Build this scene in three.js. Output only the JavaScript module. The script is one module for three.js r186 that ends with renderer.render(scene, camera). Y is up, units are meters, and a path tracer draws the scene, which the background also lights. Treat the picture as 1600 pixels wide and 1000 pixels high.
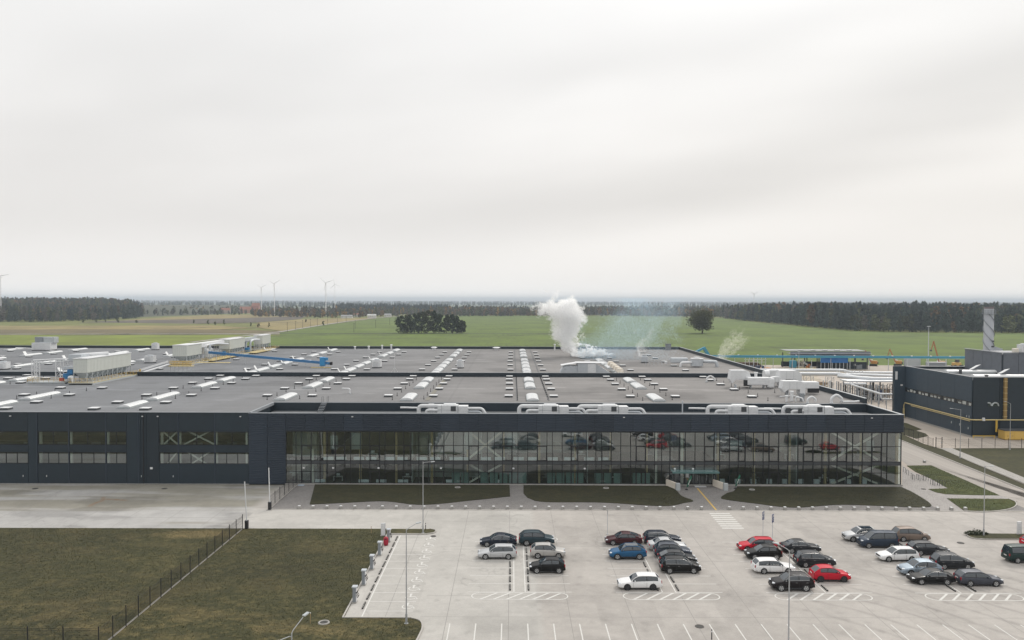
import * as THREE from 'three';
import { mergeGeometries } from 'three/addons/utils/BufferGeometryUtils.js';
import { RoundedBoxGeometry } from 'three/addons/geometries/RoundedBoxGeometry.js';

// ---------- camera, sky, sun, exposure ----------
const scene = new THREE.Scene();
const camera = new THREE.PerspectiveCamera(2 * Math.atan(500 / 1230) * 180 / Math.PI, 1.6, 1, 60000);
camera.position.set(0, 31.3, 0);
camera.rotation.order = 'YXZ';
camera.rotation.set(-Math.atan(30 / 1230), 0, 0.0025);
scene.add(camera);
const renderer = new THREE.WebGLRenderer({ antialias: true });
renderer.toneMapping = THREE.LinearToneMapping;
renderer.toneMappingExposure = 1.32;
renderer.shadowMap.enabled = true;

function hash(x, y) { let h = Math.imul(x | 0, 374761393) ^ Math.imul(y | 0, 668265263); h = Math.imul(h ^ (h >>> 13), 1274126177); h ^= h >>> 16; return (h >>> 0) / 4294967296; }
function vnoise(x, y) {
  const ix = Math.floor(x), iy = Math.floor(y), fx = x - ix, fy = y - iy, u = fx * fx * (3 - 2 * fx), v = fy * fy * (3 - 2 * fy);
  const a = hash(ix, iy), b = hash(ix + 1, iy), c = hash(ix, iy + 1), d = hash(ix + 1, iy + 1);
  return a + (b - a) * u + (c - a) * v + (a - b - c + d) * u * v;
}
function fbm(x, y, n = 4) { let s = 0, a = 0.5, t = 0; for (let i = 0; i < n; i++) { s += a * vnoise(x + i * 17.3, y - i * 9.1); t += a; a *= 0.5; x *= 2.03; y *= 2.03; } return s / t; }
function rng(seed) { let s = seed >>> 0; return () => { s = (s + 0x6d2b79f5) | 0; let t = Math.imul(s ^ (s >>> 15), 1 | s); t = (t + Math.imul(t ^ (t >>> 7), 61 | t)) ^ t; return ((t ^ (t >>> 14)) >>> 0) / 4294967296; }; }
const clamp = (x, a = 0, b = 1) => Math.min(b, Math.max(a, x)), lerp = (a, b, t) => a + (b - a) * t;
const smooth = (a, b, x) => { const t = clamp((x - a) / (b - a)); return t * t * (3 - 2 * t); };

const SUN = new THREE.Vector3(0.42, 0.62, -0.66).normalize();
{ // overcast sky: a high sheet of cloud, a little brighter overhead and towards the sun, with broad soft streaks
  const W = 1024, H = 512, data = new Float32Array(W * H * 4);
  for (let r = 0; r < H; r++) {
    const el = ((r + 0.5) / H - 0.5) * Math.PI, y = Math.sin(el), ce = Math.cos(el);
    for (let c = 0; c < W; c++) {
      const az = ((c + 0.5) / W - 0.5) * 2 * Math.PI, x = Math.cos(az) * ce, z = Math.sin(az) * ce;
      const yy = Math.max(y, 0.0) + 0.09, px = x / yy, pz = z / yy;      // the sheet seen in perspective
      const u = px * 0.8 + pz * 0.6, v = -px * 0.6 + pz * 0.8;
      let n = fbm(u * 0.16 + 3.1, v * 0.42 + 7.7, 5) - 0.5;
      n += 0.5 * (fbm(u * 0.5 + 11, v * 1.1 + 2, 4) - 0.5);
      const cosS = x * SUN.x + y * SUN.y + z * SUN.z, glow = 0.16 * Math.pow(Math.max(cosS, 0), 5);
      const base = 0.585 + 0.12 * Math.max(y, 0) + 0.42 * y * Math.max(y, 0) + glow * smooth(0, 0.3, y);
      // two broad slanting banks of cloud, one heavier, one thin and bright
      const azd = Math.atan2(x, -z) * 57.3, eld = el * 57.3, bank = (a0, e0, slope, w, l) => Math.exp(-Math.pow((eld - e0 - slope * (azd - a0)) / w, 2)) * smooth(l + 26, l, Math.abs(azd - a0));
      const wob = (fbm(azd * 0.12, eld * 0.3, 3) - 0.5) * 2.2, banks = -0.14 * bank(36, 14.0 + wob, 0.2, 2.8, 3) - 0.05 * bank(8, 17 + wob, 0.12, 2.2, 20) + 0.07 * bank(24, 7.0 + wob * 0.6, 0.17, 1.8, 10) + 0.05 * bank(-22, 12 + wob, 0.05, 4, 14) - 0.035 * bank(-10, 6 + wob * 0.5, 0.06, 1.4, 20);
      const k = (base + 0.12 * smooth(0.14, 0.0, y) + 0.10 * smooth(0.03, 0.0, y)) * (1 + banks + n * 0.5 * smooth(0.03, 0.22, y)), warm = smooth(0.36, 0.0, y) * 0.022;
      const i = (r * W + c) * 4, dn = y < -0.01 ? 0.45 : 1;
      const wr = 0.006 + 0.018 * smooth(-20, 40, azd) * smooth(0.5, 0.05, y); data[i] = k * (1.0 + warm + wr) * dn; data[i + 1] = k * (1.0 + wr * 0.3) * dn; data[i + 2] = k * (1.0 - warm - wr) * dn; data[i + 3] = 1;
    }
  }
  const t = new THREE.DataTexture(data, W, H, THREE.RGBAFormat, THREE.FloatType);
  t.mapping = THREE.EquirectangularReflectionMapping; t.magFilter = t.minFilter = THREE.LinearFilter; t.needsUpdate = true;
  scene.background = t; scene.environment = t;
}
const sun = new THREE.DirectionalLight(new THREE.Color(1, 0.94, 0.86), 1.15);
sun.position.copy(SUN).multiplyScalar(400).add(new THREE.Vector3(0, 0, -130)); sun.target.position.set(0, 0, -130);
sun.castShadow = true; sun.shadow.radius = 28; sun.shadow.mapSize.set(4096, 4096);
Object.assign(sun.shadow.camera, { left: -260, right: 260, top: 260, bottom: -260, near: 1, far: 900 });
scene.add(sun, sun.target);
scene.fog = new THREE.FogExp2(new THREE.Color(0.80, 0.90, 1.0), 0.00013);

// ---------- helpers ----------
const used = new Map();
function numbered(n) { const k = used.get(n) || 0; used.set(n, k + 1); return k ? n + '_' + String(k).padStart(3, '0') : n; }
function thing(name, label, category, [x, y, z] = [0, 0, 0], turn = 0, group) {
  const o = new THREE.Group(); o.name = numbered(name); scene.add(o); o.position.set(x, y, z); o.rotation.y = turn;
  o.userData = { label, category }; if (group) o.userData.group = group; return o;
}
function copy(src, label, [x, y, z], turn, group) {
  const o = src.clone(); o.name = numbered(src.name.replace(/_\d{3}$/, '')); scene.add(o); o.position.set(x, y, z); if (turn !== undefined) o.rotation.y = turn;
  o.userData = { ...src.userData, label }; if (group) o.userData.group = group; return o;
}
const norm = (g) => { g = g.index ? g.toNonIndexed() : g; for (const k of Object.keys(g.attributes)) if (!['position', 'normal', 'uv'].includes(k)) g.deleteAttribute(k); if (!g.attributes.uv) g.setAttribute('uv', new THREE.BufferAttribute(new Float32Array(g.attributes.position.count * 2), 2)); return g; };
const join = (l) => Array.isArray(l) ? (l.length === 1 ? l[0] : mergeGeometries(l.map(norm))) : l;
function obj(name, geo, mat, parent) { const m = new THREE.Mesh(join(geo), mat); m.name = parent ? name : numbered(name); (parent || scene).add(m); return m; }
function tag(o, label, category, group) { o.userData.label = label; o.userData.category = category; if (group) o.userData.group = group; return o; }
function struct(name, geo, mat, label, parent) { const m = obj(name, geo, mat, parent); m.userData.kind = 'structure'; if (label) m.userData.label = label; return m; }
function stuff(m, label) { m.userData.kind = 'stuff'; if (label) m.userData.label = label; return m; }
const bx = (w, h, d, x = 0, y = 0, z = 0, ry = 0, rz = 0) => { const g = new THREE.BoxGeometry(w, h, d); if (rz) g.rotateZ(rz); if (ry) g.rotateY(ry); g.translate(x, y + h / 2, z); return g; };   // y is the underside
const rb = (w, h, d, x, y, z, r = 0.05, s = 2) => { const g = new RoundedBoxGeometry(w, h, d, s, r); g.translate(x, y + h / 2, z); return g; };
const cyl = (r, h, x = 0, y = 0, z = 0, n = 12, r2 = r) => { const g = new THREE.CylinderGeometry(r2, r, h, n); g.translate(x, y + h / 2, z); return g; };
function bar(a, b, r, n = 6) { const A = new THREE.Vector3(...a), B = new THREE.Vector3(...b), d = B.clone().sub(A), g = new THREE.CylinderGeometry(r, r, d.length(), n); g.applyQuaternion(new THREE.Quaternion().setFromUnitVectors(new THREE.Vector3(0, 1, 0), d.normalize())); const m = A.add(B).multiplyScalar(0.5); g.translate(m.x, m.y, m.z); return g; }
function beam(a, b, w, h) { const A = new THREE.Vector3(...a), B = new THREE.Vector3(...b), g = new THREE.BoxGeometry(w, h, A.distanceTo(B)); const m = new THREE.Matrix4().lookAt(A, B, new THREE.Vector3(0, 1, 0.001)); g.applyMatrix4(m); const c = A.add(B).multiplyScalar(0.5); g.translate(c.x, c.y, c.z); return g; }
function tube(pts, r, n = 10, seg = 0, t = 0.02) { // a pipe with tight bends
  const P = pts.map((p) => new THREE.Vector3(...p)), cp = new THREE.CurvePath(); let from = P[0];
  for (let i = 1; i < P.length - 1; i++) {
    const a = P[i - 1].distanceTo(P[i]), b = P[i].distanceTo(P[i + 1]), k = Math.min(r * 2.2 + t, a * 0.45, b * 0.45);
    const p = P[i].clone().lerp(P[i - 1], k / a), q = P[i].clone().lerp(P[i + 1], k / b);
    cp.add(new THREE.LineCurve3(from, p)); cp.add(new THREE.QuadraticBezierCurve3(p, P[i], q)); from = q;
  }
  cp.add(new THREE.LineCurve3(from, P[P.length - 1]));
  return new THREE.TubeGeometry(cp, seg || P.length * 14, r, n, false);
}
function sheetGeo(pts, y, s = 1) { const sh = new THREE.Shape(pts.map(([x, z]) => new THREE.Vector2(x, -z))), g = new THREE.ShapeGeometry(sh); g.rotateX(-Math.PI / 2); g.translate(0, y, 0); const p = g.attributes.position, u = g.attributes.uv; for (let i = 0; i < p.count; i++) u.setXY(i, p.getX(i) / s, -p.getZ(i) / s); return g; }
function slabGeo(pts, y, h, s = 1) { const sh = new THREE.Shape(pts.map(([x, z]) => new THREE.Vector2(x, -z))), g = new THREE.ExtrudeGeometry(sh, { depth: h, bevelEnabled: false }); g.rotateX(-Math.PI / 2); g.translate(0, y, 0); const p = g.attributes.position, u = g.attributes.uv; for (let i = 0; i < p.count; i++) u.setXY(i, p.getX(i) / s, -p.getZ(i) / s); return g; }
const toS = (c) => c <= 0.0031308 ? c * 12.92 : 1.055 * Math.pow(c, 1 / 2.4) - 0.055;
function texture(W, H, fn, srgb = true) { const d = new Uint8Array(W * H * 4); for (let y = 0, i = 0; y < H; y++) for (let x = 0; x < W; x++, i += 4) { const c = fn((x + 0.5) / W, (y + 0.5) / H); for (let k = 0; k < 3; k++) d[i + k] = clamp(Math.round(255 * (srgb ? toS(clamp(c[k])) : c[k])), 0, 255); d[i + 3] = 255; } const t = new THREE.DataTexture(d, W, H); t.magFilter = t.minFilter = THREE.LinearFilter; t.wrapS = t.wrapT = THREE.RepeatWrapping; if (srgb) t.colorSpace = THREE.SRGBColorSpace; t.needsUpdate = true; return t; }
const M = (r, g, b, rough = 0.7, metal = 0, more = {}) => new THREE.MeshStandardMaterial({ color: new THREE.Color(r, g, b), roughness: rough, metalness: metal, ...more });
// a soft blotchy tint, tiled every 12 m or so, that keeps sheet metal and concrete from looking flat
const blotch = texture(512, 512, (u, v) => { const w = (a, b) => fbm(a * 8, b * 8, 5), m = lerp(lerp(w(u, v), w(u - 1, v), u), lerp(w(u, v - 1), w(u - 1, v - 1), u), v), k = 0.78 + 0.44 * (m - 0.5) + 0.2; return [k, k, k]; });
const grain = texture(256, 256, (u, v) => { const k = 0.55 + 0.45 * hash(u * 256, v * 256); return [k, k, k]; }, false);
const ORD = ['first', 'second', 'third', 'fourth', 'fifth', 'sixth', 'seventh', 'eighth', 'ninth', 'tenth', 'eleventh', 'twelfth', 'thirteenth', 'fourteenth', 'fifteenth', 'sixteenth', 'seventeenth', 'eighteenth', 'nineteenth', 'twentieth']; const ordinal = (k) => k < 20 ? ORD[k] : ['twenty', 'thirty'][Math.floor((k + 1) / 10) - 2] + ((k + 1) % 10 ? '-' + ORD[(k + 1) % 10 - 1] : 'th');
const variants = (m) => [0.88, 1, 1.12, 0.95].map((k) => { const c = m.clone(); c.color.multiplyScalar(k); return c; });
const MT = {
  white: M(0.68, 0.69, 0.70, 0.55, 0, { map: blotch }), galv: M(0.50, 0.53, 0.56, 0.5, 0.25, { map: blotch }), paleGrey: M(0.42, 0.45, 0.46, 0.6, 0, { map: blotch }), grey: M(0.22, 0.24, 0.26, 0.6), darkGrey: M(0.06, 0.065, 0.07, 0.6),
  black: M(0.015, 0.015, 0.017, 0.7), panel: M(0.025, 0.037, 0.056, 0.5, 0.0, { map: blotch }), panelFlat: M(0.0105, 0.0215, 0.032, 0.55, 0.0, { map: blotch }), frame: M(0.008, 0.010, 0.012, 0.6), trim: M(0.26, 0.28, 0.30, 0.5),
  yellow: M(0.55, 0.36, 0.05, 0.6), paleYellow: M(0.55, 0.45, 0.22, 0.65), blue: M(0.02, 0.16, 0.36, 0.5), teal: M(0.04, 0.24, 0.36, 0.5), wood: M(0.42, 0.30, 0.16, 0.7), orange: M(0.50, 0.17, 0.03, 0.6), red: M(0.42, 0.02, 0.04, 0.45),
  cream: M(0.72, 0.66, 0.57, 0.6), paint: M(0.72, 0.72, 0.70, 0.75), rubber: M(0.018, 0.018, 0.018, 0.85), conc: M(0.34, 0.33, 0.31, 0.9, 0, { map: blotch }), kerb: M(0.42, 0.40, 0.37, 0.9, 0, { map: blotch }),
  dome: M(0.74, 0.75, 0.75, 0.35), pole: M(0.40, 0.41, 0.42, 0.5, 0.3), ceiling: M(0.50, 0.49, 0.46, 0.9), inner: M(0.22, 0.20, 0.17, 0.9), innerDark: M(0.07, 0.065, 0.06, 0.9), innerPale: M(0.42, 0.44, 0.42, 0.9), carpet: M(0.09, 0.09, 0.09, 0.9),
};
const glass = new THREE.MeshPhysicalMaterial({ color: new THREE.Color(0.82, 0.89, 0.89), transmission: 1, thickness: 0, roughness: 0.0, ior: 2.2 });   // coated solar glass, two faces to each pane
const setUV = (g, s) => { const p = g.attributes.position, n = g.attributes.normal, u = g.attributes.uv; for (let i = 0; i < p.count; i++) { const ax = Math.abs(n.getX(i)), ay = Math.abs(n.getY(i)), az = Math.abs(n.getZ(i)); if (ay >= ax && ay >= az) u.setXY(i, p.getX(i) / s, p.getZ(i) / s); else if (ax > az) u.setXY(i, p.getZ(i) / s, p.getY(i) / s); else u.setXY(i, p.getX(i) / s, p.getY(i) / s); } return g; };
// ---------- land ----------
const zF = -133, ROOF = 12.25;      // the long front of the works and the height of its roof
const fieldTex = texture(1024, 1024, (u, v) => {
  const w = (a, b) => 0.6 * fbm(a * 6, b * 6, 5) + 0.4 * fbm(a * 90, b * 14, 3), m = lerp(lerp(w(u, v), w(u - 1, v), u), lerp(w(u, v - 1), w(u - 1, v - 1), u), v);
  const k = clamp(0.62 + 1.0 * (m - 0.5) * 1.5 + 0.2, 0, 1), line = Math.abs((v * 22) % 1 - 0.5) < 0.035 ? 0.9 : 1; return [k * line, k * line, k * line * 0.96];
});
const fieldMat = (r, g, b) => M(r, g, b, 1, 0, { map: fieldTex });
const F = { green: fieldMat(0.105, 0.155, 0.015), bright: fieldMat(0.175, 0.215, 0.020), brown: fieldMat(0.160, 0.128, 0.06), tan: fieldMat(0.27, 0.215, 0.085), olive: fieldMat(0.165, 0.175, 0.040), plough: fieldMat(0.115, 0.095, 0.075), far: fieldMat(0.12, 0.14, 0.075), pale: M(0.42, 0.39, 0.33, 0.95, 0, { map: fieldTex }) };
struct('ground', sheetGeo([[-15000, 200], [15000, 200], [15000, -16000], [-15000, -16000]], -0.9, 300), F.far, 'wide flat farmland running to the hazy horizon');
const field = (pts, y, m, label, name = 'field') => struct(name, sheetGeo(pts, y, 180), m, label);
field([[-624.3,-451.11],[-1884.11,-1362.84],[-773.11,-1901.55],[-65.61,-2016.09],[1682.23,-2299.05],[3220.33,-2200.48],[449.12,-306.18]].concat([[900, -150], [300, -150], [300, -600], [-300, -600], [-300, -300]]), -0.6, F.olive, 'patchwork of pale olive meadow beyond the works');
field([[-1500, -140], [-236, -140], [-236, -311], [90, -311], [90, -330], [68, -345], [68, -386], [330, -386], [330, -150], [1500, -150]].concat([[1085.9,-889.92],[645.59,-793.5],[409.13,-811.08],[371.46,-861.51],[368.36,-1132.23],[394.72,-1470.94],[272.23,-1674.1],[-0.02,-1674.1],[-214.1,-1645.47],[-238.88,-1398.76],[-239.29,-980.69],[-227.7,-771.1],[-206.95,-700.82],[-813.19,-666.28]]), -0.45, F.green, 'large flat green field behind the works');
field([[-596.32,-488.4],[-827.53,-678.04],[-211.37,-713.8],[-206.7,-540.47]].concat([[-236, -420], [-236, -320], [-900, -320]]), -0.35, F.bright, 'bright yellow green strip of young crop behind the long roof');
field([[-827.53,-678.04],[-839.36,-687.74],[-220.62,-747.13],[-216.42,-732.88]], -0.25, F.pale, 'thin pale track between crop strips', 'path');
field([[-842.37,-690.21],[-963.34,-789.43],[-318.96,-852.44],[-237.21,-803.33],[-223.22,-755.94]], -0.3, F.brown, 'brown stubble strip beyond the bright crop');
field([[-963.34,-789.43],[-1098.55,-900.33],[-528.28,-955.12],[-375.61,-982.57],[-291.23,-895.1],[-315.58,-852.67]], -0.28, F.tan, 'tan stubble strip further beyond the crop');
field([[-1098.55,-900.33],[-1244.07,-1019.68],[-604.83,-1093.61],[-431.84,-1061.91],[-375.61,-982.57],[-528.28,-955.12]], -0.27, F.olive, 'olive grass strip before the left wood');
field([[-616.62,-1307.28],[-634.99,-1661.45],[-470.41,-1807.77],[-406.45,-1552.22],[-526.21,-1294.09],[-596.36,-1202.11]], -0.28, F.tan, 'pale tan stubble field beside the left wood');
field([[-613.55,-1109.38],[-596.36,-1202.11],[-526.21,-1294.09],[-406.45,-1552.22],[-358.45,-1335.64],[-363,-1115.81],[-425.96,-1047.45]], -0.26, F.plough, 'dark ploughed wedge of field');
field([[-356.07,-1100.02],[-352.33,-1312.86],[-277.29,-1420.71],[-245.57,-1424.39],[-245.55,-1006.35],[-235.28,-803.45],[-298.16,-916.43]], -0.24, F.tan, 'straw coloured field beside the country road');
field([[-219.77,-744.23],[-224.1,-758.93],[0.03,-766.61],[189.21,-775.11],[186.21,-762.8],[0.03,-751.62]], -0.40, fieldMat(0.05, 0.075, 0.025), 'dark ditch line across the green field', 'path');
function ribbonGeo(pts, w, y, s = 4) { const L = [], R = []; pts.forEach(([x, z], i) => { const a = pts[Math.max(0, i - 1)], b = pts[Math.min(pts.length - 1, i + 1)], dx = b[0] - a[0], dz = b[1] - a[1], l = Math.hypot(dx, dz); L.push([x - dz / l * w / 2, z + dx / l * w / 2]); R.push([x + dz / l * w / 2, z - dx / l * w / 2]); }); return sheetGeo([...L, ...R.reverse()], y, s); }
struct('road', ribbonGeo([[-239.88,-589.61],[-231.41,-783.68],[-242.38,-993.35],[-248.42,-1197.9],[-244.2,-1429.95],[-217.83,-1674.1],[-153.14,-1882.95]], 6.5, -0.18, 40), M(0.36, 0.34, 0.31, 0.95, 0, { map: fieldTex }), 'pale country road running away past the green field');

// ---------- the paved site ----------
const X0 = -110, X1 = 130, Z0 = -40, Z1 = -140;       // extent of the concrete texture
const concTex = (() => {
  const W = 2048, H = 1024, t = texture(W, H, (u, v) => {
    const x = lerp(X0, X1, u), z = lerp(Z1, Z0, v);
    const a = fbm(x * 0.05 + 4, z * 0.05 + 9, 4) - 0.5, b = fbm(x * 0.35, z * 0.35, 4) - 0.5, c = hash(u * W, v * H) - 0.5;
    const slab = hash(Math.floor((x + 400) / 6.1), Math.floor((z + 400) / 5.6)) - 0.5;
    let k = 1 + a * 0.34 + b * 0.20 + c * 0.10 + slab * 0.09 + 0.16 * (fbm(x * 1.3, z * 1.3, 3) - 0.5);
    const newer = smooth(3.5, 2.5, x) * smooth(-118, -117, z) + smooth(-118, -117, z) * smooth(2.6, 2.4, x) * 0; // paler slabs left of the first row
    const apron = smooth(-38, -40, x), streak = fbm(x * 0.05 - z * 0.02, z * 0.30, 5) - 0.5;
    let r = 0.374, g = 0.349, bl = 0.322;
    r = lerp(r, 0.400, newer); g = lerp(g, 0.384, newer); bl = lerp(bl, 0.357, newer);
    if (apron > 0) { const st = smooth(-0.02, 0.25, streak + 0.2 * smooth(-118, -121, z) - 0.12 * smooth(-119, -117, z)); r = lerp(r, 0.36 - 0.12 * st, apron); g = lerp(g, 0.352 - 0.125 * st, apron); bl = lerp(bl, 0.34 - 0.15 * st, apron);
      const rust = (smooth(0.55, 0.1, Math.abs(x + 63.6 - 0.14 * (z + 121) + 0.8 * vnoise(z * 0.5, 3))) * smooth(3.4, 2.4, Math.abs(z + 121.4)) + smooth(0.5, 0.1, Math.abs(z + 122.6 - 0.2 * (x + 62))) * smooth(2.6, 1.2, Math.abs(x + 62))) * (0.4 + 0.6 * vnoise(x * 2, z * 2)); r = lerp(r, 0.26, rust * 0.8); g = lerp(g, 0.15, rust * 0.8); bl = lerp(bl, 0.07, rust * 0.8);
      const oil = smooth(0.58, 0.7, fbm(x * 0.1 + 31, z * 0.22 + 5, 4)); k *= 1 - 0.22 * oil; }
    // sweeping tyre tracks through the aisles on the right
    const R = Math.hypot(x - 8, z + 50), tr = Math.abs((R * 0.31 + 0.6 * fbm(x * 0.08, z * 0.08, 3)) % 1 - 0.5), zone = smooth(22, 40, x) * smooth(-100, -84, z) + 0.7 * smooth(3, 20, x) * smooth(-104, -118, z) * 0.8;
    k *= 1 - 0.17 * smooth(0.16, 0.0, tr) * zone * (0.5 + fbm(x * 0.3, z * 0.3, 3));
    const dirt = smooth(0.6, 0.78, fbm(x * 0.16 + 50, z * 0.16 + 12, 5)); k *= 1 - 0.12 * dirt;
    // drips of oil where cars stand, scuffs along the aisles
    const cx_ = Math.floor(x / 1.7), cz_ = Math.floor(z / 2.5), hs = hash(cx_ + 91, cz_ + 17); if (hs < 0.30 && x > -16 && z > -104) { const ox = (cx_ + 0.3 + 0.4 * hash(cx_, cz_)) * 1.7, oz = (cz_ + 0.3 + 0.4 * hash(cz_, cx_)) * 2.5; k *= 1 - (0.08 + 0.2 * hs) * smooth(0.55, 0.12, Math.hypot(x - ox, z - oz) + 0.25 * (vnoise(x * 4, z * 4) - 0.5)); }
    const crack = Math.abs(fbm(x * 0.13 + 70, z * 0.13 + 30, 4) - 0.5); k *= 1 - 0.16 * smooth(0.006, 0.001, crack) * smooth(0.45, 0.6, vnoise(x * 0.09, z * 0.09));
    return [r * k, g * k, bl * k];
  });
  t.wrapS = t.wrapT = THREE.ClampToEdgeWrapping; return t;
})();
const concMat = M(1, 1, 1, 0.88, 0, { map: concTex });
const uvSite = (g) => { const p = g.attributes.position, u = g.attributes.uv; for (let i = 0; i < p.count; i++) u.setXY(i, (p.getX(i) - X0) / (X1 - X0), (p.getZ(i) - Z1) / (Z0 - Z1)); return g; };
struct('parking_lot', uvSite(sheetGeo([[-110, -40], [130, -40], [130, -116.9], [-36.3, -116.9], [-36.3, zF + 0.2], [-110, zF + 0.2]], 0)), concMat, 'pale concrete car park and loading apron with faint joints');
struct('yard', uvSite(sheetGeo([[-420, -40], [-110, -40], [-110, -140], [-420, -140]], -0.004)), concMat, 'concrete apron running on along the works');
{ // sunk joints between the concrete slabs, as far as they can be seen
  const g = [];
  for (let x = -104; x < 100; x += 6.1) if (x < -37 || x > -17) g.push(sheetGeo(x < -36 ? [[x, -108], [x + 0.06, -108], [x + 0.06, -132.6], [x, -132.6]] : [[x, -62], [x + 0.05, -62], [x + 0.05, -116.5], [x, -116.5]], 0.004));
  for (const z of [-66, -71.6, -77.2, -82.8, -94, -99.6, -110.8]) g.push(sheetGeo([[-9, z], [100, z], [100, z - 0.05], [-9, z - 0.05]], 0.004));
  for (const z of [-112.5, -118.2]) g.push(sheetGeo([[-104, z], [-37, z], [-37, z - 0.09], [-104, z - 0.09]], 0.004));
  stuff(obj('expansion_joint', g, M(0.25, 0.24, 0.225, 1)), 'faint straight joints between the concrete slabs of the car park');
}
const paveTex = texture(512, 512, (u, v) => { const bx_ = Math.floor(u * 40), by_ = Math.floor(v * 20), m = hash(bx_, by_), e = (u * 40 % 1 < 0.06 || v * 20 % 1 < 0.06) ? 0.8 : 1; const k = (0.8 + 0.3 * (m - 0.5) + 0.2 * (fbm(u * 5, v * 5, 4) - 0.5)) * e; return [k, k, k]; });
const paveMat = (r, g, b) => M(r, g, b, 0.92, 0, { map: paveTex });
struct('pavement', sheetGeo([[-36.2, zF + 0.1], [67, zF + 0.1], [78, -133.5], [78, -117], [-36.2, -117]], 0.02, 4), paveMat(0.235, 0.222, 0.212), 'grey block pavement between the glass front and the car park');
struct('kerb', slabGeo([[-36.2, -116.9], [78, -116.9], [78, -117.15], [-36.2, -117.15]], 0, 0.06), MT.kerb, 'flush kerb along the row of concrete blocks');

// lawns: turf with blotches of worn, yellow grass
function turfMat(x0, x1, z0, z1, worn, W = 1024, H = 512, dark = 1) {
  const t = texture(W, H, (u, v) => {
    const x = lerp(x0, x1, u), z = lerp(z1, z0, v), a = fbm(x * 0.07 + 1, z * 0.11, 5), b = fbm(x * 0.8, z * 1.1, 4), c = hash(u * W, v * H), d = fbm(x * 0.22 + 9, z * 0.35 + 4, 4);
    const e = fbm(x * 2.2, z * 2.8, 3), near = lerp(0.45, 1, smooth(-88, -72, z)), patch = x < -8 ? smooth(1.15, 0.5, Math.hypot((x + 42.5) / 5.5, (z + 104.3) / 2.1) + 0.9 * (b - 0.5)) : 0;
    const y = clamp(clamp(smooth(0.48, 0.70, d) * 0.46 + smooth(0.5, 0.72, b) * 0.34 + smooth(0.52, 0.72, e) * 0.4) * worn * near + patch * 0.85), k = (0.66 + 0.5 * a + 0.3 * (b - 0.5) + 0.5 * (e - 0.5) + 0.34 * (c - 0.5)) * dark;
    return [lerp(0.044, 0.148, y) * k, lerp(0.0435, 0.114, y) * k, lerp(0.012, 0.046, y) * k];
  });
  t.wrapS = t.wrapT = THREE.ClampToEdgeWrapping;
  const uv = (g) => { const p = g.attributes.position, q = g.attributes.uv; for (let i = 0; i < p.count; i++) q.setXY(i, (p.getX(i) - x0) / (x1 - x0), (p.getZ(i) - z1) / (z0 - z1)); return g; };
  return [M(1, 1, 1, 1, 0, { map: t, bumpMap: grain, bumpScale: 0.03 }), uv];
}
const curve = (pts, n = 8) => { const c = new THREE.CatmullRomCurve3(pts.map(([x, z]) => new THREE.Vector3(x, 0, z)), false, 'catmullrom', 0.5); return c.getPoints(n * (pts.length - 1)).map((p) => [p.x, p.z]); };
const [turfA, uvA] = turfMat(-120, -8, -55, -110, 0.75, 2048, 1024, 0.92);
const zl = -107.05, leftLawn = [[-120, zl], [-16.6, zl], [-16.5, -76.9], [-9.9, -76.9], ...curve([[-9.9, -76.9], [-9.0, -76.2], [-8.6, -74.6], [-8.7, -72.5], [-9.2, -68]]), [-9.2, -50], [-120, -50]];
struct('lawn', uvA(slabGeo(leftLawn, -0.1, 0.16)), turfA, 'big rough lawn of dark, patchy autumn grass crossed by the wire fence');
const islandPts = [[-16.4, zl + 0.1], [-11.2, zl + 0.1], ...curve([[-11.2, zl + 0.1], [-10.45, -106.4], [-10.5, -105.4], [-11.4, -104.75]]), [-16.4, -104.7]];
struct('lawn', uvA(slabGeo(islandPts, -0.1, 0.18)), turfA, 'narrow grass island with rounded end beside the white pillar');
const [turfB, uvB] = turfMat(-40, 75, -115, -135, 0.25, 1024, 256, 0.62);
const front1 = [...[[-33.37,-132.82],[-0.36,-132.8],[-0.24,-125.12]], ...curve([[-0.24,-125.12],[-5.95,-122.65],[-13.56,-119.86],[-19.87,-121.88],[-25.64,-120.89],[-30.91,-119.85]])];
const front2 = [...[[2.02,-132.74],[26.9,-132.36],[27.24,-128.79]], ...curve([[27.24,-128.79],[27.35,-125.4],[28.44,-122.59],[26.88,-121.4],[23.03,-119.46],[13.98,-121.47],[5.05,-121.73],[2.51,-124.33]]), ...[[1.94,-127.24]]];
const front3 = [...[[38.11,-132.2],[65.76,-131.94]], ...curve([[65.76,-131.94],[65.73,-127.46],[64.59,-120.43],[61.93,-119.09],[56,-119.97],[50.33,-120.48],[42.81,-118.76],[37.72,-121.12],[33.79,-123.44],[33.45,-124.85],[35.12,-127.57]]), ...[[36.63,-128.88]]];
for (const [p, l] of [[front1, 'dark lawn under the glass front, first from the gate'], [front2, 'dark lawn under the middle of the glass front'], [front3, 'dark lawn under the glass front right of the entrance']]) struct('lawn', uvB(slabGeo(p, 0, 0.09)), turfB, l);
const [turfC, uvC] = turfMat(60, 150, -105, -220, 0.35, 1024, 1024, 0.85);
const lawnD = [[75.4,-149.44],[80.19,-149.74],[79.69,-139.19],[78.94,-126.58],[74.67,-126.71],[70.51,-127.26],[69.66,-128.57],[69.53,-130.72],[73.17,-131.3],[74.14,-138.37],[74.38,-144.37]];
const lawnE = [...[[69.31,-124.51],[78.94,-124.28]], ...curve([[78.94,-124.28],[78.79,-122.3],[76.97,-119.6],[74.12,-117.56],[70.09,-116.45],[67.76,-117.03]])];
const turfD = turfC.clone(); turfD.color.setRGB(1.35, 1.75, 1.2);
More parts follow.
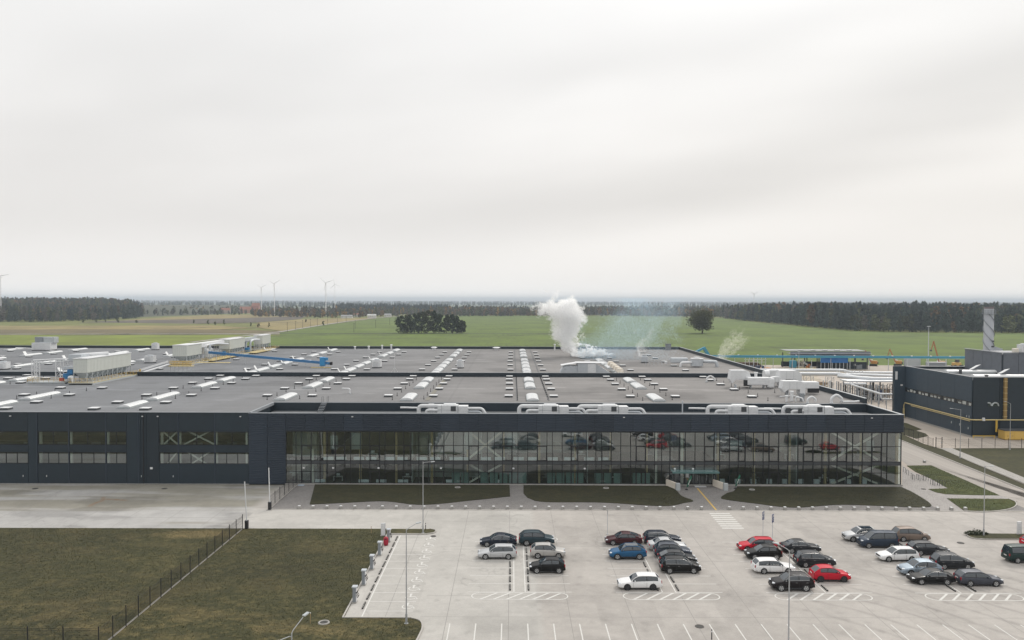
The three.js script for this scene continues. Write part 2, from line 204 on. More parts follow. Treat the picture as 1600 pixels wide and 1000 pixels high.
for (const [p, l] of [[lawnD, 'green lawn behind the bicycle stands'], [lawnE, 'green rounded lawn at the road junction'],
  [[...[[92.84,-189.47],[90.73,-172.45],[91.36,-166.13],[89.45,-151.98],[87.96,-134.4]], ...[[85.07,-108.18],[81.51,-108.15],[85.27,-130.26],[87.77,-175.56],[88.14,-181.36]]], 'long dark verge beside the right road'],
  [[...[[93.96,-167.39],[132.13,-168.49]], ...[[87.04,-110.7],[91.22,-139.42],[92.69,-153.23]]], 'broad dark lawn behind the right footpath'],
  [[[99.95,-205.78],[101.76,-202.03],[100.56,-192.43],[97.99,-190.48],[93.44,-192.32]], 'small lawn at the foot of the dark side building'],
  [[[95.84,-197.28],[98.08,-195.31],[98.31,-186.34],[97.27,-183.22],[92.57,-179.31],[92.44,-184.03],[92.06,-189.46]], 'small lawn behind the right fence']]) struct('lawn', uvC(slabGeo(p, -0.06, 0.12)), /^green/.test(l) ? turfD : turfC, l);
const lawnG = [...curve([[77.54,-105.14],[65.61,-105.33],[62.42,-105.48],[61.11,-104.86],[61.05,-103.43],[62.85,-102.92],[67.48,-102.9],[75.87,-102.86]])];
struct('lawn', uvC(slabGeo(lawnG, -0.06, 0.2)), turfC, 'grass island with low shrub beside the right pillar sign');
struct('road', uvSite(sheetGeo([...[[72.38,-116.29],[86.05,-116.77]], ...[[83.01,-112.62],[85.27,-130.26],[87.77,-175.56],[87.56,-184.84],[79.52,-167.79],[76.57,-153.04],[75.81,-150.03],[80.38,-150.09],[78.99,-126.5],[79.34,-122.69]]], 0.012)), M(0.92, 0.90, 0.88, 0.9, 0, { map: concTex }), 'pale block paved road leading off past the glass corner');
struct('path', sheetGeo([[74.83,-150.02],[73.75,-145.46],[74.14,-138.37],[73.17,-131.3],[69.53,-130.72],[70.51,-127.26],[79.04,-126.59],[79.35,-124.29],[69.15,-124.59],[67.72,-116.96],[64.16,-116.92],[65.94,-132.31]], 0.026, 4), paveMat(0.40, 0.375, 0.355), 'pale paved footpath with bicycle stands');
struct('path', sheetGeo([[91.27,-167.21],[94.04,-167.54],[92.69,-153.23],[91.22,-139.42],[87.04,-110.7],[85.07,-108.18],[88.27,-134.88],[89.6,-152.22],[91.32,-166.06]], 0.09, 4), paveMat(0.42, 0.40, 0.37), 'pale footpath running beside the dark verge');
struct('yard', uvSite(sheetGeo([[66.5, -133.2], [78, -133.2], [330, -150], [330, -387], [68, -387], [66.5, -350]], -0.012)), M(1.15, 1.08, 1.0, 0.95, 0, { map: concTex }), 'pale works yard between the hall and the side building');
struct('yard', sheetGeo([[68, -215], [98, -215], [128, -330], [170, -352], [150, -372], [68, -372]], 0.03, 30), M(0.46, 0.40, 0.33, 1, 0, { map: fieldTex }), 'sandy storage yard behind the pipe bridge');

// kerbs round the islands
function kerbLine(pts, w = 0.15, h = 0.14) { const g = []; for (let i = 0; i < pts.length - 1; i++) { const [a, b] = [pts[i], pts[i + 1]]; const L = Math.hypot(b[0] - a[0], b[1] - a[1]); if (L > 0.02) g.push(bx(L + 0.01, h, w, (a[0] + b[0]) / 2, 0, (a[1] + b[1]) / 2, -Math.atan2(b[1] - a[1], b[0] - a[0]))); } return g; }
struct('kerb', kerbLine([[-16.4, -104.62], ...curve([[-11.4, -104.66], [-10.4, -105.3], [-10.35, -106.45], [-11.2, -107.05]])]), MT.kerb, 'pale kerb round the island end');
struct('kerb', kerbLine([[-16.6, -107.1], [-16.6, -76.8], [-9.9, -76.8], ...curve([[-9.9, -76.8], [-8.9, -76.1], [-8.5, -74.6], [-8.6, -72.5], [-9.1, -68]])]), MT.kerb, 'pale kerb round the charging bays');
struct('kerb', kerbLine(lawnG), MT.kerb, 'kerb round the right grass island');
struct('kerb', kerbLine(lawnE.slice(2)), MT.kerb, 'kerb round the junction lawn');
struct('kerb', kerbLine([[88.14,-181.36],[87.77,-175.56],[85.27,-130.26],[83.66,-106.36]], 0.25), MT.kerb, 'long kerb along the right road');

// ---------- painted markings ----------
const mark = (x0, x1, z0, z1) => sheetGeo([[x0, z0], [x1, z0], [x1, z1], [x0, z1]], 0.009);
const whiteLine = M(0.60, 0.59, 0.56, 0.8, 0, { map: blotch });
const rowZ = (k) => -101.6 + 2.53 * k;        // bay lines of the double rows
const ROWS = [[0.28, 1.5], [16.25, 17.7], [32.4, 33.8], [48.4, 49.8]];
ROWS.forEach(([a, b], r) => {
  const g = [mark(a - 0.06, a + 0.06, rowZ(0), rowZ(7)), mark(b - 0.06, b + 0.06, rowZ(0), rowZ(7))];
  for (let k = 0; k <= 7; k++) { g.push(mark(a - 5, a - 0.06, rowZ(k) - 0.05, rowZ(k) + 0.05)); g.push(mark(b + 0.06, b + 5, rowZ(k) - 0.05, rowZ(k) + 0.05)); }
  struct('road_marking', g, whiteLine, 'white bay lines of parking row ' + ['nearest the charging posts', 'second from the charging posts', 'with the red cars', 'nearest the right edge'][r]);
});
function hatchedIsland(cx, cz, L, W, label) { // a stadium outline with slanting bars
  const g = [], r = W / 2, n = 14, out = [], inn = [], t = 0.13;
  for (let s = 0; s < 2; s++) for (let i = 0; i <= n; i++) { const a = (s ? Math.PI / 2 : -Math.PI / 2) + Math.PI * i / n, c = s ? -(L / 2 - r) : L / 2 - r; out.push([cx + c + r * Math.cos(a), cz + r * Math.sin(a)]); inn.push([cx + c + (r - t) * Math.cos(a), cz + (r - t) * Math.sin(a)]); }
  out.push(out[0]); inn.push(inn[0]);
  for (let i = 0; i < out.length - 1; i++) g.push(sheetGeo([out[i], out[i + 1], inn[i + 1], inn[i]], 0.0125));
  const ri = r - t; for (let x = -L / 2 + 0.5; x < L / 2 - 0.3; x += 1.38) { // bars slant up to the right
    const lim = (s) => { const xx = x + s * 1.05 * 0.9; const e = Math.abs(xx) - (L / 2 - r); return e > 0 ? Math.sqrt(Math.max(0, ri * ri - e * e)) : ri; };
    const h0 = Math.min(lim(-1), ri), h1 = Math.min(lim(1), ri); if (h0 < 0.15 || h1 < 0.15) continue;
    const xa = x - h0 * 0.95, xb = x + h1 * 0.95; g.push(sheetGeo([[cx + xa - 0.16, cz + h0], [cx + xa + 0.16, cz + h0], [cx + xb + 0.16, cz - h1], [cx + xb - 0.16, cz - h1]], 0.0125));
  }
  struct('road_marking', g, whiteLine, label);
}
const hl = ['nearest the charging bays', 'below the white estate car', 'below the dark brown car', 'nearest the right edge'];
ROWS.forEach(([a, b], r) => { hatchedIsland((a + b) / 2, rowZ(7) + 1.15, 10.3, 2.0, 'white hatched island at the near end of the parking row ' + hl[r]); if (r < 2) hatchedIsland((a + b) / 2 + 0.2, rowZ(0) - 1.1, 10.0, 1.9, 'white hatched island at the far end of the parking row ' + hl[r]); });
{ const g = []; for (let k = 0; k < 26; k++) { const x = -5.95 + 2.515 * k; g.push(mark(x - 0.06, x + 0.06, -75.6, -70.4)); } struct('road_marking', g, whiteLine, 'white lines of the bays along the bottom of the car park'); }
{ const g = []; for (let k = 0; k < 8; k++) { const z = -115.6 + k * 1.06, s = -k * 0.02; g.push(mark(29.2 + s, 32.2 + s, z, z + 0.5)); } struct('road_marking', g, whiteLine, 'white zebra crossing leading to the entrance'); }
struct('road_marking', sheetGeo([[30.55, -117.2], [30.8, -117.2], [31.2, -131], [30.95, -131]], 0.035), M(0.50, 0.33, 0.08, 0.85), 'yellow guide line from the crossing to the entrance doors');
function wheelchair(x, z, s) { const g = []; const P2 = (a) => [x + s * a[0], z + s * a[1]]; const ring = (cx, cy, r, t, a0, a1, n = 16) => { for (let i = 0; i < n; i++) { const p = a0 + (a1 - a0) * i / n, q = a0 + (a1 - a0) * (i + 1) / n; g.push(sheetGeo([[cx + r * Math.cos(p), cy + r * Math.sin(p)], [cx + r * Math.cos(q), cy + r * Math.sin(q)], [cx + (r - t) * Math.cos(q), cy + (r - t) * Math.sin(q)], [cx + (r - t) * Math.cos(p), cy + (r - t) * Math.sin(p)]].map(P2), 0.0125)); } };
  ring(0, 0.1, 0.72, 0.15, -0.2, 3.9); ring(-0.1, -0.95, 0.2, 0.2, 0, 6.283, 10); g.push(sheetGeo([[-0.2, -0.75], [0.02, -0.75], [0.02, 0.0], [-0.2, 0.0]].map(P2), 0.0125), sheetGeo([[0, -0.2], [0.6, -0.2], [0.6, 0.0], [0, 0.0]].map(P2), 0.0125), sheetGeo([[0.45, 0], [0.62, 0], [0.95, 0.6], [0.75, 0.66]].map(P2), 0.0125)); return g; }
{ const g = [mark(-14.86, -14.72, -104.2, -77)]; for (let k = 0; k <= 10; k++) { const z = -103.9 + 2.53 * k; g.push(mark(-14.72, -9.9, z - 0.05, z + 0.05)); if (k) g.push(...wheelchair(-10.6, z - 1.25, 0.85)); } struct('road_marking', g, M(0.62, 0.61, 0.58, 0.85, 0, { map: blotch }), 'white bay lines and wheelchair symbols beside the charging posts'); }
{ const g = []; for (const [x, z] of [[67.3, -101.6], [67.2, -98.6]]) g.push(...wheelchair(x, z, 1.0)); for (const z of [-100.2, -97.6]) g.push(mark(66, 72.5, z - 0.05, z + 0.05)); struct('road_marking', g, whiteLine, 'white wheelchair bays behind the dark green van'); }
// ---------- the long works hall ----------
function ribPanelGeo(w, h, pitch = 0.31, depth = 0.075) { // horizontally ribbed sheet, ribs facing +z, underside at y 0
  const s = new THREE.Shape(), n = Math.max(1, Math.round(h / pitch)), p = h / n; s.moveTo(-0.06, 0);
  for (let i = 0; i < n; i++) { const y = i * p; s.lineTo(0, y); s.lineTo(0, y + p * 0.16); s.lineTo(depth, y + p * 0.3); s.lineTo(depth, y + p * 0.86); s.lineTo(0, y + p); }
  s.lineTo(-0.06, h); s.closePath();
  const g = new THREE.ExtrudeGeometry(s, { depth: w, bevelEnabled: false }); g.rotateY(-Math.PI / 2); g.translate(w / 2, 0, 0); return setUV(g, 7);
}
const hall = thing('factory_hall', 'long low dark industrial hall with flat grey roof full of white skylights', 'factory', [0, 0, 0]);
const H1 = -146.6, FW = -197, RE = -311, XL = -236, XR = 66.5, XN = -44.6;     // recess, fire wall, rear, sides, notch
const roofTex = (() => { const W = 2048, H = 1024; const t = texture(W, H, (u, v) => {
  const x = lerp(XL, XR, u), z = lerp(RE, zF, v), a = fbm(x * 0.03, z * 0.05, 4) - 0.5, b = fbm(x * 0.25, z * 0.12, 4) - 0.5, c = hash(u * W, v * H) - 0.5;
  const seam = Math.abs((z / 5.2) % 1 + 0.5) < 0.03 ? 0.86 : Math.abs((x / 24 + 0.5) % 1) < 0.008 ? 0.9 : 1, roll = hash(Math.floor(x / 9), Math.floor(z / 1.04)) - 0.5, puddle = smooth(0.60, 0.72, fbm(x * 0.06 + 8, z * 0.1, 4)), pale = smooth(0.66, 0.76, fbm(x * 0.11 + 3, z * 0.3 + 40, 4));
  const k = (1 + a * 0.42 + b * 0.26 + c * 0.16 + roll * 0.13) * seam * (1 - 0.20 * puddle) * (1 + 0.26 * pale), warm = smooth(-90, 30, x);
  return [lerp(0.150, 0.178, warm) * k, lerp(0.156, 0.169, warm) * k, lerp(0.166, 0.163, warm) * k]; });
  t.wrapS = t.wrapT = THREE.ClampToEdgeWrapping; return t; })();
const roofMat = M(1, 1, 1, 0.85, 0, { map: roofTex, bumpMap: grain, bumpScale: 0.01 });
{
  const g = slabGeo([[XL, RE], [XR, RE], [XR, H1], [XN, H1], [XN, zF - 0.3], [XL, zF - 0.3]], ROOF - 0.5, 0.49), p = g.attributes.position, u = g.attributes.uv;
  for (let i = 0; i < p.count; i++) u.setXY(i, (p.getX(i) - XL) / (XR - XL), (p.getZ(i) - RE) / (zF - RE));
  obj('roof', g, roofMat, hall);
  obj('wall', [setUV(bx(0.4, ROOF - 0.5, RE * -1 + zF - 1.2, XL + 0.2, 0, (RE + zF) / 2), 5), setUV(bx(0.4, ROOF - 0.5, H1 - RE - 0.8, XR - 0.2, 0, (H1 + RE) / 2), 5), setUV(bx(XR - XL - 1, ROOF - 0.5, 0.4, (XL + XR) / 2, 0, RE + 0.2), 5)], MT.panelFlat, hall);
  obj('wall', setUV(bx(0.3, ROOF - 0.5, zF - H1 - 0.6, XN - 0.16, 0, (zF + H1) / 2), 5), MT.panelFlat, hall);
  obj('recess_wall', setUV(bx(XR - XN, ROOF - 0.05, 0.36, (XR + XN) / 2, 0, H1 + 0.2), 5), MT.panelFlat, hall);
  obj('fire_wall', setUV(bx(XR - XL - 0.8, 1.0, 0.42, (XR + XL) / 2, ROOF - 0.02, FW), 6), MT.panelFlat, hall); obj('parapet_cap', bx(XR - XL - 0.8, 0.06, 0.6, (XR + XL) / 2, ROOF + 0.98, FW), MT.grey, hall);
  obj('parapet', setUV(bx(XR - XL, 0.95, 0.4, (XR + XL) / 2, ROOF - 0.02, RE + 0.2), 6), MT.panelFlat, hall); obj('parapet_cap', bx(XR - XL + 0.1, 0.06, 0.6, (XR + XL) / 2, ROOF + 0.93, RE + 0.2), MT.grey, hall);
  obj('parapet', setUV(bx(0.4, 0.95, H1 - RE - 0.6, XR - 0.2, ROOF - 0.02, (H1 + RE) / 2), 6), MT.panelFlat, hall); obj('parapet_cap', bx(0.55, 0.06, H1 - RE - 0.7, XR - 0.2, ROOF + 0.93, (H1 + RE) / 2), MT.trim, hall);
  obj('roof_edge', [bx(XR - XN - 0.6, 0.1, 0.32, (XR + XN) / 2, ROOF - 0.03, H1 + 0.22)], MT.trim, hall);
  obj('roof_edge', [bx(XN - XL, 0.08, 0.34, (XN + XL) / 2, ROOF - 0.03, zF - 0.14)], MT.trim, hall);
  obj('roof_edge', [bx(0.34, 0.5, zF - H1 - 0.4, XN + 0.17, ROOF - 0.44, (zF + H1) / 2)], MT.trim, hall);
}
// left front: flat dark panels with two window strips
const flatV = variants(MT.panelFlat), ribV = variants(MT.panel);
const strips = [[0.0, 3.42, 0], [3.45, 5.40, 1], [5.43, 6.62, 0], [6.65, 8.92, 1], [8.95, ROOF - 0.04, 0]];
const cols = [-236, -97.2, -82.1, -80.5, -75.2, -68.9, -65.4, -63, -62, -59.9, -56.6, -50.4, XN];
const isGlass = (a, b) => (a >= -97.3 && b <= -82) || (a >= -80.6 && b <= -65.3) || (a >= -60 && b <= XN);
for (let i = 0; i < cols.length - 1; i++) {
  const a = cols[i], b = cols[i + 1], w = b - a - 0.06, cx = (a + b) / 2;
  if (!isGlass(a, b)) { obj('wall_panel', setUV(bx(w, ROOF - 0.05, 0.14, cx, 0.02, zF - 0.16), 6), flatV[i % 4], hall); continue; }
  for (const [y0, y1, gl] of strips) {
    if (!gl) { obj('wall_panel', setUV(bx(w, y1 - y0, 0.14, cx, y0 + 0.02, zF - 0.16), 6), flatV[Math.floor(hash(i, Math.round(y0)) * 4)], hall); continue; }
    const n = y0 < 4 ? Math.max(2, Math.round(w / 1.9)) : 2, win = obj('window', [bx(w, 0.09, 0.1, cx, y0, zF - 0.2), bx(w, 0.09, 0.1, cx, y1 - 0.09, zF - 0.2), ...[...Array(n + 1)].map((_, k) => bx(0.1, y1 - y0 - 0.18, 0.1, a + 0.08 + (w - 0.1) * k / n, y0 + 0.09, zF - 0.2))], MT.frame, hall);
    for (let k = 0; k < n; k++) obj('pane', bx((w - 0.1) / n - 0.1, y1 - y0 - 0.2, 0.012, a + 0.08 + (w - 0.1) * (k + 0.5) / n, y0 + 0.1, zF - 0.21), glass, win);
  }
}
for (const x of [-97.2, -80.6, -75.2, -68.9, -63.4, -56.6, -50.4]) obj('cover_strip', bx(0.16, ROOF - 0.1, 0.05, x, 0.05, zF - 0.06), MT.panel, hall);
obj('down_pipe', [cyl(0.07, ROOF - 0.2, -62.5, 0.1, zF - 0.02, 8)], MT.black, hall);
obj('plinth', setUV(bx(XN - XL, 0.1, 0.12, (XN + XL) / 2, 0, zF + 0.02), 4), MT.conc, hall);
for (const x of [-85, -60, -46, -62.6]) obj('wall_lamp', rb(0.28, 0.14, 0.22, x, ROOF - 0.75, zF + 0.04, 0.03), MT.white, hall);
obj('wall_sign', bx(0.45, 0.34, 0.03, -61.2, 2.55, zF - 0.06), MT.white, hall);
for (const x of [-79, -83, -57.5, -62.9]) obj('door_handle', bx(0.07, 0.3, 0.06, x, 1.2, zF - 0.06), MT.white, hall);
{ // what shows through the strips: floor, back wall, timber frame with bracing
  obj('interior_floor', bx(52, 0.05, 12, -71.3, 0.0, zF - 6.4), MT.carpet, hall); obj('interior_wall', bx(52, ROOF - 0.6, 0.2, -71.3, 0.06, zF - 12.6), MT.inner, hall);
  obj('mezzanine', bx(52, 0.25, 5.5, -71.3, 5.9, zF - 9.6), MT.innerDark, hall);
  for (const x of [-97, -90, -82.2, -80.4, -75.2, -68.9, -65.5, -59.7, -56.6, -50.4, -45.2]) obj('column', bx(0.36, ROOF - 0.6, 0.36, x, 0.06, zF - 0.9), MT.cream, hall);
  for (const [a, b] of [[-59.7, -56.6], [-56.4, -50.6], [-50.4, -56.4]]) { obj('brace', beam([a, 2.2, zF - 0.95], [b, 6.0, zF - 0.95], 0.2, 0.24), MT.cream, hall); obj('brace', beam([a, 6.4, zF - 1.15], [b, 9.4, zF - 1.15], 0.2, 0.24), MT.cream, hall); }
  obj('brace', beam([-59.6, 8.9, zF - 0.95], [-57, 6.6, zF - 0.95], 0.2, 0.22), MT.cream, hall);
  for (let x = -96; x < -46; x += 6.3) obj('interior_window', bx(1.7, 1.7, 0.05, x, 3.5, zF - 12.45), MT.innerPale, hall);
}
// skylights: a low white barrel vault on a kerb, some with their smoke flap open
function vaultGeo(w, l, h, n = 8) { const s = new THREE.Shape(); s.moveTo(-w / 2, 0); for (let i = 0; i <= n; i++) { const a = Math.PI * i / n; s.lineTo(-w / 2 * Math.cos(a), h * Math.sin(a)); } s.lineTo(w / 2, 0); const g = new THREE.ExtrudeGeometry(s, { depth: l, bevelEnabled: false }); g.translate(0, 0, -l / 2); return g; }
const domeGeos = new Map(), domeGeo = (l) => { const k = l.toFixed(1); if (!domeGeos.has(k)) domeGeos.set(k, [join([vaultGeo(2.1, l, 0.30)]), join([setUV(bx(2.3, 0.30, l + 0.2), 3)]), join([...Array(Math.round(l / 1.05) + 1)].map((_, i, A) => { const v = vaultGeo(2.16, 0.06, 0.34); v.translate(0, 0, -l / 2 + l * i / (A.length - 1)); return v; }))]); return domeGeos.get(k); };
const flapGeo = join([bx(1.35, 0.08, 1.9, 0, 0, 0)]);
const R1 = rng(7);
function skylight(x, z, l, flaps = 0) {
  const [d, c, r] = domeGeo(l), s = obj('skylight', c, MT.paleGrey, hall); s.position.set(x, ROOF - 0.01, z);
  const a = obj('dome', d, MT.dome, s); a.position.y = 0.30; const b = obj('rib', r, MT.white, s); b.position.y = 0.30;
  for (let k = 0; k < flaps; k++) { const f = obj('flap', flapGeo, MT.dome, s); f.position.set(-0.72, 0.95, l * 0.22); f.rotation.set(0, 0.15, -1.05); }
}
for (let c = -188; c <= 28; c += 24) {
  const near = c < XN ? [[141, 7], [153.3, 10], [174, 9], [186.5, 8]] : [[153, 8.5], [174, 9], [186.5, 8]];
  if (c > -140) for (const [z, l] of near) if (!(c === -92 && z < 200 && z > 170)) skylight(c, -z, l);
  const far = [[204, 5], [212.5, 9], [224.5, 9], [236, 8], [249, 9], [268, 9.5], [281, 8.5], [297, 10]];
  far.forEach(([z, l], i) => { if (c === 28 && (i === 1 || i > 4)) return; if (c === -92 && i < 7) return; skylight(c, -z, l, (c < -25 && (hash(c, i) < 0.42 || i < 2)) ? 1 : 0); });
}
const ventGeo = [join([bx(1.55, 0.32, 1.45)]), join([rb(1.62, 0.1, 1.5, 0, 0.32, 0, 0.04)])];
function vent(x, z) { const v = obj('roof_vent', ventGeo[0], MT.darkGrey, hall); v.position.set(x, ROOF - 0.01, z); obj('vent_lid', ventGeo[1], MT.white, v); }
for (let c = -188; c <= 52; c += 24) for (const s of [-4.5, 4.4]) {
  if (c === 52 && s > 0) continue;
  const zs = c > -130 ? (c < XN ? [136, 144.5, 155.5, 168, 178.5, 188, 195.4] : [155.5, 168, 178.5, 188, 195.4]) : [];
  for (const z of [...zs, ...(c === -92 && s > 0 ? [250, 290] : [215, 230, 245, 260, 274, 288])]) if (!(c === -92 && z > 172 && z < 204)) vent(c + s + (hash(c, z) - 0.5) * 0.3, -z);
}
const postGeo = join([cyl(0.055, 0.7, 0, 0, 0, 6), cyl(0.14, 0.1, 0, 0, 0, 6)]);
for (let c = -116; c <= 52; c += 24) for (const s of [-2.9, 3.0]) for (let z = 150.5; z < 194; z += c === 4 ? 3.6 : 6.3) { if (c === 52 && s > 0 && z > 168) continue; if (c === -92 && z > 168) continue; const p = obj('anchor_post', postGeo, MT.black, hall); p.position.set(c + s, ROOF - 0.01, -z - (s > 0 ? 1.2 : 0)); }
for (const s of [-2.9, 3.0]) obj('roof_walkway', [bx(0.25, 0.05, 44, 4 + s * 1.03, ROOF - 0.005, -172), bx(0.25, 0.05, 100, 4 + s * 1.03, ROOF - 0.005, -256)], MT.darkGrey, hall);
obj('roof_walkway', [bx(0.8, 0.05, 44, -16.2, ROOF - 0.005, -172)], M(0.2, 0.19, 0.16, 0.9), hall);

// ---------- the glass office block ----------
const office = thing('office_building', 'two storey office front of dark framed glass under a ribbed slate grey band', 'office building', [0, 0, 0]);
const GX0 = -38.3, GX1 = 66.1, PB = 9.18, OR = 10.7;
{ const edges = [XN]; for (let x = -38.3; x < 66; x += 3.27) edges.push(Math.min(x, 66.5)); edges.push(66.5);
  const geos = new Map(), pg = (w, h) => { const k = w.toFixed(2) + h; if (!geos.has(k)) geos.set(k, ribPanelGeo(w, h)); return geos.get(k); };
  const put = (a, b, y, h) => { const m = obj('cladding_panel', pg(b - a - 0.07, h), ribV[Math.floor(hash(Math.round(a * 3), 2) * 4)], office); m.position.set((a + b) / 2, y, zF - 0.02); };
  put(-44.6, -41.45, 0.1, ROOF - 0.22); put(-41.45, -38.3, 0.1, ROOF - 0.22);
  for (let i = 1; i < edges.length - 1; i++) if (edges[i + 1] - edges[i] > 0.1) put(edges[i], edges[i + 1], PB, ROOF - 0.12 - PB);
}
obj('wall', [setUV(bx(6.3, ROOF - 0.2, 0.3, -41.45, 0, zF - 0.24), 6), setUV(bx(104.8, ROOF - 0.14 - PB, 0.3, 14.1, PB, zF - 0.24), 6), setUV(bx(0.35, ROOF - PB - 0.15, 13.2, 66.3, PB, zF - 7.0), 6)], MT.panelFlat, office);
obj('parapet_cap', [bx(111.3, 0.07, 0.5, 10.95, ROOF - 0.12, zF - 0.2), bx(0.5, 0.07, 13, 66.28, ROOF - 0.12, zF - 7)], MT.trim, office);
obj('roof', setUV(bx(110.3, 0.3, 12.9, 10.8, OR - 0.3, zF - 6.9), 9), M(0.15, 0.155, 0.16, 0.9, 0, { map: blotch }), office);
obj('soffit', [bx(104.4, 0.08, 0.36, 13.9, PB - 0.09, zF - 0.2)], MT.frame, office);
obj('plinth', setUV(bx(104.8, 0.22, 0.3, 14, 0.0, zF - 0.02), 4), MT.conc, office);
{ // curtain wall: uneven bays, transoms at four heights
  const pat = [1.58, 0.86, 1.58, 1.42, 1.12, 1.3, 1.56, 0.92, 1.56, 1.5], xs = [GX0]; for (let k = 0; xs[xs.length - 1] < GX1 - 0.9; k++) xs.push(Math.min(GX1, xs[xs.length - 1] + pat[k % pat.length] * 1.06));
  xs[xs.length - 1] = GX1;
  const rows = [[0.24, 2.18], [2.22, 3.48], [4.12, 6.68], [6.72, 9.02]], mul = join([bx(0.095, PB - 0.3, 0.2, 0, 0.22, 0.02)]);
  for (const x of xs) { const m = obj('mullion', mul, MT.frame, office); m.position.set(x, 0, zF - 0.1); }
  for (const y of [0.22, 2.16, 3.48, 4.06, 6.68, 9.0]) obj('transom', bx(GX1 - GX0, 0.075, 0.13, (GX0 + GX1) / 2, y, zF - 0.105), MT.frame, office);
  const pgeo = new Map(); let n = 0; const tilt = rng(5);
  for (let i = 0; i < xs.length - 1; i++) {
    const w = xs[i + 1] - xs[i] - 0.08, cx = (xs[i] + xs[i + 1]) / 2;
    for (const [y0, y1] of rows) { const k = w.toFixed(3) + y0; if (!pgeo.has(k)) pgeo.set(k, bx(w, y1 - y0, 0.014)); const m = obj('pane', pgeo.get(k), glass, office); m.position.set(cx, y0, zF - 0.11); m.rotation.y = (tilt() - 0.5) * 0.008; m.rotation.x = (tilt() - 0.5) * 0.004; n++; }
    const sp = obj('spandrel_panel', bx(w, 0.54, 0.05, cx, 3.53, zF - 0.11), MT.darkGrey, office);
    const k = i % 8; if (k === 2 || k === 6) { const f = obj('casement_frame', [bx(0.09, 2.4, 0.1, cx - w / 2 + 0.05, 4.2, zF - 0.05), bx(0.09, 2.4, 0.1, cx + w / 2 - 0.05, 4.2, zF - 0.05), bx(w, 0.1, 0.1, cx, 6.55, zF - 0.05), bx(w, 0.1, 0.1, cx, 4.14, zF - 0.05)], MT.black, office); if (k === 2) obj('casement_frame', [bx(0.1, 2.1, 0.1, cx - w / 2 + 0.05, 0.25, zF - 0.05), bx(0.1, 2.1, 0.1, cx + w / 2 - 0.05, 0.25, zF - 0.05), bx(w, 0.12, 0.1, cx, 2.2, zF - 0.05)], MT.black, office); }
  }
  for (const x of [-35.3, -30.3, -22.6, -12, 0.3, 12.4, 27.7, 30.8]) obj('door_lamp', rb(0.34, 0.26, 0.16, x, 2.72, zF + 0.02, 0.05), MT.white, office);
  for (const x of [-27, 19, 61]) obj('parapet_lamp', rb(0.3, 0.14, 0.2, x, ROOF - 0.72, zF + 0.1, 0.03), MT.white, office);
}
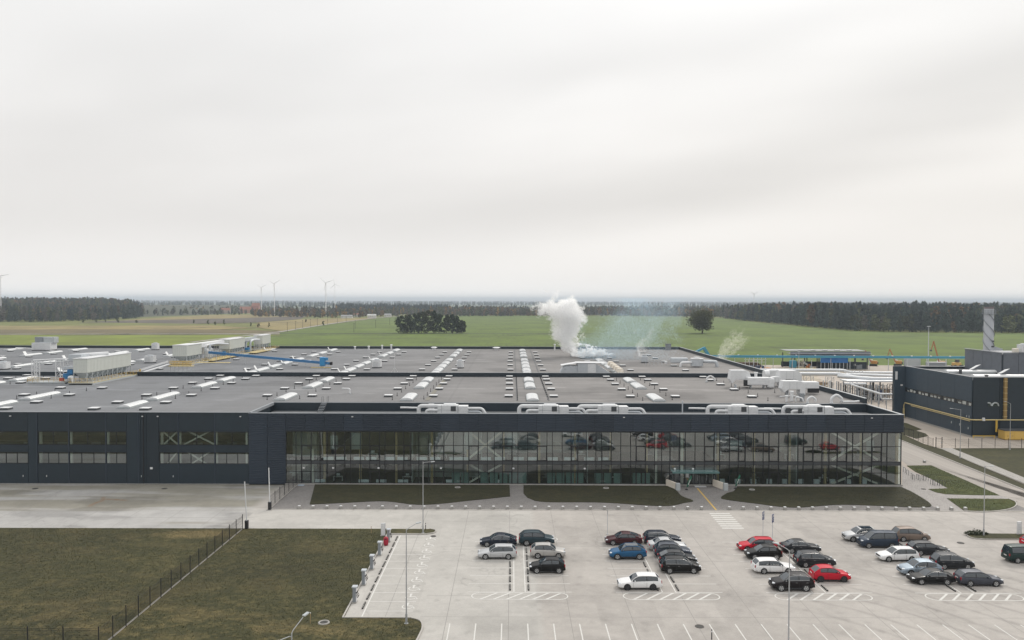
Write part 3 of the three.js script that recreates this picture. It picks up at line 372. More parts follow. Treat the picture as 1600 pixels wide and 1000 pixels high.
{ // rooms behind the glass
  obj('interior_floor', bx(104.2, 0.06, 12.6, 13.9, 0.05, zF - 6.7), MT.carpet, office); obj('floor_slab', setUV(bx(104.2, 0.62, 12.4, 13.9, 3.46, zF - 6.7), 5), M(0.05, 0.045, 0.045, 0.9), office); obj('ceiling', bx(104.2, 0.2, 12.4, 13.9, 9.1, zF - 6.7), MT.ceiling, office);
  const parts = [-38.2, -33.4, -17, -5.2, 13, 24.9, 34.9, 48.8, 66];
  for (let i = 0; i < parts.length - 1; i++) { const a = parts[i], b = parts[i + 1], d = [3, 9, 5.5, 7, 8, 9, 10, 11][i]; for (const [y, h] of [[0.13, 3.32], [4.1, 4.98]]) obj('interior_wall', bx(b - a - 0.1, h, 0.15, (a + b) / 2, y, zF - d - (y > 1 ? 0.6 : 0)), [[MT.innerPale, MT.innerDark, MT.innerPale, MT.inner, MT.innerDark, MT.inner, MT.innerDark, MT.inner], [MT.innerPale, MT.inner, MT.innerPale, MT.innerPale, MT.inner, MT.innerPale, MT.inner, MT.inner]][y > 1 ? 1 : 0][i], office); for (const [y, h] of [[0.13, 3.32], [4.1, 4.98]]) obj('partition', bx(0.12, h, 11, b - 0.02, y, zF - 6.6), MT.innerPale, office); }
  for (let x = -31.9; x < 66; x += 6.1) for (const [y, h] of [[0.13, 3.32], [4.1, 4.98]]) obj('column', rb(0.4, h, 0.4, x, y, zF - 0.75, 0.02, 1), MT.wood, office);
  for (const x of [-33.9, 24.5, 29.0]) obj('column', bx(0.42, 9, 0.3, x, 0.13, zF - 0.6), MT.cream, office);
  for (const x of [-7.4, 54.6]) { const w = x > 0 ? 8 : 5.7; obj('brace', beam([x, 4.3, zF - 0.7], [x + w, 9.0, zF - 0.7], 0.24, 0.3), MT.cream, office); obj('brace', beam([x + w, 4.3, zF - 1.0], [x, 9.0, zF - 1.0], 0.24, 0.3), MT.cream, office); obj('brace', beam([x, 0.2, zF - 0.7], [x + w, 3.4, zF - 0.7], 0.24, 0.3), MT.cream, office); obj('brace', beam([x + w, 0.2, zF - 1.0], [x, 3.4, zF - 1.0], 0.24, 0.3), MT.cream, office); }
  const rad = join([rb(1.75, 0.52, 0.12, 0, 0, 0, 0.03)]); const up = [-31.8, -29.6, -26.6, -24.5, -21.4, -19.2, -15.9, -13.6, -10.3, -8.6, -5.0, -2.6, 0.6, 3, 6.4, 9.2, 12.6, 15.0], low = [-33.0, -25.6, -22.6, -18.9, -10.7, -3.2];
  for (const x of up) { const r = obj('radiator', rad, MT.white, office); r.position.set(x + 0.6, 4.16, zF - 0.42); } for (const x of low) { const r = obj('radiator', rad, MT.white, office); r.position.set(x + 0.4, 0.3, zF - 0.42); }
  const R = rng(21); for (let i = 0; i < 16; i++) { const x = -30 + i * 6.0, y = i % 2 ? 4.1 : 0.13; obj('desk', [bx(1.6, 0.05, 0.8, x, y + 0.72, zF - 2.4), bx(0.06, 0.72, 0.7, x - 0.74, y, zF - 2.4), bx(0.06, 0.72, 0.7, x + 0.74, y, zF - 2.4), bx(0.6, 0.36, 0.05, x, y + 0.9, zF - 2.5)], R() < 0.5 ? MT.white : MT.grey, office); }
  for (let i = 0; i < 26; i++) { const x = -34 + i * 3.8, b = R(); if (b < 0.55) obj('blind', bx(1.0 + R(), 1.2 + R() * 2, 0.02, x, 9.0 - 3.0, zF - 0.35), R() < 0.4 ? MT.inner : M(0.3, 0.31, 0.29, 0.9), office); }
  for (let x = -36; x < 65; x += 3.05) for (const y of [3.38, 8.98]) obj('ceiling_panel', bx(1.2, 0.05, 5, x, y, zF - 4), MT.ceiling, office);
}
{ const fr = M(0.16, 0.24, 0.22, 0.8); for (let i = 0; i < 22; i++) { const x = -9.5 + i * 1.62; if (hash(i, 77) < 0.3) continue; obj('frosted_screen', bx(1.35, 1.75 + 0.1 * hash(i, 3), 0.02, x, 0.26, zF - 0.32 - 0.05 * hash(i, 5)), fr, office); } for (const [x, w] of [[-36.9, 2.2], [-34.9, 1.2]]) { obj('counter', bx(w, 0.35, 0.4, x, 1.75, zF - 1.2), MT.innerPale, office); } for (let x = 36; x < 63; x += 2.7) obj('planter', bx(0.9, 0.75, 0.4, x, 0.14, zF - 1.1), MT.white, office); }
{ // entrance
  obj('canopy', [bx(7.9, 0.09, 1.7, 30.9, 2.62, zF + 0.86), bx(7.9, 0.3, 0.06, 30.9, 2.42, zF + 1.72)], M(0.10, 0.19, 0.19, 0.15, 0.1), office);
  for (const [x, w] of [[28.1, 1.0], [29.9, 1.1], [31.2, 1.1], [32.7, 1.1], [34.0, 1.1]]) { const d = obj('entrance_door', [bx(0.08, 2.15, 0.1, x - w / 2, 0.22, zF + 0.04), bx(0.08, 2.15, 0.1, x + w / 2, 0.22, zF + 0.04), bx(w, 0.1, 0.1, x, 2.3, zF + 0.04), bx(w, 0.16, 0.1, x, 0.22, zF + 0.04)], MT.black, office); obj('handle', cyl(0.025, 0.9, x + w / 2 - 0.16, 0.9, zF + 0.14, 6), MT.galv, d); }
  obj('notice_board', [bx(0.5, 0.75, 0.04, 29.8, 1.45, zF + 0.12), bx(0.42, 0.3, 0.04, 28.85, 1.75, zF + 0.12)], MT.white, office);
  obj('door_mat', [bx(1.9, 0.03, 0.9, 31.9, 0.021, zF + 0.75)], MT.white, office);
  obj('door_mat', [bx(1.0, 0.03, 0.7, -35.6, 0.021, zF + 0.55)], M(0.35, 0.42, 0.5, 0.8), office);
}
for (const [x, l] of [[27.0, 'white ramp wall left of the entrance path ending in a grey block'], [34.9, 'white ramp wall right of the entrance path ending in a grey block']]) {
  const t = thing('ramp_wall', l, 'wall', [x, 0.02, zF + 1.6]); obj('rail_wall', [beam([-0.7, 0.55, -1.4], [0.3, 0.55, 1.2], 0.28, 1.1)], MT.cream, t); obj('end_block', rb(0.7, 1.15, 0.6, 0.55, 0, 1.75, 0.03), MT.paleGrey, t);
}
{ const flag = (x, z, l) => { const t = thing('beach_flag', l, 'flag', [x, 0.1, z]); obj('pole', bar([0, 0, 0], [0.75, 2.3, -0.1], 0.025), MT.black, t); const s = new THREE.Shape(); s.moveTo(0, 0.35); s.quadraticCurveTo(0.25, 1.5, 0.75, 2.35); s.quadraticCurveTo(0.95, 2.2, 0.85, 1.9); s.lineTo(0.3, 0.45); const g = new THREE.ExtrudeGeometry(s, { depth: 0.015, bevelEnabled: false }); g.translate(0, 0, -0.06); obj('banner', g, M(0.02, 0.13, 0.08, 0.7), t); obj('stripe', bar([0.3, 0.8, 0], [0.62, 1.6, -0.03], 0.04), MT.paint, t); obj('base', cyl(0.25, 0.06, 0, 0, 0, 10), MT.black, t); };
  flag(29.0, zF + 3.2, 'slanting green feather flag left of the entrance path'); flag(37.3, zF + 2.4, 'slanting green feather flag right of the entrance path'); }
// ---------- parked cars ----------
const carGlass = new THREE.MeshPhysicalMaterial({ color: new THREE.Color(0.016, 0.028, 0.040), roughness: 0.05, specularIntensity: 1, ior: 1.95 });
const carM = { tyre: M(0.018, 0.018, 0.019, 0.85), arch: M(0.012, 0.012, 0.013, 0.9), alloy: M(0.46, 0.47, 0.48, 0.35, 0.6), darkAlloy: M(0.05, 0.05, 0.055, 0.4, 0.5), lamp: M(0.62, 0.65, 0.68, 0.12, 0.2), tail: M(0.30, 0.012, 0.02, 0.2), plate: M(0.7, 0.7, 0.68, 0.5), plastic: M(0.025, 0.025, 0.027, 0.7), chrome: M(0.5, 0.5, 0.5, 0.25, 0.7) };
const paintCache = new Map();
const paintOf = (c) => { const k = c.join(); if (!paintCache.has(k)) paintCache.set(k, new THREE.MeshPhysicalMaterial({ color: new THREE.Color(...c.slice(0, 3)), roughness: 0.42, metalness: c[3] ?? 0.15, specularIntensity: 0.2, clearcoat: 0.3, clearcoatRoughness: 0.04 })); return paintCache.get(k); };
// lengths from the nose: cowl, top of windscreen, end of roof, foot of rear window
const KIND = {
  sedan: { L: 4.75, W: 1.83, H: 1.46, hood: 0.80, cowl: 1.42, ws: 2.12, re: 3.32, rw: 4.08, belt: 0.93, beltR: 0.98, deck: 1.02, q: 3.72, r: 0.325, wf: 0.92, wr: 3.72, ride: 0.2 },
  liftback: { L: 4.72, W: 1.83, H: 1.46, hood: 0.78, cowl: 1.36, ws: 2.1, re: 3.2, rw: 4.34, belt: 0.93, beltR: 1.0, deck: 1.04, q: 3.8, r: 0.325, wf: 0.92, wr: 3.66, ride: 0.2 },
  wagon: { L: 4.76, W: 1.84, H: 1.48, hood: 0.80, cowl: 1.40, ws: 2.1, re: 4.18, rw: 4.64, belt: 0.93, beltR: 1.0, deck: 1.0, q: 4.28, r: 0.33, wf: 0.94, wr: 3.72, ride: 0.19, rails: 1, tall: 1 },
  suv: { L: 4.58, W: 1.87, H: 1.68, hood: 0.98, cowl: 1.26, ws: 1.92, re: 3.86, rw: 4.42, belt: 1.1, beltR: 1.18, deck: 1.16, q: 3.98, r: 0.37, wf: 0.9, wr: 3.58, ride: 0.27, rails: 1, tall: 1, clad: 1 },
  cuv: { L: 4.5, W: 1.84, H: 1.60, hood: 0.92, cowl: 1.24, ws: 1.96, re: 3.5, rw: 4.34, belt: 1.05, beltR: 1.14, deck: 1.12, q: 3.76, r: 0.36, wf: 0.9, wr: 3.58, ride: 0.25, clad: 1 },
  hatch: { L: 4.05, W: 1.76, H: 1.47, hood: 0.84, cowl: 1.14, ws: 1.86, re: 3.3, rw: 3.88, belt: 0.97, beltR: 1.04, deck: 1.0, q: 3.3, r: 0.32, wf: 0.82, wr: 3.3, ride: 0.19, tall: 1 },
  mpv: { L: 4.62, W: 1.84, H: 1.68, hood: 0.94, cowl: 1.0, ws: 1.98, re: 4.0, rw: 4.5, belt: 1.02, beltR: 1.08, deck: 1.04, q: 4.12, r: 0.335, wf: 0.92, wr: 3.66, ride: 0.2, rails: 1, tall: 1 },
  van: { L: 4.8, W: 1.9, H: 1.93, hood: 1.08, cowl: 1.0, ws: 1.82, re: 4.55, rw: 4.74, belt: 1.16, beltR: 1.18, deck: 1.14, q: 4.4, r: 0.34, wf: 0.9, wr: 3.84, ride: 0.22, tall: 1 },
};
function lofted(sections, closed, pick) { // sections of equal length -> bucket name -> indexed geometry
  const B = {}, n = sections[0].length;
  for (let i = 0; i < sections.length - 1; i++) for (let j = 0; j < n - (closed ? 0 : 1); j++) { const k = pick(i, j); (B[k] ||= []).push([i, j]); }
  const out = {};
  for (const [k, quads] of Object.entries(B)) {
    const id = new Map(), pos = [], idx = []; const v = (i, j) => { j %= n; const key = i * 1000 + j; if (!id.has(key)) { id.set(key, pos.length / 3); pos.push(...sections[i][j]); } return id.get(key); };
    for (const [i, j] of quads) { const a = v(i, j), b = v(i + 1, j), c = v(i + 1, j + 1), d = v(i, j + 1); idx.push(a, d, b, b, d, c); }
    const g = new THREE.BufferGeometry(); g.setAttribute('position', new THREE.Float32BufferAttribute(pos, 3)); g.setIndex(idx); g.computeVertexNormals(); out[k] = g;
  } return out;
}
const carShapes = new Map();
function carShape(kind) {
  if (carShapes.has(kind)) return carShapes.get(kind);
  const p = KIND[kind], { L, W, H } = p, w0 = W / 2, X = (d) => L / 2 - d;
  const line = (pts, x) => { for (let i = 0; i < pts.length - 1; i++) if (x <= pts[i + 1][0]) { const t = (x - pts[i][0]) / (pts[i + 1][0] - pts[i][0]); return lerp(pts[i][1], pts[i + 1][1], clamp(t)); } return pts[pts.length - 1][1]; };
  const topPts = [[0, 0.52], [0.05, 0.66], [0.16, p.hood - 0.13], [0.42, p.hood - 0.03], [p.cowl * 0.7, p.hood + 0.05], [p.cowl, p.belt - 0.015], [p.rw - 0.5, p.beltR], [p.rw, p.deck], [L - 0.12, p.deck - 0.06], [L - 0.03, p.deck - 0.3], [L, 0.56]];
  const wide = (d) => w0 * (1 - 0.20 * Math.pow(1 - smooth(0, 0.75, d), 2) - 0.13 * Math.pow(1 - smooth(0, 0.7, L - d), 2)), low = (d) => p.ride + 0.06 * (1 - smooth(0, 0.4, d)) + 0.10 * (1 - smooth(0, 0.5, L - d));
  const sec = (d) => { const w = wide(d), yb = low(d), yt = line(topPts, d), h = yt - yb, half = [[w * 0.86, yb], [w * 0.965, yb + h * 0.16], [w, yb + h * 0.5], [w * 0.985, yb + h * 0.74], [w * 0.955, yt - h * 0.08], [w * 0.88, yt - 0.005], [w * 0.55, yt + 0.02]]; return [...half.map(([z, y]) => [X(d), y, z]), ...half.slice().reverse().map(([z, y]) => [X(d), y, -z])]; };
  const ds = [0, 0.03, 0.08, 0.16, 0.28, 0.42, 0.7, p.cowl * 0.85, p.cowl, 1.9, 2.4, 2.9, 3.3, p.rw - 0.5, p.rw - 0.2, p.rw, L - 0.12, L - 0.06, L - 0.02, L].sort((a, b) => a - b).filter((d, i, A) => !i || d - A[i - 1] > 0.015);
  const S = ds.map(sec), cap = (s, flip) => { const c = [s[0][0], 0.45, 0], q = s.map(() => c.slice()); return flip ? [q, s] : [s, q]; };
  const shell = lofted([...cap(S[0], true).slice(0, 1), ...S, cap(S[S.length - 1])[1]], true, () => 'paint').paint;
  // greenhouse
  const roofPts = [[p.cowl - 0.04, p.belt - 0.02], [p.cowl + (p.ws - p.cowl) * 0.5, lerp(p.belt, H, 0.56)], [p.ws, H - 0.055], [p.ws + 0.35, H - 0.012], [(p.ws + p.re) / 2, H], [p.re - 0.4, H - 0.02], [p.re, H - 0.07], [lerp(p.re, p.rw, 0.55), lerp(H - 0.07, p.deck, 0.46)], [p.rw, p.deck - 0.02]];
  const bx0 = lerp(p.ws, p.q, 0.42), gd = [p.cowl - 0.04, p.cowl + 0.12, p.cowl + (p.ws - p.cowl) * 0.5, p.ws - 0.1, p.ws, p.ws + 0.35, bx0, bx0 + 0.09, lerp(bx0, p.q, 0.5), p.q, p.q + 0.08, p.re - 0.12, p.re, lerp(p.re, p.rw, 0.3), lerp(p.re, p.rw, 0.8), p.rw].sort((a, b) => a - b).filter((d, i, A) => !i || d - A[i - 1] > 0.012);
  const gsec = (d) => { const yb = lerp(p.belt, p.beltR, clamp((d - p.cowl) / (p.rw - p.cowl))) - 0.035, yt = Math.max(line(roofPts, d), yb + 0.004), wb = wide(d) * 0.935, wt = wb - (yt - yb) * 0.27, half = [[wb, yb], [lerp(wb, wt, 0.12), lerp(yb, yt, 0.12)], [lerp(wb, wt, 0.5) + 0.012, lerp(yb, yt, 0.5)], [lerp(wb, wt, 0.84) + 0.006, lerp(yb, yt, 0.84)], [wt, lerp(yb, yt, 0.93)], [wt - 0.07, yt - 0.012 * clamp((yt - yb) * 3)], [wt * 0.5, yt + 0.012]]; return [...half.map(([z, y]) => [X(d), y, z]), ...half.slice().reverse().map(([z, y]) => [X(d), y, -z])]; };
  const G = gd.map(gsec), N = 14;
  const gh = lofted(G, false, (i, j) => {
    const d = (gd[i] + gd[i + 1]) / 2, jj = j < 6 ? j : j > 6 ? 12 - j : 6, side = j < 6 ? 'a' : 'b';
    if (jj >= 5) return d < p.ws - 0.02 ? 'windshield' : d > p.re + 0.02 ? 'rear_window' : 'paint';
    if (jj === 0 || jj === 4) return 'paint';
    if (d > p.q || d < p.cowl + 0.1) return 'paint';
    if (d > bx0 && d < bx0 + 0.09) return 'pillar';
    return (d < bx0 ? 'front_' : 'rear_') + side;
  });
  const rail = [1, -1].map((s) => { const c = new THREE.CatmullRomCurve3(gd.map((d, i) => new THREE.Vector3(...G[i][s > 0 ? 5 : 8]))); return new THREE.TubeGeometry(c, 26, 0.036, 5); });
  const side = (k, off) => [1, -1].map((s) => { const i0 = gd.findIndex((d) => d > p.cowl + 0.1), i1 = gd.findIndex((d) => d >= p.q), c = new THREE.CatmullRomCurve3(gd.slice(i0, i1 + 1).map((d, i) => { const v = G[i0 + i][s > 0 ? k : 13 - k]; return new THREE.Vector3(v[0], v[1], v[2] + s * off); })); return new THREE.TubeGeometry(c, 20, 0.02, 4); });
  const out = {
    trim: join([...side(1, 0.012), ...side(4, 0.01)]), body: join([shell, gh.paint, ...rail]), windshield: gh.windshield, rear_window: gh.rear_window, pillar: gh.pillar, sides: ['front_a', 'front_b', 'rear_a', 'rear_b'].map((k) => gh[k]).filter(Boolean), p,
    grille: join([rb(0.08, 0.2, W * 0.5, X(0.035), 0.5, 0, 0.03), rb(0.1, 0.12, W * 0.62, X(0.05), 0.26, 0, 0.03)]),
    seams: join([...[p.cowl + 0.18, bx0 + 0.03, Math.min(p.q - 0.12, p.wr + 0.05)].flatMap((d) => [1, -1].map((s) => bx(0.014, 0.5, 0.02, X(d), p.ride + 0.14, s * (wide(d) - 0.006)))), ...[1, -1].map((s) => bx(p.wr - p.wf - 2 * p.r - 0.1, 0.1, 0.05, X((p.wf + p.wr) / 2), p.ride - 0.03, s * (w0 * 0.9)))]),
    arches: join([p.wf, p.wr].flatMap((d) => [1, -1].map((s) => { const g = new THREE.CylinderGeometry(p.r + 0.055, p.r + 0.055, 0.3, 20); g.rotateX(Math.PI / 2); g.translate(X(d), p.r, s * (wide(d) - 0.144)); return g; }))),
    tyre: (() => { const g = new THREE.CylinderGeometry(p.r, p.r, 0.2, 20); g.rotateX(Math.PI / 2); return join([g]); })(),
    rim: (() => { const g = new THREE.CylinderGeometry(p.r * 0.68, p.r * 0.68, 0.012, 16); g.rotateX(Math.PI / 2); return join([g]); })(),
    spoke: join([...Array(5)].map((_, i) => { const g = bx(p.r * 0.2, p.r * 0.42, 0.016, 0, p.r * 0.2, 0); g.rotateZ(i * Math.PI * 2 / 5 + 0.3); return g; })),
    head: rb(0.34, 0.13, 0.36, 0, -0.065, 0, 0.05, 2), tail: p.tall ? rb(0.12, 0.36, 0.2, 0, -0.18, 0, 0.05, 2) : rb(0.16, 0.17, 0.34, 0, -0.08, 0, 0.05, 2), mirror: rb(0.12, 0.14, 0.2, 0, 0, 0, 0.05, 2), plate: bx(0.02, 0.11, 0.5), handle: rb(0.2, 0.03, 0.03, 0, 0, 0, 0.012, 1), wide, X,
  };
  carShapes.set(kind, out); return out;
}
function car(kind, color, label, x, z, facing, o = {}) {
  const S = carShape(kind), p = S.p, { X, wide } = S, t = thing('parked_car', label, kind === 'van' ? 'van' : 'car', [x, 0.012, z], (facing === 'L' ? Math.PI : 0) + (hash(Math.round(x * 7), Math.round(z * 5)) - 0.5) * 0.035, 'cars parked in the rows of the car park');
  const s = o.scale || 1; const paint = paintOf(color);
  const body = obj('body', S.body, paint, t);
  obj('windshield', S.windshield, carGlass, t); obj('rear_window', S.rear_window, carGlass, t); for (const g of S.sides) obj('side_window', g, carGlass, t);
  if (S.pillar) obj('pillar', S.pillar, carM.plastic, t);
  obj('window_trim', S.trim, o.chrome ? carM.chrome : carM.plastic, t);
  obj('grille', S.grille, carM.plastic, t); obj('door_seam', S.seams, carM.plastic, body); obj('wheel_arch', S.arches, carM.arch, t);
  for (const d of [p.wf, p.wr]) for (const q of [1, -1]) { const w = new THREE.Group(); w.name = 'wheel'; t.add(w); w.position.set(X(d), p.r, q * (wide(d) - 0.088)); obj('tyre', S.tyre, carM.tyre, w); const r = obj('rim', S.rim, o.darkWheels ? carM.darkAlloy : carM.alloy, w); r.position.z = q * 0.1; const k = obj('spoke_gap', S.spoke, carM.arch, w); k.position.z = q * 0.1; k.rotation.z = d; }
  for (const q of [1, -1]) { const h = obj('headlight', S.head, carM.lamp, t); h.position.set(X(0.19), p.hood - 0.155, q * (wide(0.2) - 0.235)); h.rotation.y = q * 0.34; const k = obj('taillight', S.tail, carM.tail, t); k.position.set(X(p.L - 0.07 - (p.tall ? 0.02 : 0)), p.deck - (p.tall ? 0.2 : 0.2), q * (wide(p.L - 0.1) - (p.tall ? 0.11 : 0.17))); const m = obj('mirror', S.mirror, o.blackMirrors ? carM.plastic : paint, t); m.position.set(X(p.cowl + 0.36), p.belt + 0.0, q * (wide(p.cowl) + 0.06)); for (const d of [lerp(p.ws, p.q, 0.30), lerp(p.ws, p.q, 0.86)]) { const hd = obj('door_handle', S.handle, o.chrome ? carM.chrome : paint, t); hd.position.set(X(d), p.belt - 0.16, q * (wide(d) + 0.005)); } }
  for (const [d, y] of [[0.012, 0.42], [p.L - 0.01, p.tall ? 0.72 : 0.6]]) { const k = obj('licence_plate', S.plate, carM.plate, t); k.position.set(X(d), y, 0); }
  if (p.rails && o.rails !== 0) for (const q of [1, -1]) obj('roof_rail', [bar([X(p.ws + 0.25), p.H + 0.02, q * (p.W / 2 - 0.27)], [X(p.re - 0.1), p.H + 0.015, q * (p.W / 2 - 0.27)], 0.022)], o.chrome ? carM.chrome : carM.plastic, t);
  if (p.clad) obj('sill_cladding', [1, -1].map((q) => rb(p.wr - p.wf - 2 * p.r - 0.12, 0.14, 0.08, X((p.wf + p.wr) / 2), p.ride - 0.01, q * (p.W / 2 - 0.035), 0.03)), carM.plastic, t);
  if (o.roofBlack) obj('sunroof', rb(1.5, 0.02, 1.0, X((p.ws + p.re) / 2), p.H - 0.002, 0, 0.01, 1), carGlass, t);
  if (s !== 1) t.scale.setScalar(s);
  return t;
}
const C = { navy: [0.014, 0.020, 0.034, 0.3], teal: [0.028, 0.050, 0.062, 0.4], silver: [0.50, 0.51, 0.52, 0.35], silverWarm: [0.46, 0.45, 0.43, 0.3], black: [0.0045, 0.0045, 0.005, 0.0], maroon: [0.060, 0.018, 0.022, 0.3], greyNavy: [0.045, 0.055, 0.075, 0.4], graphite: [0.022, 0.024, 0.028, 0.3], blue: [0.022, 0.105, 0.225, 0.4], white: [0.74, 0.74, 0.74, 0], red: [0.48, 0.010, 0.028, 0.1], brownBlack: [0.009, 0.006, 0.007, 0.2], vanBlue: [0.030, 0.044, 0.068, 0.3], beige: [0.19, 0.15, 0.125, 0.4], ice: [0.30, 0.36, 0.42, 0.35], bottle: [0.016, 0.034, 0.032, 0.2], slate: [0.062, 0.068, 0.085, 0.4] };
const dz = -0.92; // a car's near side lies this far in front of its middle
const at = (x, z, L = 0) => [x - L, z + dz];
car('liftback', C.navy, 'dark navy saloon at the far end of the first row, nose to the left', ...at(-1.68,-99.28), 'L', { chrome: 1 });
car('suv', C.teal, 'dark teal grey off-roader at the far end of the first row, nose to the right', ...at(3.22,-99.74), 'R', { rails: 0 });
car('wagon', C.silver, 'silver estate car in the first row beside the navy saloon', ...at(-1.71,-94.46), 'L');
car('suv', C.silverWarm, 'pale silver off-roader beside the black hatchback', ...at(4.42,-94.72), 'R', { scale: 0.94 });
car('hatch', C.black, 'black hatchback nearest in the first row', ...at(4.15,-89.57), 'L', { scale: 1.03 });
car('liftback', C.maroon, 'dark maroon saloon at the far end of the second row', ...at(14.45,-100.04), 'L');
car('wagon', C.navy, 'dark navy estate car at the far end of the second row', ...at(19.49,-100.45), 'R', { chrome: 1 });
car('sedan', C.silver, 'silver saloon between two dark cars in the second row', ...at(19.57,-97.56), 'R');
car('suv', C.greyNavy, 'blue grey off-roader behind the silver saloon', ...at(19.74,-94.88), 'R');
car('cuv', C.graphite, 'dark grey car half hidden behind the black people carrier', ...at(19.79,-92.21), 'R', { rails: 0 });
car('mpv', C.black, 'black people carrier nearest in the right half of the second row', ...at(19.54,-89.63), 'R', { rails: 0, chrome: 1 });
car('cuv', C.blue, 'bright blue crossover with black roof window', ...at(14.16,-94.46), 'L', { roofBlack: 1 });
car('wagon', C.white, 'white estate car with black wheels alone in the second row', ...at(13.99,-84.44), 'L', { darkWheels: 1, rails: 0 });
car('wagon', C.red, 'red estate car at the far end of the third row', ...at(30.95,-97.65), 'L');
car('hatch', C.black, 'black hatchback between the red and the white estate car', ...at(30.75,-94.54), 'L', { scale: 1.05 });
car('wagon', C.white, 'white estate car with red upright tail lamps, nose to the right', ...at(30.33,-89.59), 'R', { rails: 0 });
car('suv', C.brownBlack, 'dark brown off-roader nearest in the third row behind the lamp post', ...at(30.52,-84.18), 'L', { chrome: 1 });
car('sedan', C.graphite, 'dark grey saloon at the far end of the third row, nose to the right', ...at(36.18,-96.99), 'R', { chrome: 1 });
car('mpv', C.graphite, 'dark grey people carrier behind the red hatchback', ...at(35.96,-91.79), 'R', { rails: 0, chrome: 1 });
car('hatch', C.red, 'bright red hatchback nearest in the right half of the third row', ...at(35.86,-87.04), 'R', { darkWheels: 1, scale: 1.04 });
car('suv', C.silver, 'silver off-roader behind the dark blue van', ...at(45.87,-101.68), 'L', { roofBlack: 1 });
car('van', C.vanBlue, 'dark blue passenger van in the fourth row', ...at(46.82,-99.1), 'L');
car('mpv', C.beige, 'brown beige people carrier at the far end of the fourth row', ...at(52.44,-101.84), 'R', { rails: 0 });
car('wagon', C.graphite, 'dark grey estate car behind the two people carriers, nose to the right', ...at(51.81,-96.28), 'R');
car('wagon', C.white, 'white estate car beside the dark blue van', ...at(46.82,-93.91), 'L');
car('mpv', C.graphite, 'charcoal people carrier with roof rails in the fourth row', ...at(51.95,-91.2), 'R', { chrome: 1 });
car('cuv', C.ice, 'pale ice blue crossover behind the black saloon', ...at(46.91,-88.87), 'L', { scale: 1.02 });
car('sedan', C.black, 'black saloon nearest in the fourth row', ...at(46.8,-86.2), 'L', { chrome: 1 });
car('wagon', C.slate, 'slate grey estate car nearest in the right half of the fourth row', ...at(51.84,-85.77), 'R');
car('van', C.bottle, 'dark green van cut off by the right edge of the view', ...at(62.07,-93.52), 'R');
car('hatch', C.red, 'red car just entering the right edge beside the grass island', ...at(67.41,-99.05), 'R');
// ---------- street furniture ----------
{ // rubber wheel stops at the heads of the bays
  const src = thing('wheel_stop', 'black rubber wheel stop at the head of a marked parking bay', 'wheel stop', [0, 0.012, 0], 0, 'black wheel stops along the parking rows');
  obj('stop_bar', [rb(0.17, 0.11, 1.75, 0, 0, 0, 0.03, 1)], MT.rubber, src); obj('reflector', [-0.6, -0.2, 0.2, 0.6].flatMap((z) => [bx(0.1, 0.012, 0.14, 0.0, 0.105, z)]), M(0.3, 0.29, 0.26, 0.6), src);
  const spots = []; ROWS.forEach(([a, b], r) => { for (let k = 0; k < 7; k++) { const z = rowZ(k) + 1.26, w = (s) => `${ORD[k]} black wheel stop from the far end, ${s} line of the ${ORD[r]} parking row`; spots.push([a - 0.42, z, w('left')], [b + 0.38, z, w('right')]); } });
  for (let k = 0; k < 10; k++) spots.push([-15.1, -102.7 + 2.53 * k, `${ORD[k]} black wheel stop from the red bin, along the charging posts`]); spots.push([72.8, -101.5, 'black wheel stop beside the grass island, behind the dark green van'], [73.0, -99, 'black wheel stop under the dark green van']);
  spots.forEach(([x, z, l], i) => { if (!i) { src.position.set(x, 0.012, z); src.userData.label = l; } else copy(src, l, [x, 0.012, z], (hash(i, 3) - 0.5) * 0.04); });
}
{ // row of concrete blocks along the front pavement
  const src = thing('concrete_block', 'small concrete block in the long row along the front pavement', 'bollard', [0, 0.02, 0], 0, 'concrete blocks in a row along the car park edge');
  obj('block', rb(0.46, 0.42, 0.46, 0, 0, 0, 0.05, 2), MT.conc, src); obj('top_slab', rb(0.36, 0.05, 0.36, 0, 0.41, 0, 0.02, 1), MT.white, src);
  const xs = []; for (let x = -31.9; x < 68.5; x += 2.085) if (!(x > 28.6 && x < 32.2)) xs.push(x);
  const nl = xs.filter((x) => x < 30).length; xs.forEach((x, i) => { const p = [x, 0.02, -117.55 + (hash(i, 9) - 0.5) * 0.06], l = `small concrete block, ${x < 30 ? ordinal(nl - 1 - i) + ' to the left' : ordinal(i - nl) + ' to the right'} of the zebra crossing`; if (!i) { src.position.set(...p); src.userData.label = l; } else copy(src, l, p, (hash(i, 4) - 0.5) * 0.1); });
  const odd = copy(src, 'single concrete block on the pavement beyond the glass corner', [80.34,-152.47].flatMap((v, i) => i ? [0.03, v] : [v]), 0.2); delete odd.userData.group;
}
function lamp(label, x, z, h, heads, name = 'street_lamp') { // heads: [[turn, reach]]
  const t = thing(name, label, 'street lamp', [x, 0.02, z]);
  obj('pole', [cyl(0.072, h - 0.1, 0, 0.3, 0, 10, 0.04)], MT.pole, t); obj('base', [cyl(0.11, 1.0, 0, 0, 0, 10), cyl(0.2, 0.06, 0, 0, 0, 10)], MT.pole, t);
  for (const [a, r, rise] of heads) { const dx = Math.cos(a), dzz = Math.sin(a); obj('arm', tube([[0, h - 0.5, 0], [0, h + 0.05 + rise * 0.3, 0], [dx * r, h + 0.1 + rise, dzz * r]], 0.03, 7, 0, 0.2), MT.pole, t); const hd = obj('lamp_head', [rb(0.55, 0.08, 0.24, 0, -0.05, 0, 0.04, 2)], MT.paleGrey, t); hd.position.set(dx * (r + 0.3), h + 0.12 + rise * 1.15, dzz * (r + 0.3)); hd.rotation.set(0, -a, 0.12); const d = obj('diffuser', [rb(0.46, 0.02, 0.22, 0, -0.07, 0, 0.01, 1)], MT.white, hd); }
}
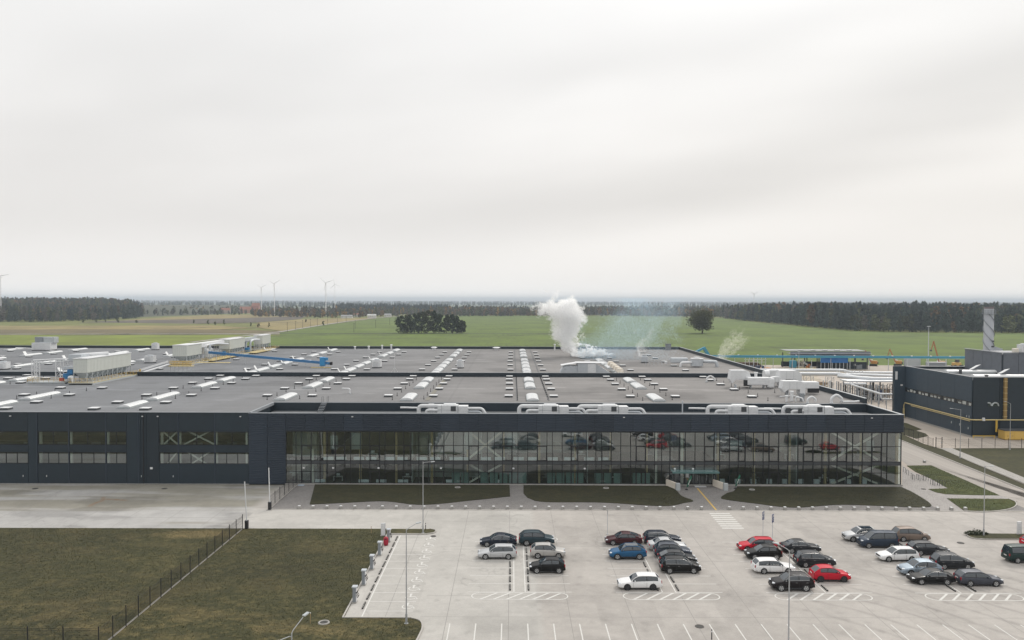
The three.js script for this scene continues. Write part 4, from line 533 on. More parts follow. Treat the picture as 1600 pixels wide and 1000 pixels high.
lamp('tall lamp post on the grass island with rounded end', -11.89,-105.11, 9.5, [[0, 1.0, 0.06]]);
lamp('tall lamp post at the corner of the near lawn beside the wheelchair bays', -10.15,-75.46, 9.0, [[-0.5, 0.95, 0.5]]);
lamp('lamp post cut off by the bottom edge in front of the third parking row', 24.35, -68.4, 9.3, [[-2.5, 0.9, 0.45]]);
lamp('slim lamp post on the grass island with low shrub', 63.09,-104.44, 9.3, [[0.2, 0.5, 0.05]]);
lamp('twin headed lamp post on the near lawn cut off by the bottom edge', -15.1, -53.6, 8.2, [[-1.15, 1.2, 0.75], [2.3, 0.9, -0.1]]);
lamp('lamp post on the verge in front of the dark side building', 89.8,-156.95, 9.6, [[Math.PI, 1.6, 0.25]]);
lamp('lamp post behind the right fence beside the yellow tank', 105.5, -166, 9.6, [[Math.PI, 0.9, 0.5]]);
// charging posts
{
  const src = thing('charging_station', '', 'charging station', [0, 0.02, 0], 0, 'car charging posts along the lawn edge');
  obj('cabinet', [rb(0.36, 1.5, 0.5, 0, 0.08, 0, 0.05, 2)], MT.grey, src); obj('side_panel', [rb(0.06, 1.42, 0.42, 0.2, 0.1, 0.02, 0.02, 1)], MT.white, src); obj('hood', [rb(0.56, 0.16, 0.62, 0.03, 1.55, 0, 0.05, 2)], MT.galv, src); obj('screen', [bx(0.02, 0.22, 0.3, 0.2, 1.22, -0.04)], MT.black, src); obj('plinth', [rb(0.5, 0.1, 0.66, 0, -0.01, 0, 0.02, 1)], MT.conc, src);
  const loop = (z) => tube([[0.2, 1.1, z], [0.44, 0.75, z], [0.36, 0.5, z], [0.21, 0.9, z]], 0.025, 6); for (const z of [-0.17, 0.2]) { obj('cable', loop(z), MT.black, src); obj('socket', [cyl(0.07, 0.12, 0.24, 1.0, z, 8)], MT.black, src); }
  const L = ['nearest the lamp post on the corner', 'second from the lamp post end', 'in the middle of the row of five', 'beside the red bin', 'behind the red bin at the white pillar'];
  [[-16.25, -80.9], [-16.25, -85.9], [-16.25, -90.9], [-16.2, -96.0], [-15.95, -101.4]].forEach(([x, z], i) => { const l = 'grey charging post on the kerb, ' + L[i]; if (!i) { src.position.set(x, 0.02, z); src.userData.label = l; } else copy(src, l, [x, 0.02, z]); }); }
{ const pil = (l, p, turn, parts) => { const t = thing('pillar_sign', l, 'sign', p, turn); obj('panel', [rb(0.55, 1.62, 0.2, 0, 0.1, 0, 0.03, 2)], MT.white, t); obj('side_trim', [bx(0.04, 1.62, 0.22, 0.29, 0.1, 0)], MT.galv, t); obj('plinth', [bx(0.7, 0.12, 0.34, 0, -0.02, 0)], MT.conc, t); return t; };
  pil('white pillar sign at the lawn corner behind the red bin', [-17.05,-103.77].flatMap((v, i) => i ? [0.05, v] : [v]), 0.25);
  const b = pil('pale blue grey pillar sign on the right grass island', [68.19,-105.06].flatMap((v, i) => i ? [0.1, v] : [v]), 0.15); obj('lettering', [1.3, 1.1, 0.9, 0.7].map((y) => bx(0.34, 0.06, 0.01, -0.05, y, 0.105)), MT.galv, b); }
{ const t = thing('red_bin', 'bright red rounded bin beside the charging post', 'bin', [-16.05,-99.95].flatMap((v, i) => i ? [0.02, v] : [v])); const g = new THREE.LatheGeometry([[0, 0], [0.38, 0], [0.44, 0.3], [0.46, 0.9], [0.42, 1.2], [0.2, 1.36], [0, 1.38]].map((p) => new THREE.Vector2(...p)), 18); obj('shell', g, M(0.34, 0.008, 0.03, 0.5), t); obj('slot', [bx(0.4, 0.14, 0.1, 0, 1.0, 0.4)], MT.black, t); obj('foot', [cyl(0.36, 0.06, 0, -0.02, 0, 14)], MT.black, t); t.scale.set(0.7, 0.8, 0.7); }
// raised boom barriers
function barrier(label, x, z, h, lean) { const t = thing('boom_barrier', label, 'barrier', [x, 0.01, z]); obj('cabinet', [rb(0.42, 1.05, 0.5, 0, 0.05, 0, 0.04, 2)], MT.black, t); obj('cap', [rb(0.46, 0.08, 0.54, 0, 1.1, 0, 0.02, 1)], MT.darkGrey, t); obj('boom', [beam([0.02, 0.9, 0.0], [lean, h, 0.0], 0.09, 0.12)], MT.white, t); obj('counterweight', [rb(0.2, 0.35, 0.2, 0.02, 0.75, 0, 0.03, 1)], MT.black, t); obj('pad', [bx(0.8, 0.04, 0.9, 0, -0.01, 0)], MT.conc, t); }
barrier('raised white boom barrier at the near end of the gateway', -36.23,-106.98, 6.5, -0.25);
barrier('raised white boom barrier at the pavement end of the gateway', -36.12,-116.88, 6.3, -0.12);
// wire fences
const fencePanel = (w) => join([...[...Array(Math.round(w / 0.1))].map((_, i, A) => bx(0.007, 1.78, 0.007, -w / 2 + w * (i + 0.5) / A.length, 0.12, 0)), ...[0.14, 0.5, 0.9, 1.3, 1.7, 1.88].map((y) => bx(w, 0.012, 0.012, 0, y, 0))]);
const fpost = join([bx(0.07, 2.05, 0.07), bx(0.08, 0.03, 0.08, 0, 2.05, 0)]);
function fence(label, a, b, spacing = 2.5, y = 0.06, kerb = true) { const L = Math.hypot(b[0] - a[0], b[1] - a[1]), n = Math.round(L / spacing), w = L / n, ang = -Math.atan2(b[1] - a[1], b[0] - a[0]), t = thing('wire_fence', label, 'fence', [a[0], y, a[1]], ang), pg = fencePanel(w - 0.08);
  for (let i = 0; i <= n; i++) { const p = obj('post', fpost, MT.black, t); p.position.x = w * i; if (i < n) { const q = obj('mesh_panel', pg, MT.frame, t); q.position.x = w * (i + 0.5); if (kerb) { const k = obj('base_board', bx(w, 0.2, 0.07), MT.kerb, t); k.position.set(w * (i + 0.5), -0.08, 0.06); } } } }
fence('long dark wire fence on a pale kerb crossing the rough lawn', [-36.65, -106.6], [-36.85, -69.6]);
fence('dark wire fence along the bottom edge of the rough lawn', [-36.85, -69.6], [-75, -69.7], 3.2);
fence('short dark wire fence from the gateway to the works wall', [-36.3, -117.6], [-36.3, -132.6], 2.5, 0.02);
fence('wire fence in front of the dark side building', [[92.14,-167.81]][0], [[126.24,-167.97]][0], 2.75, 0.06, false);
fence('slanting wire fence behind the glass corner', [[92.38,-188.53]][0], [[90.44,-168.23]][0], 2.6, 0.06, false);
{ const [p] = [[91.53,-167.95]]; const t = thing('gate', 'narrow wire gate between dark posts where the right footpath begins', 'gate', [p[0], 0.06, p[1]]); obj('post', [bx(0.12, 2.3, 0.12, -0.65, 0, 0)], MT.black, t); obj('post', [bx(0.12, 2.3, 0.12, 0.65, 0, 0)], MT.black, t); obj('frame', [bx(1.1, 0.05, 0.05, 0, 1.95, 0), bx(1.1, 0.05, 0.05, 0, 0.1, 0)], MT.black, t); obj('mesh_panel', (() => { const g = fencePanel(1.1); return g; })(), MT.frame, t); obj('lock', bx(0.1, 0.2, 0.1, 0.5, 1.0, 0), MT.galv, t); }
// bicycle stands
{ const g = tube([[0, 0, -0.38], [0, 0.85, -0.38], [0, 0.85, 0.38], [0, 0, 0.38]], 0.03, 7), src = thing('bicycle_stand', 'dark steel hoop bicycle stand on the pale footpath by the lawn', 'bicycle stand', [0, 0.03, 0], 0, 'bicycle stands on the footpath'); obj('hoop', g, MT.darkGrey, src); obj('foot', [bx(0.1, 0.02, 0.16, 0, 0, -0.38), bx(0.1, 0.02, 0.16, 0, 0, 0.38)], MT.darkGrey, src);
  const spots = [[72.1,-143.8],[71.61,-141.67],[70.86,-138.59],[70.63,-137.59],[71.62,-138.1],[71.34,-137.11],[72.27,-137.61],[72.24,-137.12],[73.06,-137.62],[71.92,-133.99],[72,-133.53],[72.69,-134],[72.64,-133.3],[73.21,-133.54],[73.44,-133.08]]; spots.forEach(([x, z], i) => { const l = `dark steel hoop bicycle stand, ${ORD[i]} from the glass corner`; if (!i) { src.position.set(x, 0.03, z); src.userData.label = l; } else copy(src, l, [x, 0.03, z], (hash(i, 2) - 0.5) * 0.2); }); }
// signs
function roadSign(label, x, z, h, plates) { const t = thing('road_sign', label, 'sign', [x, 0.012, z]); obj('post', [cyl(0.035, h, 0, 0, 0, 8)], MT.galv, t); obj('foot', [cyl(0.12, 0.05, 0, 0, 0, 8)], MT.galv, t); for (const [w, hh, y, m, a, s] of plates) { const b = obj('plate', rb(w, hh, 0.03, 0, 0, 0, 0.012, 1), m, t); b.position.set(0.02, y, 0.05); b.rotation.y = a; if (s) { const k = obj('symbol', s, MT.paint, b); k.position.z = 0.018; } } }
const bl = M(0.02, 0.045, 0.16, 0.4); const glyphP = [bx(0.08, 0.4, 0.008, -0.08, 0.1, 0), bx(0.2, 0.07, 0.008, 0.05, 0.43, 0), bx(0.2, 0.07, 0.008, 0.05, 0.26, 0), bx(0.07, 0.22, 0.008, 0.13, 0.27, 0.002)];
const glyphW = [bx(0.05, 0.14, 0.008, -0.03, 0.2, 0), bx(0.16, 0.04, 0.008, 0.03, 0.16, 0.001), cyl(0.035, 0.008, -0.03, 0.36, 0, 8)];
roadSign('blue parking sign on the slim post behind the red estate car, left of two', 33.47,-104.05, 3.35, [[0.6, 0.6, 2.75, bl, 0.85, glyphP], [0.6, 0.42, 2.27, bl, 0.85, glyphW]]);
roadSign('blue parking sign on the slim post behind the red estate car, right of two', 34.33,-102.8, 3.35, [[0.6, 0.6, 2.75, bl, 0.85, glyphP], [0.6, 0.42, 2.27, bl, 0.85, glyphW]]);
roadSign('slim dark sign post seen edge on beside the maroon saloon', 12.87,-104.88, 3.3, [[0.5, 0.5, 2.75, MT.darkGrey, 1.45, null]]);
{ const mk = (l, x, z) => { const t = thing('marker_post', l, 'post', [x, 0.1, z]); obj('post', [cyl(0.05, 0.95, 0, 0, 0, 8)], MT.black, t); obj('band', [cyl(0.055, 0.12, 0, 0.7, 0, 8)], MT.white, t); }; mk('short black marker post on the island beside the lamp', -11.69,-106.44); mk('short dark marker post at the bottom of the car park', 18.5,-71.89); }
{ const t = thing('marker_stake', 'thin pale stake standing in the rough lawn', 'stake', [-19.43,-75.4].flatMap((v, i) => i ? [0.05, v] : [v])); obj('stake', [cyl(0.03, 1.0, 0, 0, 0, 6)], MT.wood, t); obj('tip', [cyl(0.045, 0.08, 0, 1.0, 0, 6)], MT.paint, t); const t2 = copy(t, 'thin pale stake near the far edge of the rough lawn', [-18.82,-104.91].flatMap((v, i) => i ? [0.05, v] : [v])); }
// covers in the ground
{ const mh = (l, x, z, y, r, ring) => { const t = thing('manhole_cover', l, 'manhole cover', [x, y, z]); obj('cover', [cyl(r, 0.03, 0, 0, 0, 20)], M(0.05, 0.048, 0.045, 0.8), t); const g = new THREE.TorusGeometry(r + 0.05, ring ? 0.1 : 0.04, 6, 24); g.rotateX(Math.PI / 2); obj('rim', g, ring ? MT.conc : M(0.12, 0.11, 0.1, 0.9), t); };
  mh('round manhole with pale concrete rim in the rough lawn', -18.16,-75.56, 0.06, 0.42, 1); mh('manhole cover in the aisle at the bottom of the car park', 18.12,-75.03, 0.006, 0.36); mh('manhole cover in front of the grass island on the right', 58.33,-101.49, 0.006, 0.36); mh('drain cover beside the curved lawn corner under the lamp post', -9.47,-75.99, 0.006, 0.3); mh('drain cover at the island end', -10.38,-103.83, 0.006, 0.3); mh('dark gully cover on the apron before the hall', -57.59,-129.88, 0.006, 0.4); mh('dark gully cover on the apron near the left edge', -78.9,-129.66, 0.006, 0.4); mh('small manhole cover by the bicycle stands', 68.81,-130.76, 0.03, 0.32); mh('pale round cover in the dark lawn under the middle glass', 15.77,-130.65, 0.09, 0.35, 1); mh('pale round cover in the dark lawn nearest the gate', -9.02,-130.84, 0.09, 0.35, 1); mh('pale round cover in the dark lawn right of the entrance', 39.86,-129.79, 0.09, 0.35, 1); }
// grass tufts
function tufts(label, n, inside, seed, hgt = 0.16, tone = 1) {
  const R = rng(seed), g = new THREE.BufferGeometry(), P = [], q = rng(3); for (let i = 0; i < 6; i++) { const a = q() * 6.28, b = 0.02 + q() * 0.05, l = 0.6 + q() * 0.5, dx = Math.cos(a), dz2 = Math.sin(a), o = 0.5; P.push(dx * b * 2 - dz2 * 0.1, 0, dz2 * b * 2 + dx * 0.1, dx * b * 2 + dz2 * 0.1, 0, dz2 * b * 2 - dx * 0.1, dx * o * l, l, dz2 * o * l); }
  g.setAttribute('position', new THREE.Float32BufferAttribute(P, 3)); g.computeVertexNormals();
  const m = new THREE.InstancedMesh(g, new THREE.MeshStandardMaterial({ color: 0xffffff, roughness: 1 }), n), M4 = new THREE.Matrix4(), Q = new THREE.Quaternion(), c = new THREE.Color(); let k = 0, guard = 0;
  while (k < n && guard++ < n * 6) { const [x, z] = inside(R); if (x === null) continue; const d = fbm(x * 0.22 + 9, z * 0.35 + 4, 4), y = clamp(smooth(0.46, 0.68, d) * 0.8 + (R() - 0.7)), s = hgt * (0.5 + R()); Q.setFromAxisAngle(new THREE.Vector3(0, 1, 0), R() * 6.28); M4.compose(new THREE.Vector3(x, 0.05, z), Q, new THREE.Vector3(s * 1.2, s, s * 1.2)); m.setMatrixAt(k, M4); const v = (0.78 + 0.5 * R()) * tone; c.setRGB(lerp(0.047, 0.152, y) * v, lerp(0.0465, 0.118, y) * v, lerp(0.0135, 0.05, y) * v); m.setColorAt(k, c); k++; }
  m.count = k; m.name = numbered('grass'); scene.add(m); stuff(m, label);
}
const inPoly = (x, z, P) => { let s = false; for (let i = 0, j = P.length - 1; i < P.length; j = i++) if ((P[i][1] > z) !== (P[j][1] > z) && x < (P[j][0] - P[i][0]) * (z - P[i][1]) / (P[j][1] - P[i][1]) + P[i][0]) s = !s; return s; };
tufts('rough dark autumn grass of the big left lawn', 90000, (R) => { const x = lerp(-78, -8.6, R()), z = lerp(-58, -107, R()); return inPoly(x, z, leftLawn) && Math.abs(x + 36.7) > 0.2 ? [x, z] : [null]; }, 11, 0.08);
tufts('short grass of the lawns at the road junction', 9000, (R) => { const x = lerp(62, 82, R()), z = lerp(-100, -150, R()); return inPoly(x, z, lawnD) || inPoly(x, z, lawnE) || inPoly(x, z, lawnG) ? [x, z] : [null]; }, 12, 0.08, 1.5);
tufts('thin dark grass of the lawns under the glass front', 26000, (R) => { const x = lerp(-36, 68, R()), z = lerp(-117, -133, R()); return inPoly(x, z, front1) || inPoly(x, z, front2) || inPoly(x, z, front3) ? [x, z] : [null]; }, 13, 0.09, 0.66);
{ const R = rng(44), c = [[62.4,-105.01]][0]; const t = thing('shrub', 'low dark shrub at the tip of the right grass island', 'shrub', [c[0], 0.1, c[1]]); const leaf = []; for (let i = 0; i < 420; i++) { const g = new THREE.PlaneGeometry(0.16, 0.1); g.rotateX(R() * 6); g.rotateY(R() * 6); const a = R() * 6.28, r = Math.sqrt(R()); g.translate(Math.cos(a) * r * 1.6, 0.1 + R() * 0.6 * (1.2 - r), Math.sin(a) * r * 0.6); leaf.push(g); } obj('foliage', leaf, new THREE.MeshStandardMaterial({ color: new THREE.Color(0.03, 0.04, 0.015), roughness: 1, side: THREE.DoubleSide }), t); obj('stem', [0, 1, 2, 3].map((i) => bar([(i - 1.5) * 0.4, 0, 0], [(i - 1.5) * 0.6, 0.5, 0.1], 0.02)), MT.darkGrey, t); }
// ---------- machinery on the roofs ----------
function ribbedBox(w, h, d, pitch = 0.6) { const g = [bx(w - 0.08, h, d - 0.08, 0, 0, 0)]; for (let x = -w / 2 + pitch / 2; x < w / 2; x += pitch) g.push(bx(pitch * 0.62, h - 0.02, 0.05, x, 0.01, d / 2 - 0.025), bx(pitch * 0.62, h - 0.02, 0.05, x, 0.01, -d / 2 + 0.025)); for (let z = -d / 2 + pitch / 2; z < d / 2; z += pitch) g.push(bx(0.05, h - 0.02, pitch * 0.62, w / 2 - 0.025, 0.01, z), bx(0.05, h - 0.02, pitch * 0.62, -w / 2 + 0.025, 0.01, z)); return join(g); }
const cladPale = M(0.60, 0.62, 0.58, 0.55, 0.05, { map: blotch });
function filter(label, x, z, w, l) { // a long dust filter on legs over hoppers, standing on a railed deck
  const t = thing('dust_filter', label, 'dust filter', [x, ROOF, z]), n = Math.max(2, Math.round(l / 2.4));
  obj('casing', ribbedBox(w, 3.15, l, 0.62), cladPale, t).position.set(0, 2.55, 0);
  obj('casing_roof', [bx(w + 0.2, 0.12, l + 0.2, 0, 5.72, 0), bx(w * 0.3, 0.1, l, 0, 5.83, 0)], MT.white, t);
  for (let i = 0; i < n; i++) { const zz = -l / 2 + l * (i + 0.5) / n, g = new THREE.CylinderGeometry(w * 0.62, 0.28, 1.5, 4, 1); g.rotateY(Math.PI / 4); g.scale(1, 1, l / n / w); g.translate(0, 1.8, zz); obj('hopper', g, MT.paleGrey, t); }
  for (let i = 0; i <= n; i++) for (const s of [-1, 1]) obj('leg', [bx(0.16, 2.3, 0.16, s * (w / 2 - 0.12), 0.3, -l / 2 + 0.1 + (l - 0.2) * i / n)], MT.paleGrey, t);
  const br = []; for (let i = 0; i < n; i++) { const a = -l / 2 + 0.1 + (l - 0.2) * i / n, b = -l / 2 + 0.1 + (l - 0.2) * (i + 1) / n; br.push(bar([w / 2 - 0.12, 0.4, a], [w / 2 - 0.12, 2.5, b], 0.035)); } obj('bracing', br, MT.galv, t);
  obj('deck', [bx(w + 2.4, 0.12, l + 2, 0.7, 0.28, 0.3), bx(0.16, 0.34, l + 2, 1.85 + w / 2, 0.0, 0.3), bx(0.16, 0.34, l + 2, -w / 2 - 0.4, 0.0, 0.3)], MT.paleGrey, t);
  const rails = []; const ex = w / 2 + 1.85, ez = l / 2 + 1.25; for (const y of [0.75, 1.1, 1.42]) rails.push(bar([ex, y, -ez + 1], [ex, y, ez], 0.03, 5), bar([ex, y, ez], [-w / 2 - 0.4, y, ez], 0.03, 5)); for (let z2 = -ez + 1; z2 <= ez; z2 += 1.5) rails.push(bar([ex, 0.4, z2], [ex, 1.45, z2], 0.03, 5)); for (let x2 = -w / 2; x2 < ex; x2 += 1.3) rails.push(bar([x2, 0.4, ez], [x2, 1.45, ez], 0.03, 5));
  stuff(obj('railing', rails, MT.yellow, t)); obj('toe_board', [bx(0.04, 0.16, l + 2, ex, 0.4, 0.2), bx(w + 2.2, 0.16, 0.04, 0.7, 0.4, ez)], MT.paleYellow, t);
  return t;
}
{ const t = filter('long pale ribbed dust filter standing nearest on the left of the roof', -97.3, -187.3, 3.2, 20.5); obj('fan', [cyl(1.0, 1.2, -4.4, 1.0, 7.4, 16), bx(1.2, 1.0, 1.2, -3.6, 2.1, 7.4)], MT.blue, t); obj('elbow_duct', tube([[-3.4, 1.3, 8.6], [-2.4, 1.5, 8.9], [-1.9, 0.2, 9.4]], 0.42), MT.white, t); obj('motor', [bx(0.8, 0.6, 0.8, -5.2, 0.6, 8.4)], MT.red, t); obj('top_duct', [bx(3.0, 1.3, 3.4, -2.9, 5.2, 5.4), bx(2.6, 0.5, 3, -4.0, 3.2, 6.4)], MT.galv, t); }
filter('pale grey dust filter on legs behind the fire wall, second from the front', -97.2, -235.5, 4.2, 11);
filter('pale grey dust filter on legs beside the bright pipe bends, third from the front', -96.6, -271.5, 3.6, 15);
filter('pale grey dust filter farthest back at the rear edge of the roof', -95.4, -300.5, 3.4, 10);
function latticeTower(x, z, w, h) { const g = []; for (const sx of [-1, 1]) for (const sz of [-1, 1]) g.push(bx(0.13, h, 0.13, x + sx * w / 2, 0, z + sz * w / 2)); const n = Math.round(h / w); for (let i = 0; i < n; i++) { const a = h * i / n, b = h * (i + 1) / n; for (const s of [-1, 1]) { g.push(bar([x - w / 2, a, z + s * w / 2], [x + w / 2, b, z + s * w / 2], 0.045, 5), bar([x + s * w / 2, a, z - w / 2], [x + s * w / 2, b, z + w / 2], 0.045, 5), bar([x - w / 2, b, z + s * w / 2], [x + w / 2, b, z + s * w / 2], 0.045, 5)); } } return join(g); }
{ const t = thing('pipe_gantry', 'white lattice gantry carrying a duct to the nearest dust filter', 'gantry', [-106.5, ROOF, -180]); obj('tower', latticeTower(-1.6, 1.6, 1.1, 5.2), MT.white, t); obj('tower', latticeTower(3.2, -0.4, 1.8, 5.4), MT.white, t); obj('girder', [bar([-2.2, 5.3, 1.6], [8, 5.5, -4], 0.14), bar([-2.2, 4.7, 1.6], [8, 4.9, -4], 0.1), ...[...Array(8)].map((_, i) => bar([-2.2 + 10.2 * i / 8, 4.7 + 0.02 * i, 1.6 - 5.6 * i / 8], [-2.2 + 10.2 * (i + 1) / 8, 5.3 + 0.02 * i, 1.6 - 5.6 * (i + 1) / 8], 0.06))], MT.white, t); obj('duct', tube([[4.0, 5.8, -4], [5.5, 6.0, -5], [10.0, 6.2, -8]], 0.5), MT.white, t); obj('deck', [bx(8.5, 0.14, 4, 1.2, 0.25, 0.6), bx(8.5, 0.3, 0.15, 1.2, 0, 2.4)], MT.paleGrey, t); const r = []; for (const y of [0.7, 1.05, 1.38]) r.push(bar([-3, y, 2.5], [5.4, y, 2.5], 0.03, 5), bar([-3, y, 2.5], [-3, y, -1.2], 0.03, 5)); for (let x = -3; x < 5.5; x += 1.2) r.push(bar([x, 0.3, 2.5], [x, 1.4, 2.5], 0.03, 5)); stuff(obj('railing', r, MT.yellow, t)); }
{ const t = thing('walkway_bridge', 'sloping walkway with yellow rails climbing over the fire wall between the filters', 'walkway', [-94.6, ROOF, -199]); obj('ramp', [beam([0.6, 0.5, 0.8], [5.2, 2.3, -6.2], 1.0, 0.18)], MT.white, t); obj('platform', [bx(6.2, 0.15, 1.8, 8.0, 1.7, -6.8), bx(9, 0.12, 1.4, 13, 1.9, -16)], MT.paleYellow, t); obj('side_plate', [beam([0.2, 1.2, 0.4], [4.8, 3.0, -6.4], 0.05, 0.5)], MT.white, t); const g = [], y = []; for (let i = 0; i < 6; i++) { g.push(bar([5.4 + i * 1.1, 0, -6.2], [5.4 + i * 1.1, 1.7, -6.2], 0.06)); y.push(bar([5.4 + i * 1.1, 1.8, -6.0], [5.4 + i * 1.1, 2.9, -6.0], 0.04)); } for (const h of [2.2, 2.55, 2.9]) y.push(bar([5.2, h, -6.0], [11.1, h, -6.0], 0.04), bar([5.2, h, -7.6], [11.1, h, -7.6], 0.04)); obj('support', g, MT.galv, t); stuff(obj('railing', y, MT.yellow, t)); obj('railing_post', [bx(0.3, 1.6, 0.2, 1.0, 0, 1.2)], MT.yellow, t); }
{ const t = thing('pipe_bends', 'bundle of bright metal duct bends between the second and third filters', 'ducts', [-96.5, ROOF, -252]); for (let i = 0; i < 5; i++) obj('duct', tube([[-2.4 + i * 1.0, 1.0, 9 - i], [-2.4 + i * 1.0, 4.2 + 0.2 * i, 9 - i], [-1.6 + i * 1.0, 4.6 + 0.15 * i, 2], [-0.6 + i * 0.6, 4.4, -10]], 0.34), i % 2 ? MT.white : MT.galv, t); obj('trunk', [bx(2.6, 1.3, 20, -0.6, 4.4, 0), bx(1.6, 2.2, 4, -1.2, 2.0, 4)], MT.white, t); obj('frame', latticeTower(1.2, -3, 1.8, 4.6), MT.galv, t); obj('frame', latticeTower(2.2, 8, 1.6, 4.4), MT.galv, t); obj('tank', [cyl(1.2, 1.2, 1.8, 2.2, 7, 16), cyl(1.2, 0.9, 1.8, 1.3, 7, 16, 1.2)], MT.white, t); obj('fan', [cyl(1.0, 1.5, 0.5, 0.5, -9, 14)], MT.blue, t); const r = []; for (const h of [0.9, 1.25]) r.push(bar([4.4, h, 10], [4.4, h, -14], 0.04, 5)); for (let z = -14; z < 10; z += 2) r.push(bar([4.4, 0.2, z], [4.4, 1.3, z], 0.04, 5)); stuff(obj('railing', r, MT.yellow, t)); obj('deck', [bx(4, 0.2, 25, 2.6, 0.3, -2)], MT.paleYellow, t); }
{ const t = thing('pipe_bends', 'green blue duct bends between the third and fourth filters', 'ducts', [-95.5, ROOF, -286]); for (let i = 0; i < 3; i++) obj('duct', tube([[-1.2 + i * 1.1, 0.6, 5 - i * 1.5], [-1.2 + i * 1.1, 4.0, 5 - i * 1.5], [-0.8 + i, 4.6, 0], [-0.4 + i, 4.4, -6]], 0.4), MT.galv, t); obj('fan', [cyl(1.0, 1.7, 1.0, 0.4, 5.5, 14)], MT.blue, t); obj('trunk', [bx(2.2, 1.2, 14, -0.6, 4.3, 0)], MT.paleGrey, t); obj('frame', latticeTower(2.0, -3, 1.6, 4.2), MT.galv, t); obj('deck', [bx(4, 0.2, 18, 3, 0.3, -1)], MT.paleYellow, t); const r = []; for (const h of [0.9, 1.25]) r.push(bar([5, h, 8], [5, h, -20], 0.05, 5)); stuff(obj('railing', r, MT.paleYellow, t)); }
{ const t = thing('blue_conveyor', 'bright blue conveyor tube lying long across the roof from the filters', 'conveyor', [0, 0, 0]); const a = [-93.2, ROOF + 2.9, -242], b = [-51.5, ROOF + 1.15, -222.5]; obj('tube_bridge', [beam(a, b, 0.7, 0.62), beam([a[0], a[1] + 0.35, a[2]], [b[0], b[1] + 0.35, b[2]], 0.5, 0.1)], M(0.03, 0.15, 0.33, 0.5), t); for (let i = 0; i < 8; i++) { const f = (i + 0.5) / 8, x = lerp(a[0], b[0], f), y = lerp(a[1], b[1], f), z = lerp(a[2], b[2], f); obj('support', [bx(0.12, y - 0.4 - ROOF, 0.12, x, ROOF, z)], MT.galv, t); } obj('drive', [rb(1.5, 2.5, 1.5, b[0] - 2.3, ROOF + 0.4, b[2] - 1, 0.2), cyl(0.5, 0.8, b[0] - 1.2, ROOF + 2.0, b[2] - 0.8, 12)], M(0.03, 0.24, 0.5, 0.45), t); obj('end_cap', [rb(0.6, 0.9, 0.9, b[0] + 0.4, ROOF + 0.75, b[2] + 0.1, 0.1)], MT.black, t); obj('skid', [bx(5.5, 0.15, 0.3, b[0] - 2.5, ROOF, b[2] - 0.3), bx(5.5, 0.15, 0.3, b[0] - 2.5, ROOF, b[2] + 0.9)], MT.paleYellow, t); }
function acUnit(label, x, z, w, h, d, name = 'air_handler', y = ROOF) { const t = thing(name, label, 'air unit', [x, y, z]); obj('casing', [rb(w, h, d, 0, 0.25, 0, 0.06, 1), bx(w + 0.1, 0.08, d + 0.1, 0, h + 0.25, 0)], MT.white, t); obj('grille', [...Array(5)].map((_, i) => bx(w * 0.6, 0.05, 0.04, -w * 0.1, 0.45 + i * (h - 0.4) / 5, d / 2 + 0.01)), MT.grey, t); obj('fan_cowl', [cyl(Math.min(w, d) * 0.36, 0.3, 0, h + 0.3, 0, 16)], MT.galv, t); obj('skid', [bx(w, 0.25, 0.15, 0, 0, d / 2 - 0.1), bx(w, 0.25, 0.15, 0, 0, -d / 2 + 0.1)], MT.darkGrey, t); return t; }
acUnit('pale roof air unit before the open skylights, right of the blue conveyor', -38.2, -222.5, 2.4, 1.9, 2); acUnit('pale roof air unit beside the middle left skylights', -14.6, -222, 1.9, 1.8, 1.8);
acUnit('pale roof air unit right behind the nearest dust filter', -109.5, -238, 2.6, 1.8, 2.4); acUnit('small pale roof unit at the rear edge left of the second filter', -136, -300, 2.2, 2.2, 2); acUnit('round fronted pale roof fan on the far left roof', -138.5, -214, 2.6, 1.7, 2.2);
{ const t = acUnit('large air handling block with white boxes at the rear left edge of the roof', -176, -296, 7, 2.6, 4.4); obj('box', [rb(4, 2.2, 3, 2.2, 2.8, -0.6, 0.05)], MT.paleGrey, t); obj('box', [rb(3, 2.6, 3, -1.8, 2.4, -1, 0.05)], MT.grey, t); obj('pipe', tube([[-4, 0.6, 0], [-9, 0.8, -1], [-12, 0.8, -2]], 0.2), MT.white, t); }
[[-60.5, -303, 1.0, 1.2], [-55, -302, 1, 1.4], [-50, -303, 0.9, 1.7], [-46.5, -303, 1, 1.9], [-30, -303, 2.4, 1.0], [-6, -304, 3, 0.9], [16.5, -303.5, 0.9, 2.2]].forEach(([x, z, w, h], i) => { const t = thing('roof_cowl', 'small white cowl at the rear edge of the roof, ' + ['first', 'second', 'third', 'fourth', 'fifth', 'sixth', 'last'][i] + ' from the filters', 'roof vent', [x, ROOF, z]); obj('pipe', [cyl(w * 0.3, h, 0, 0, 0, 10)], MT.white, t); obj('cap', [cyl(w * 0.55, 0.3, 0, h - 0.05, 0, 12, w * 0.3)], MT.white, t); });
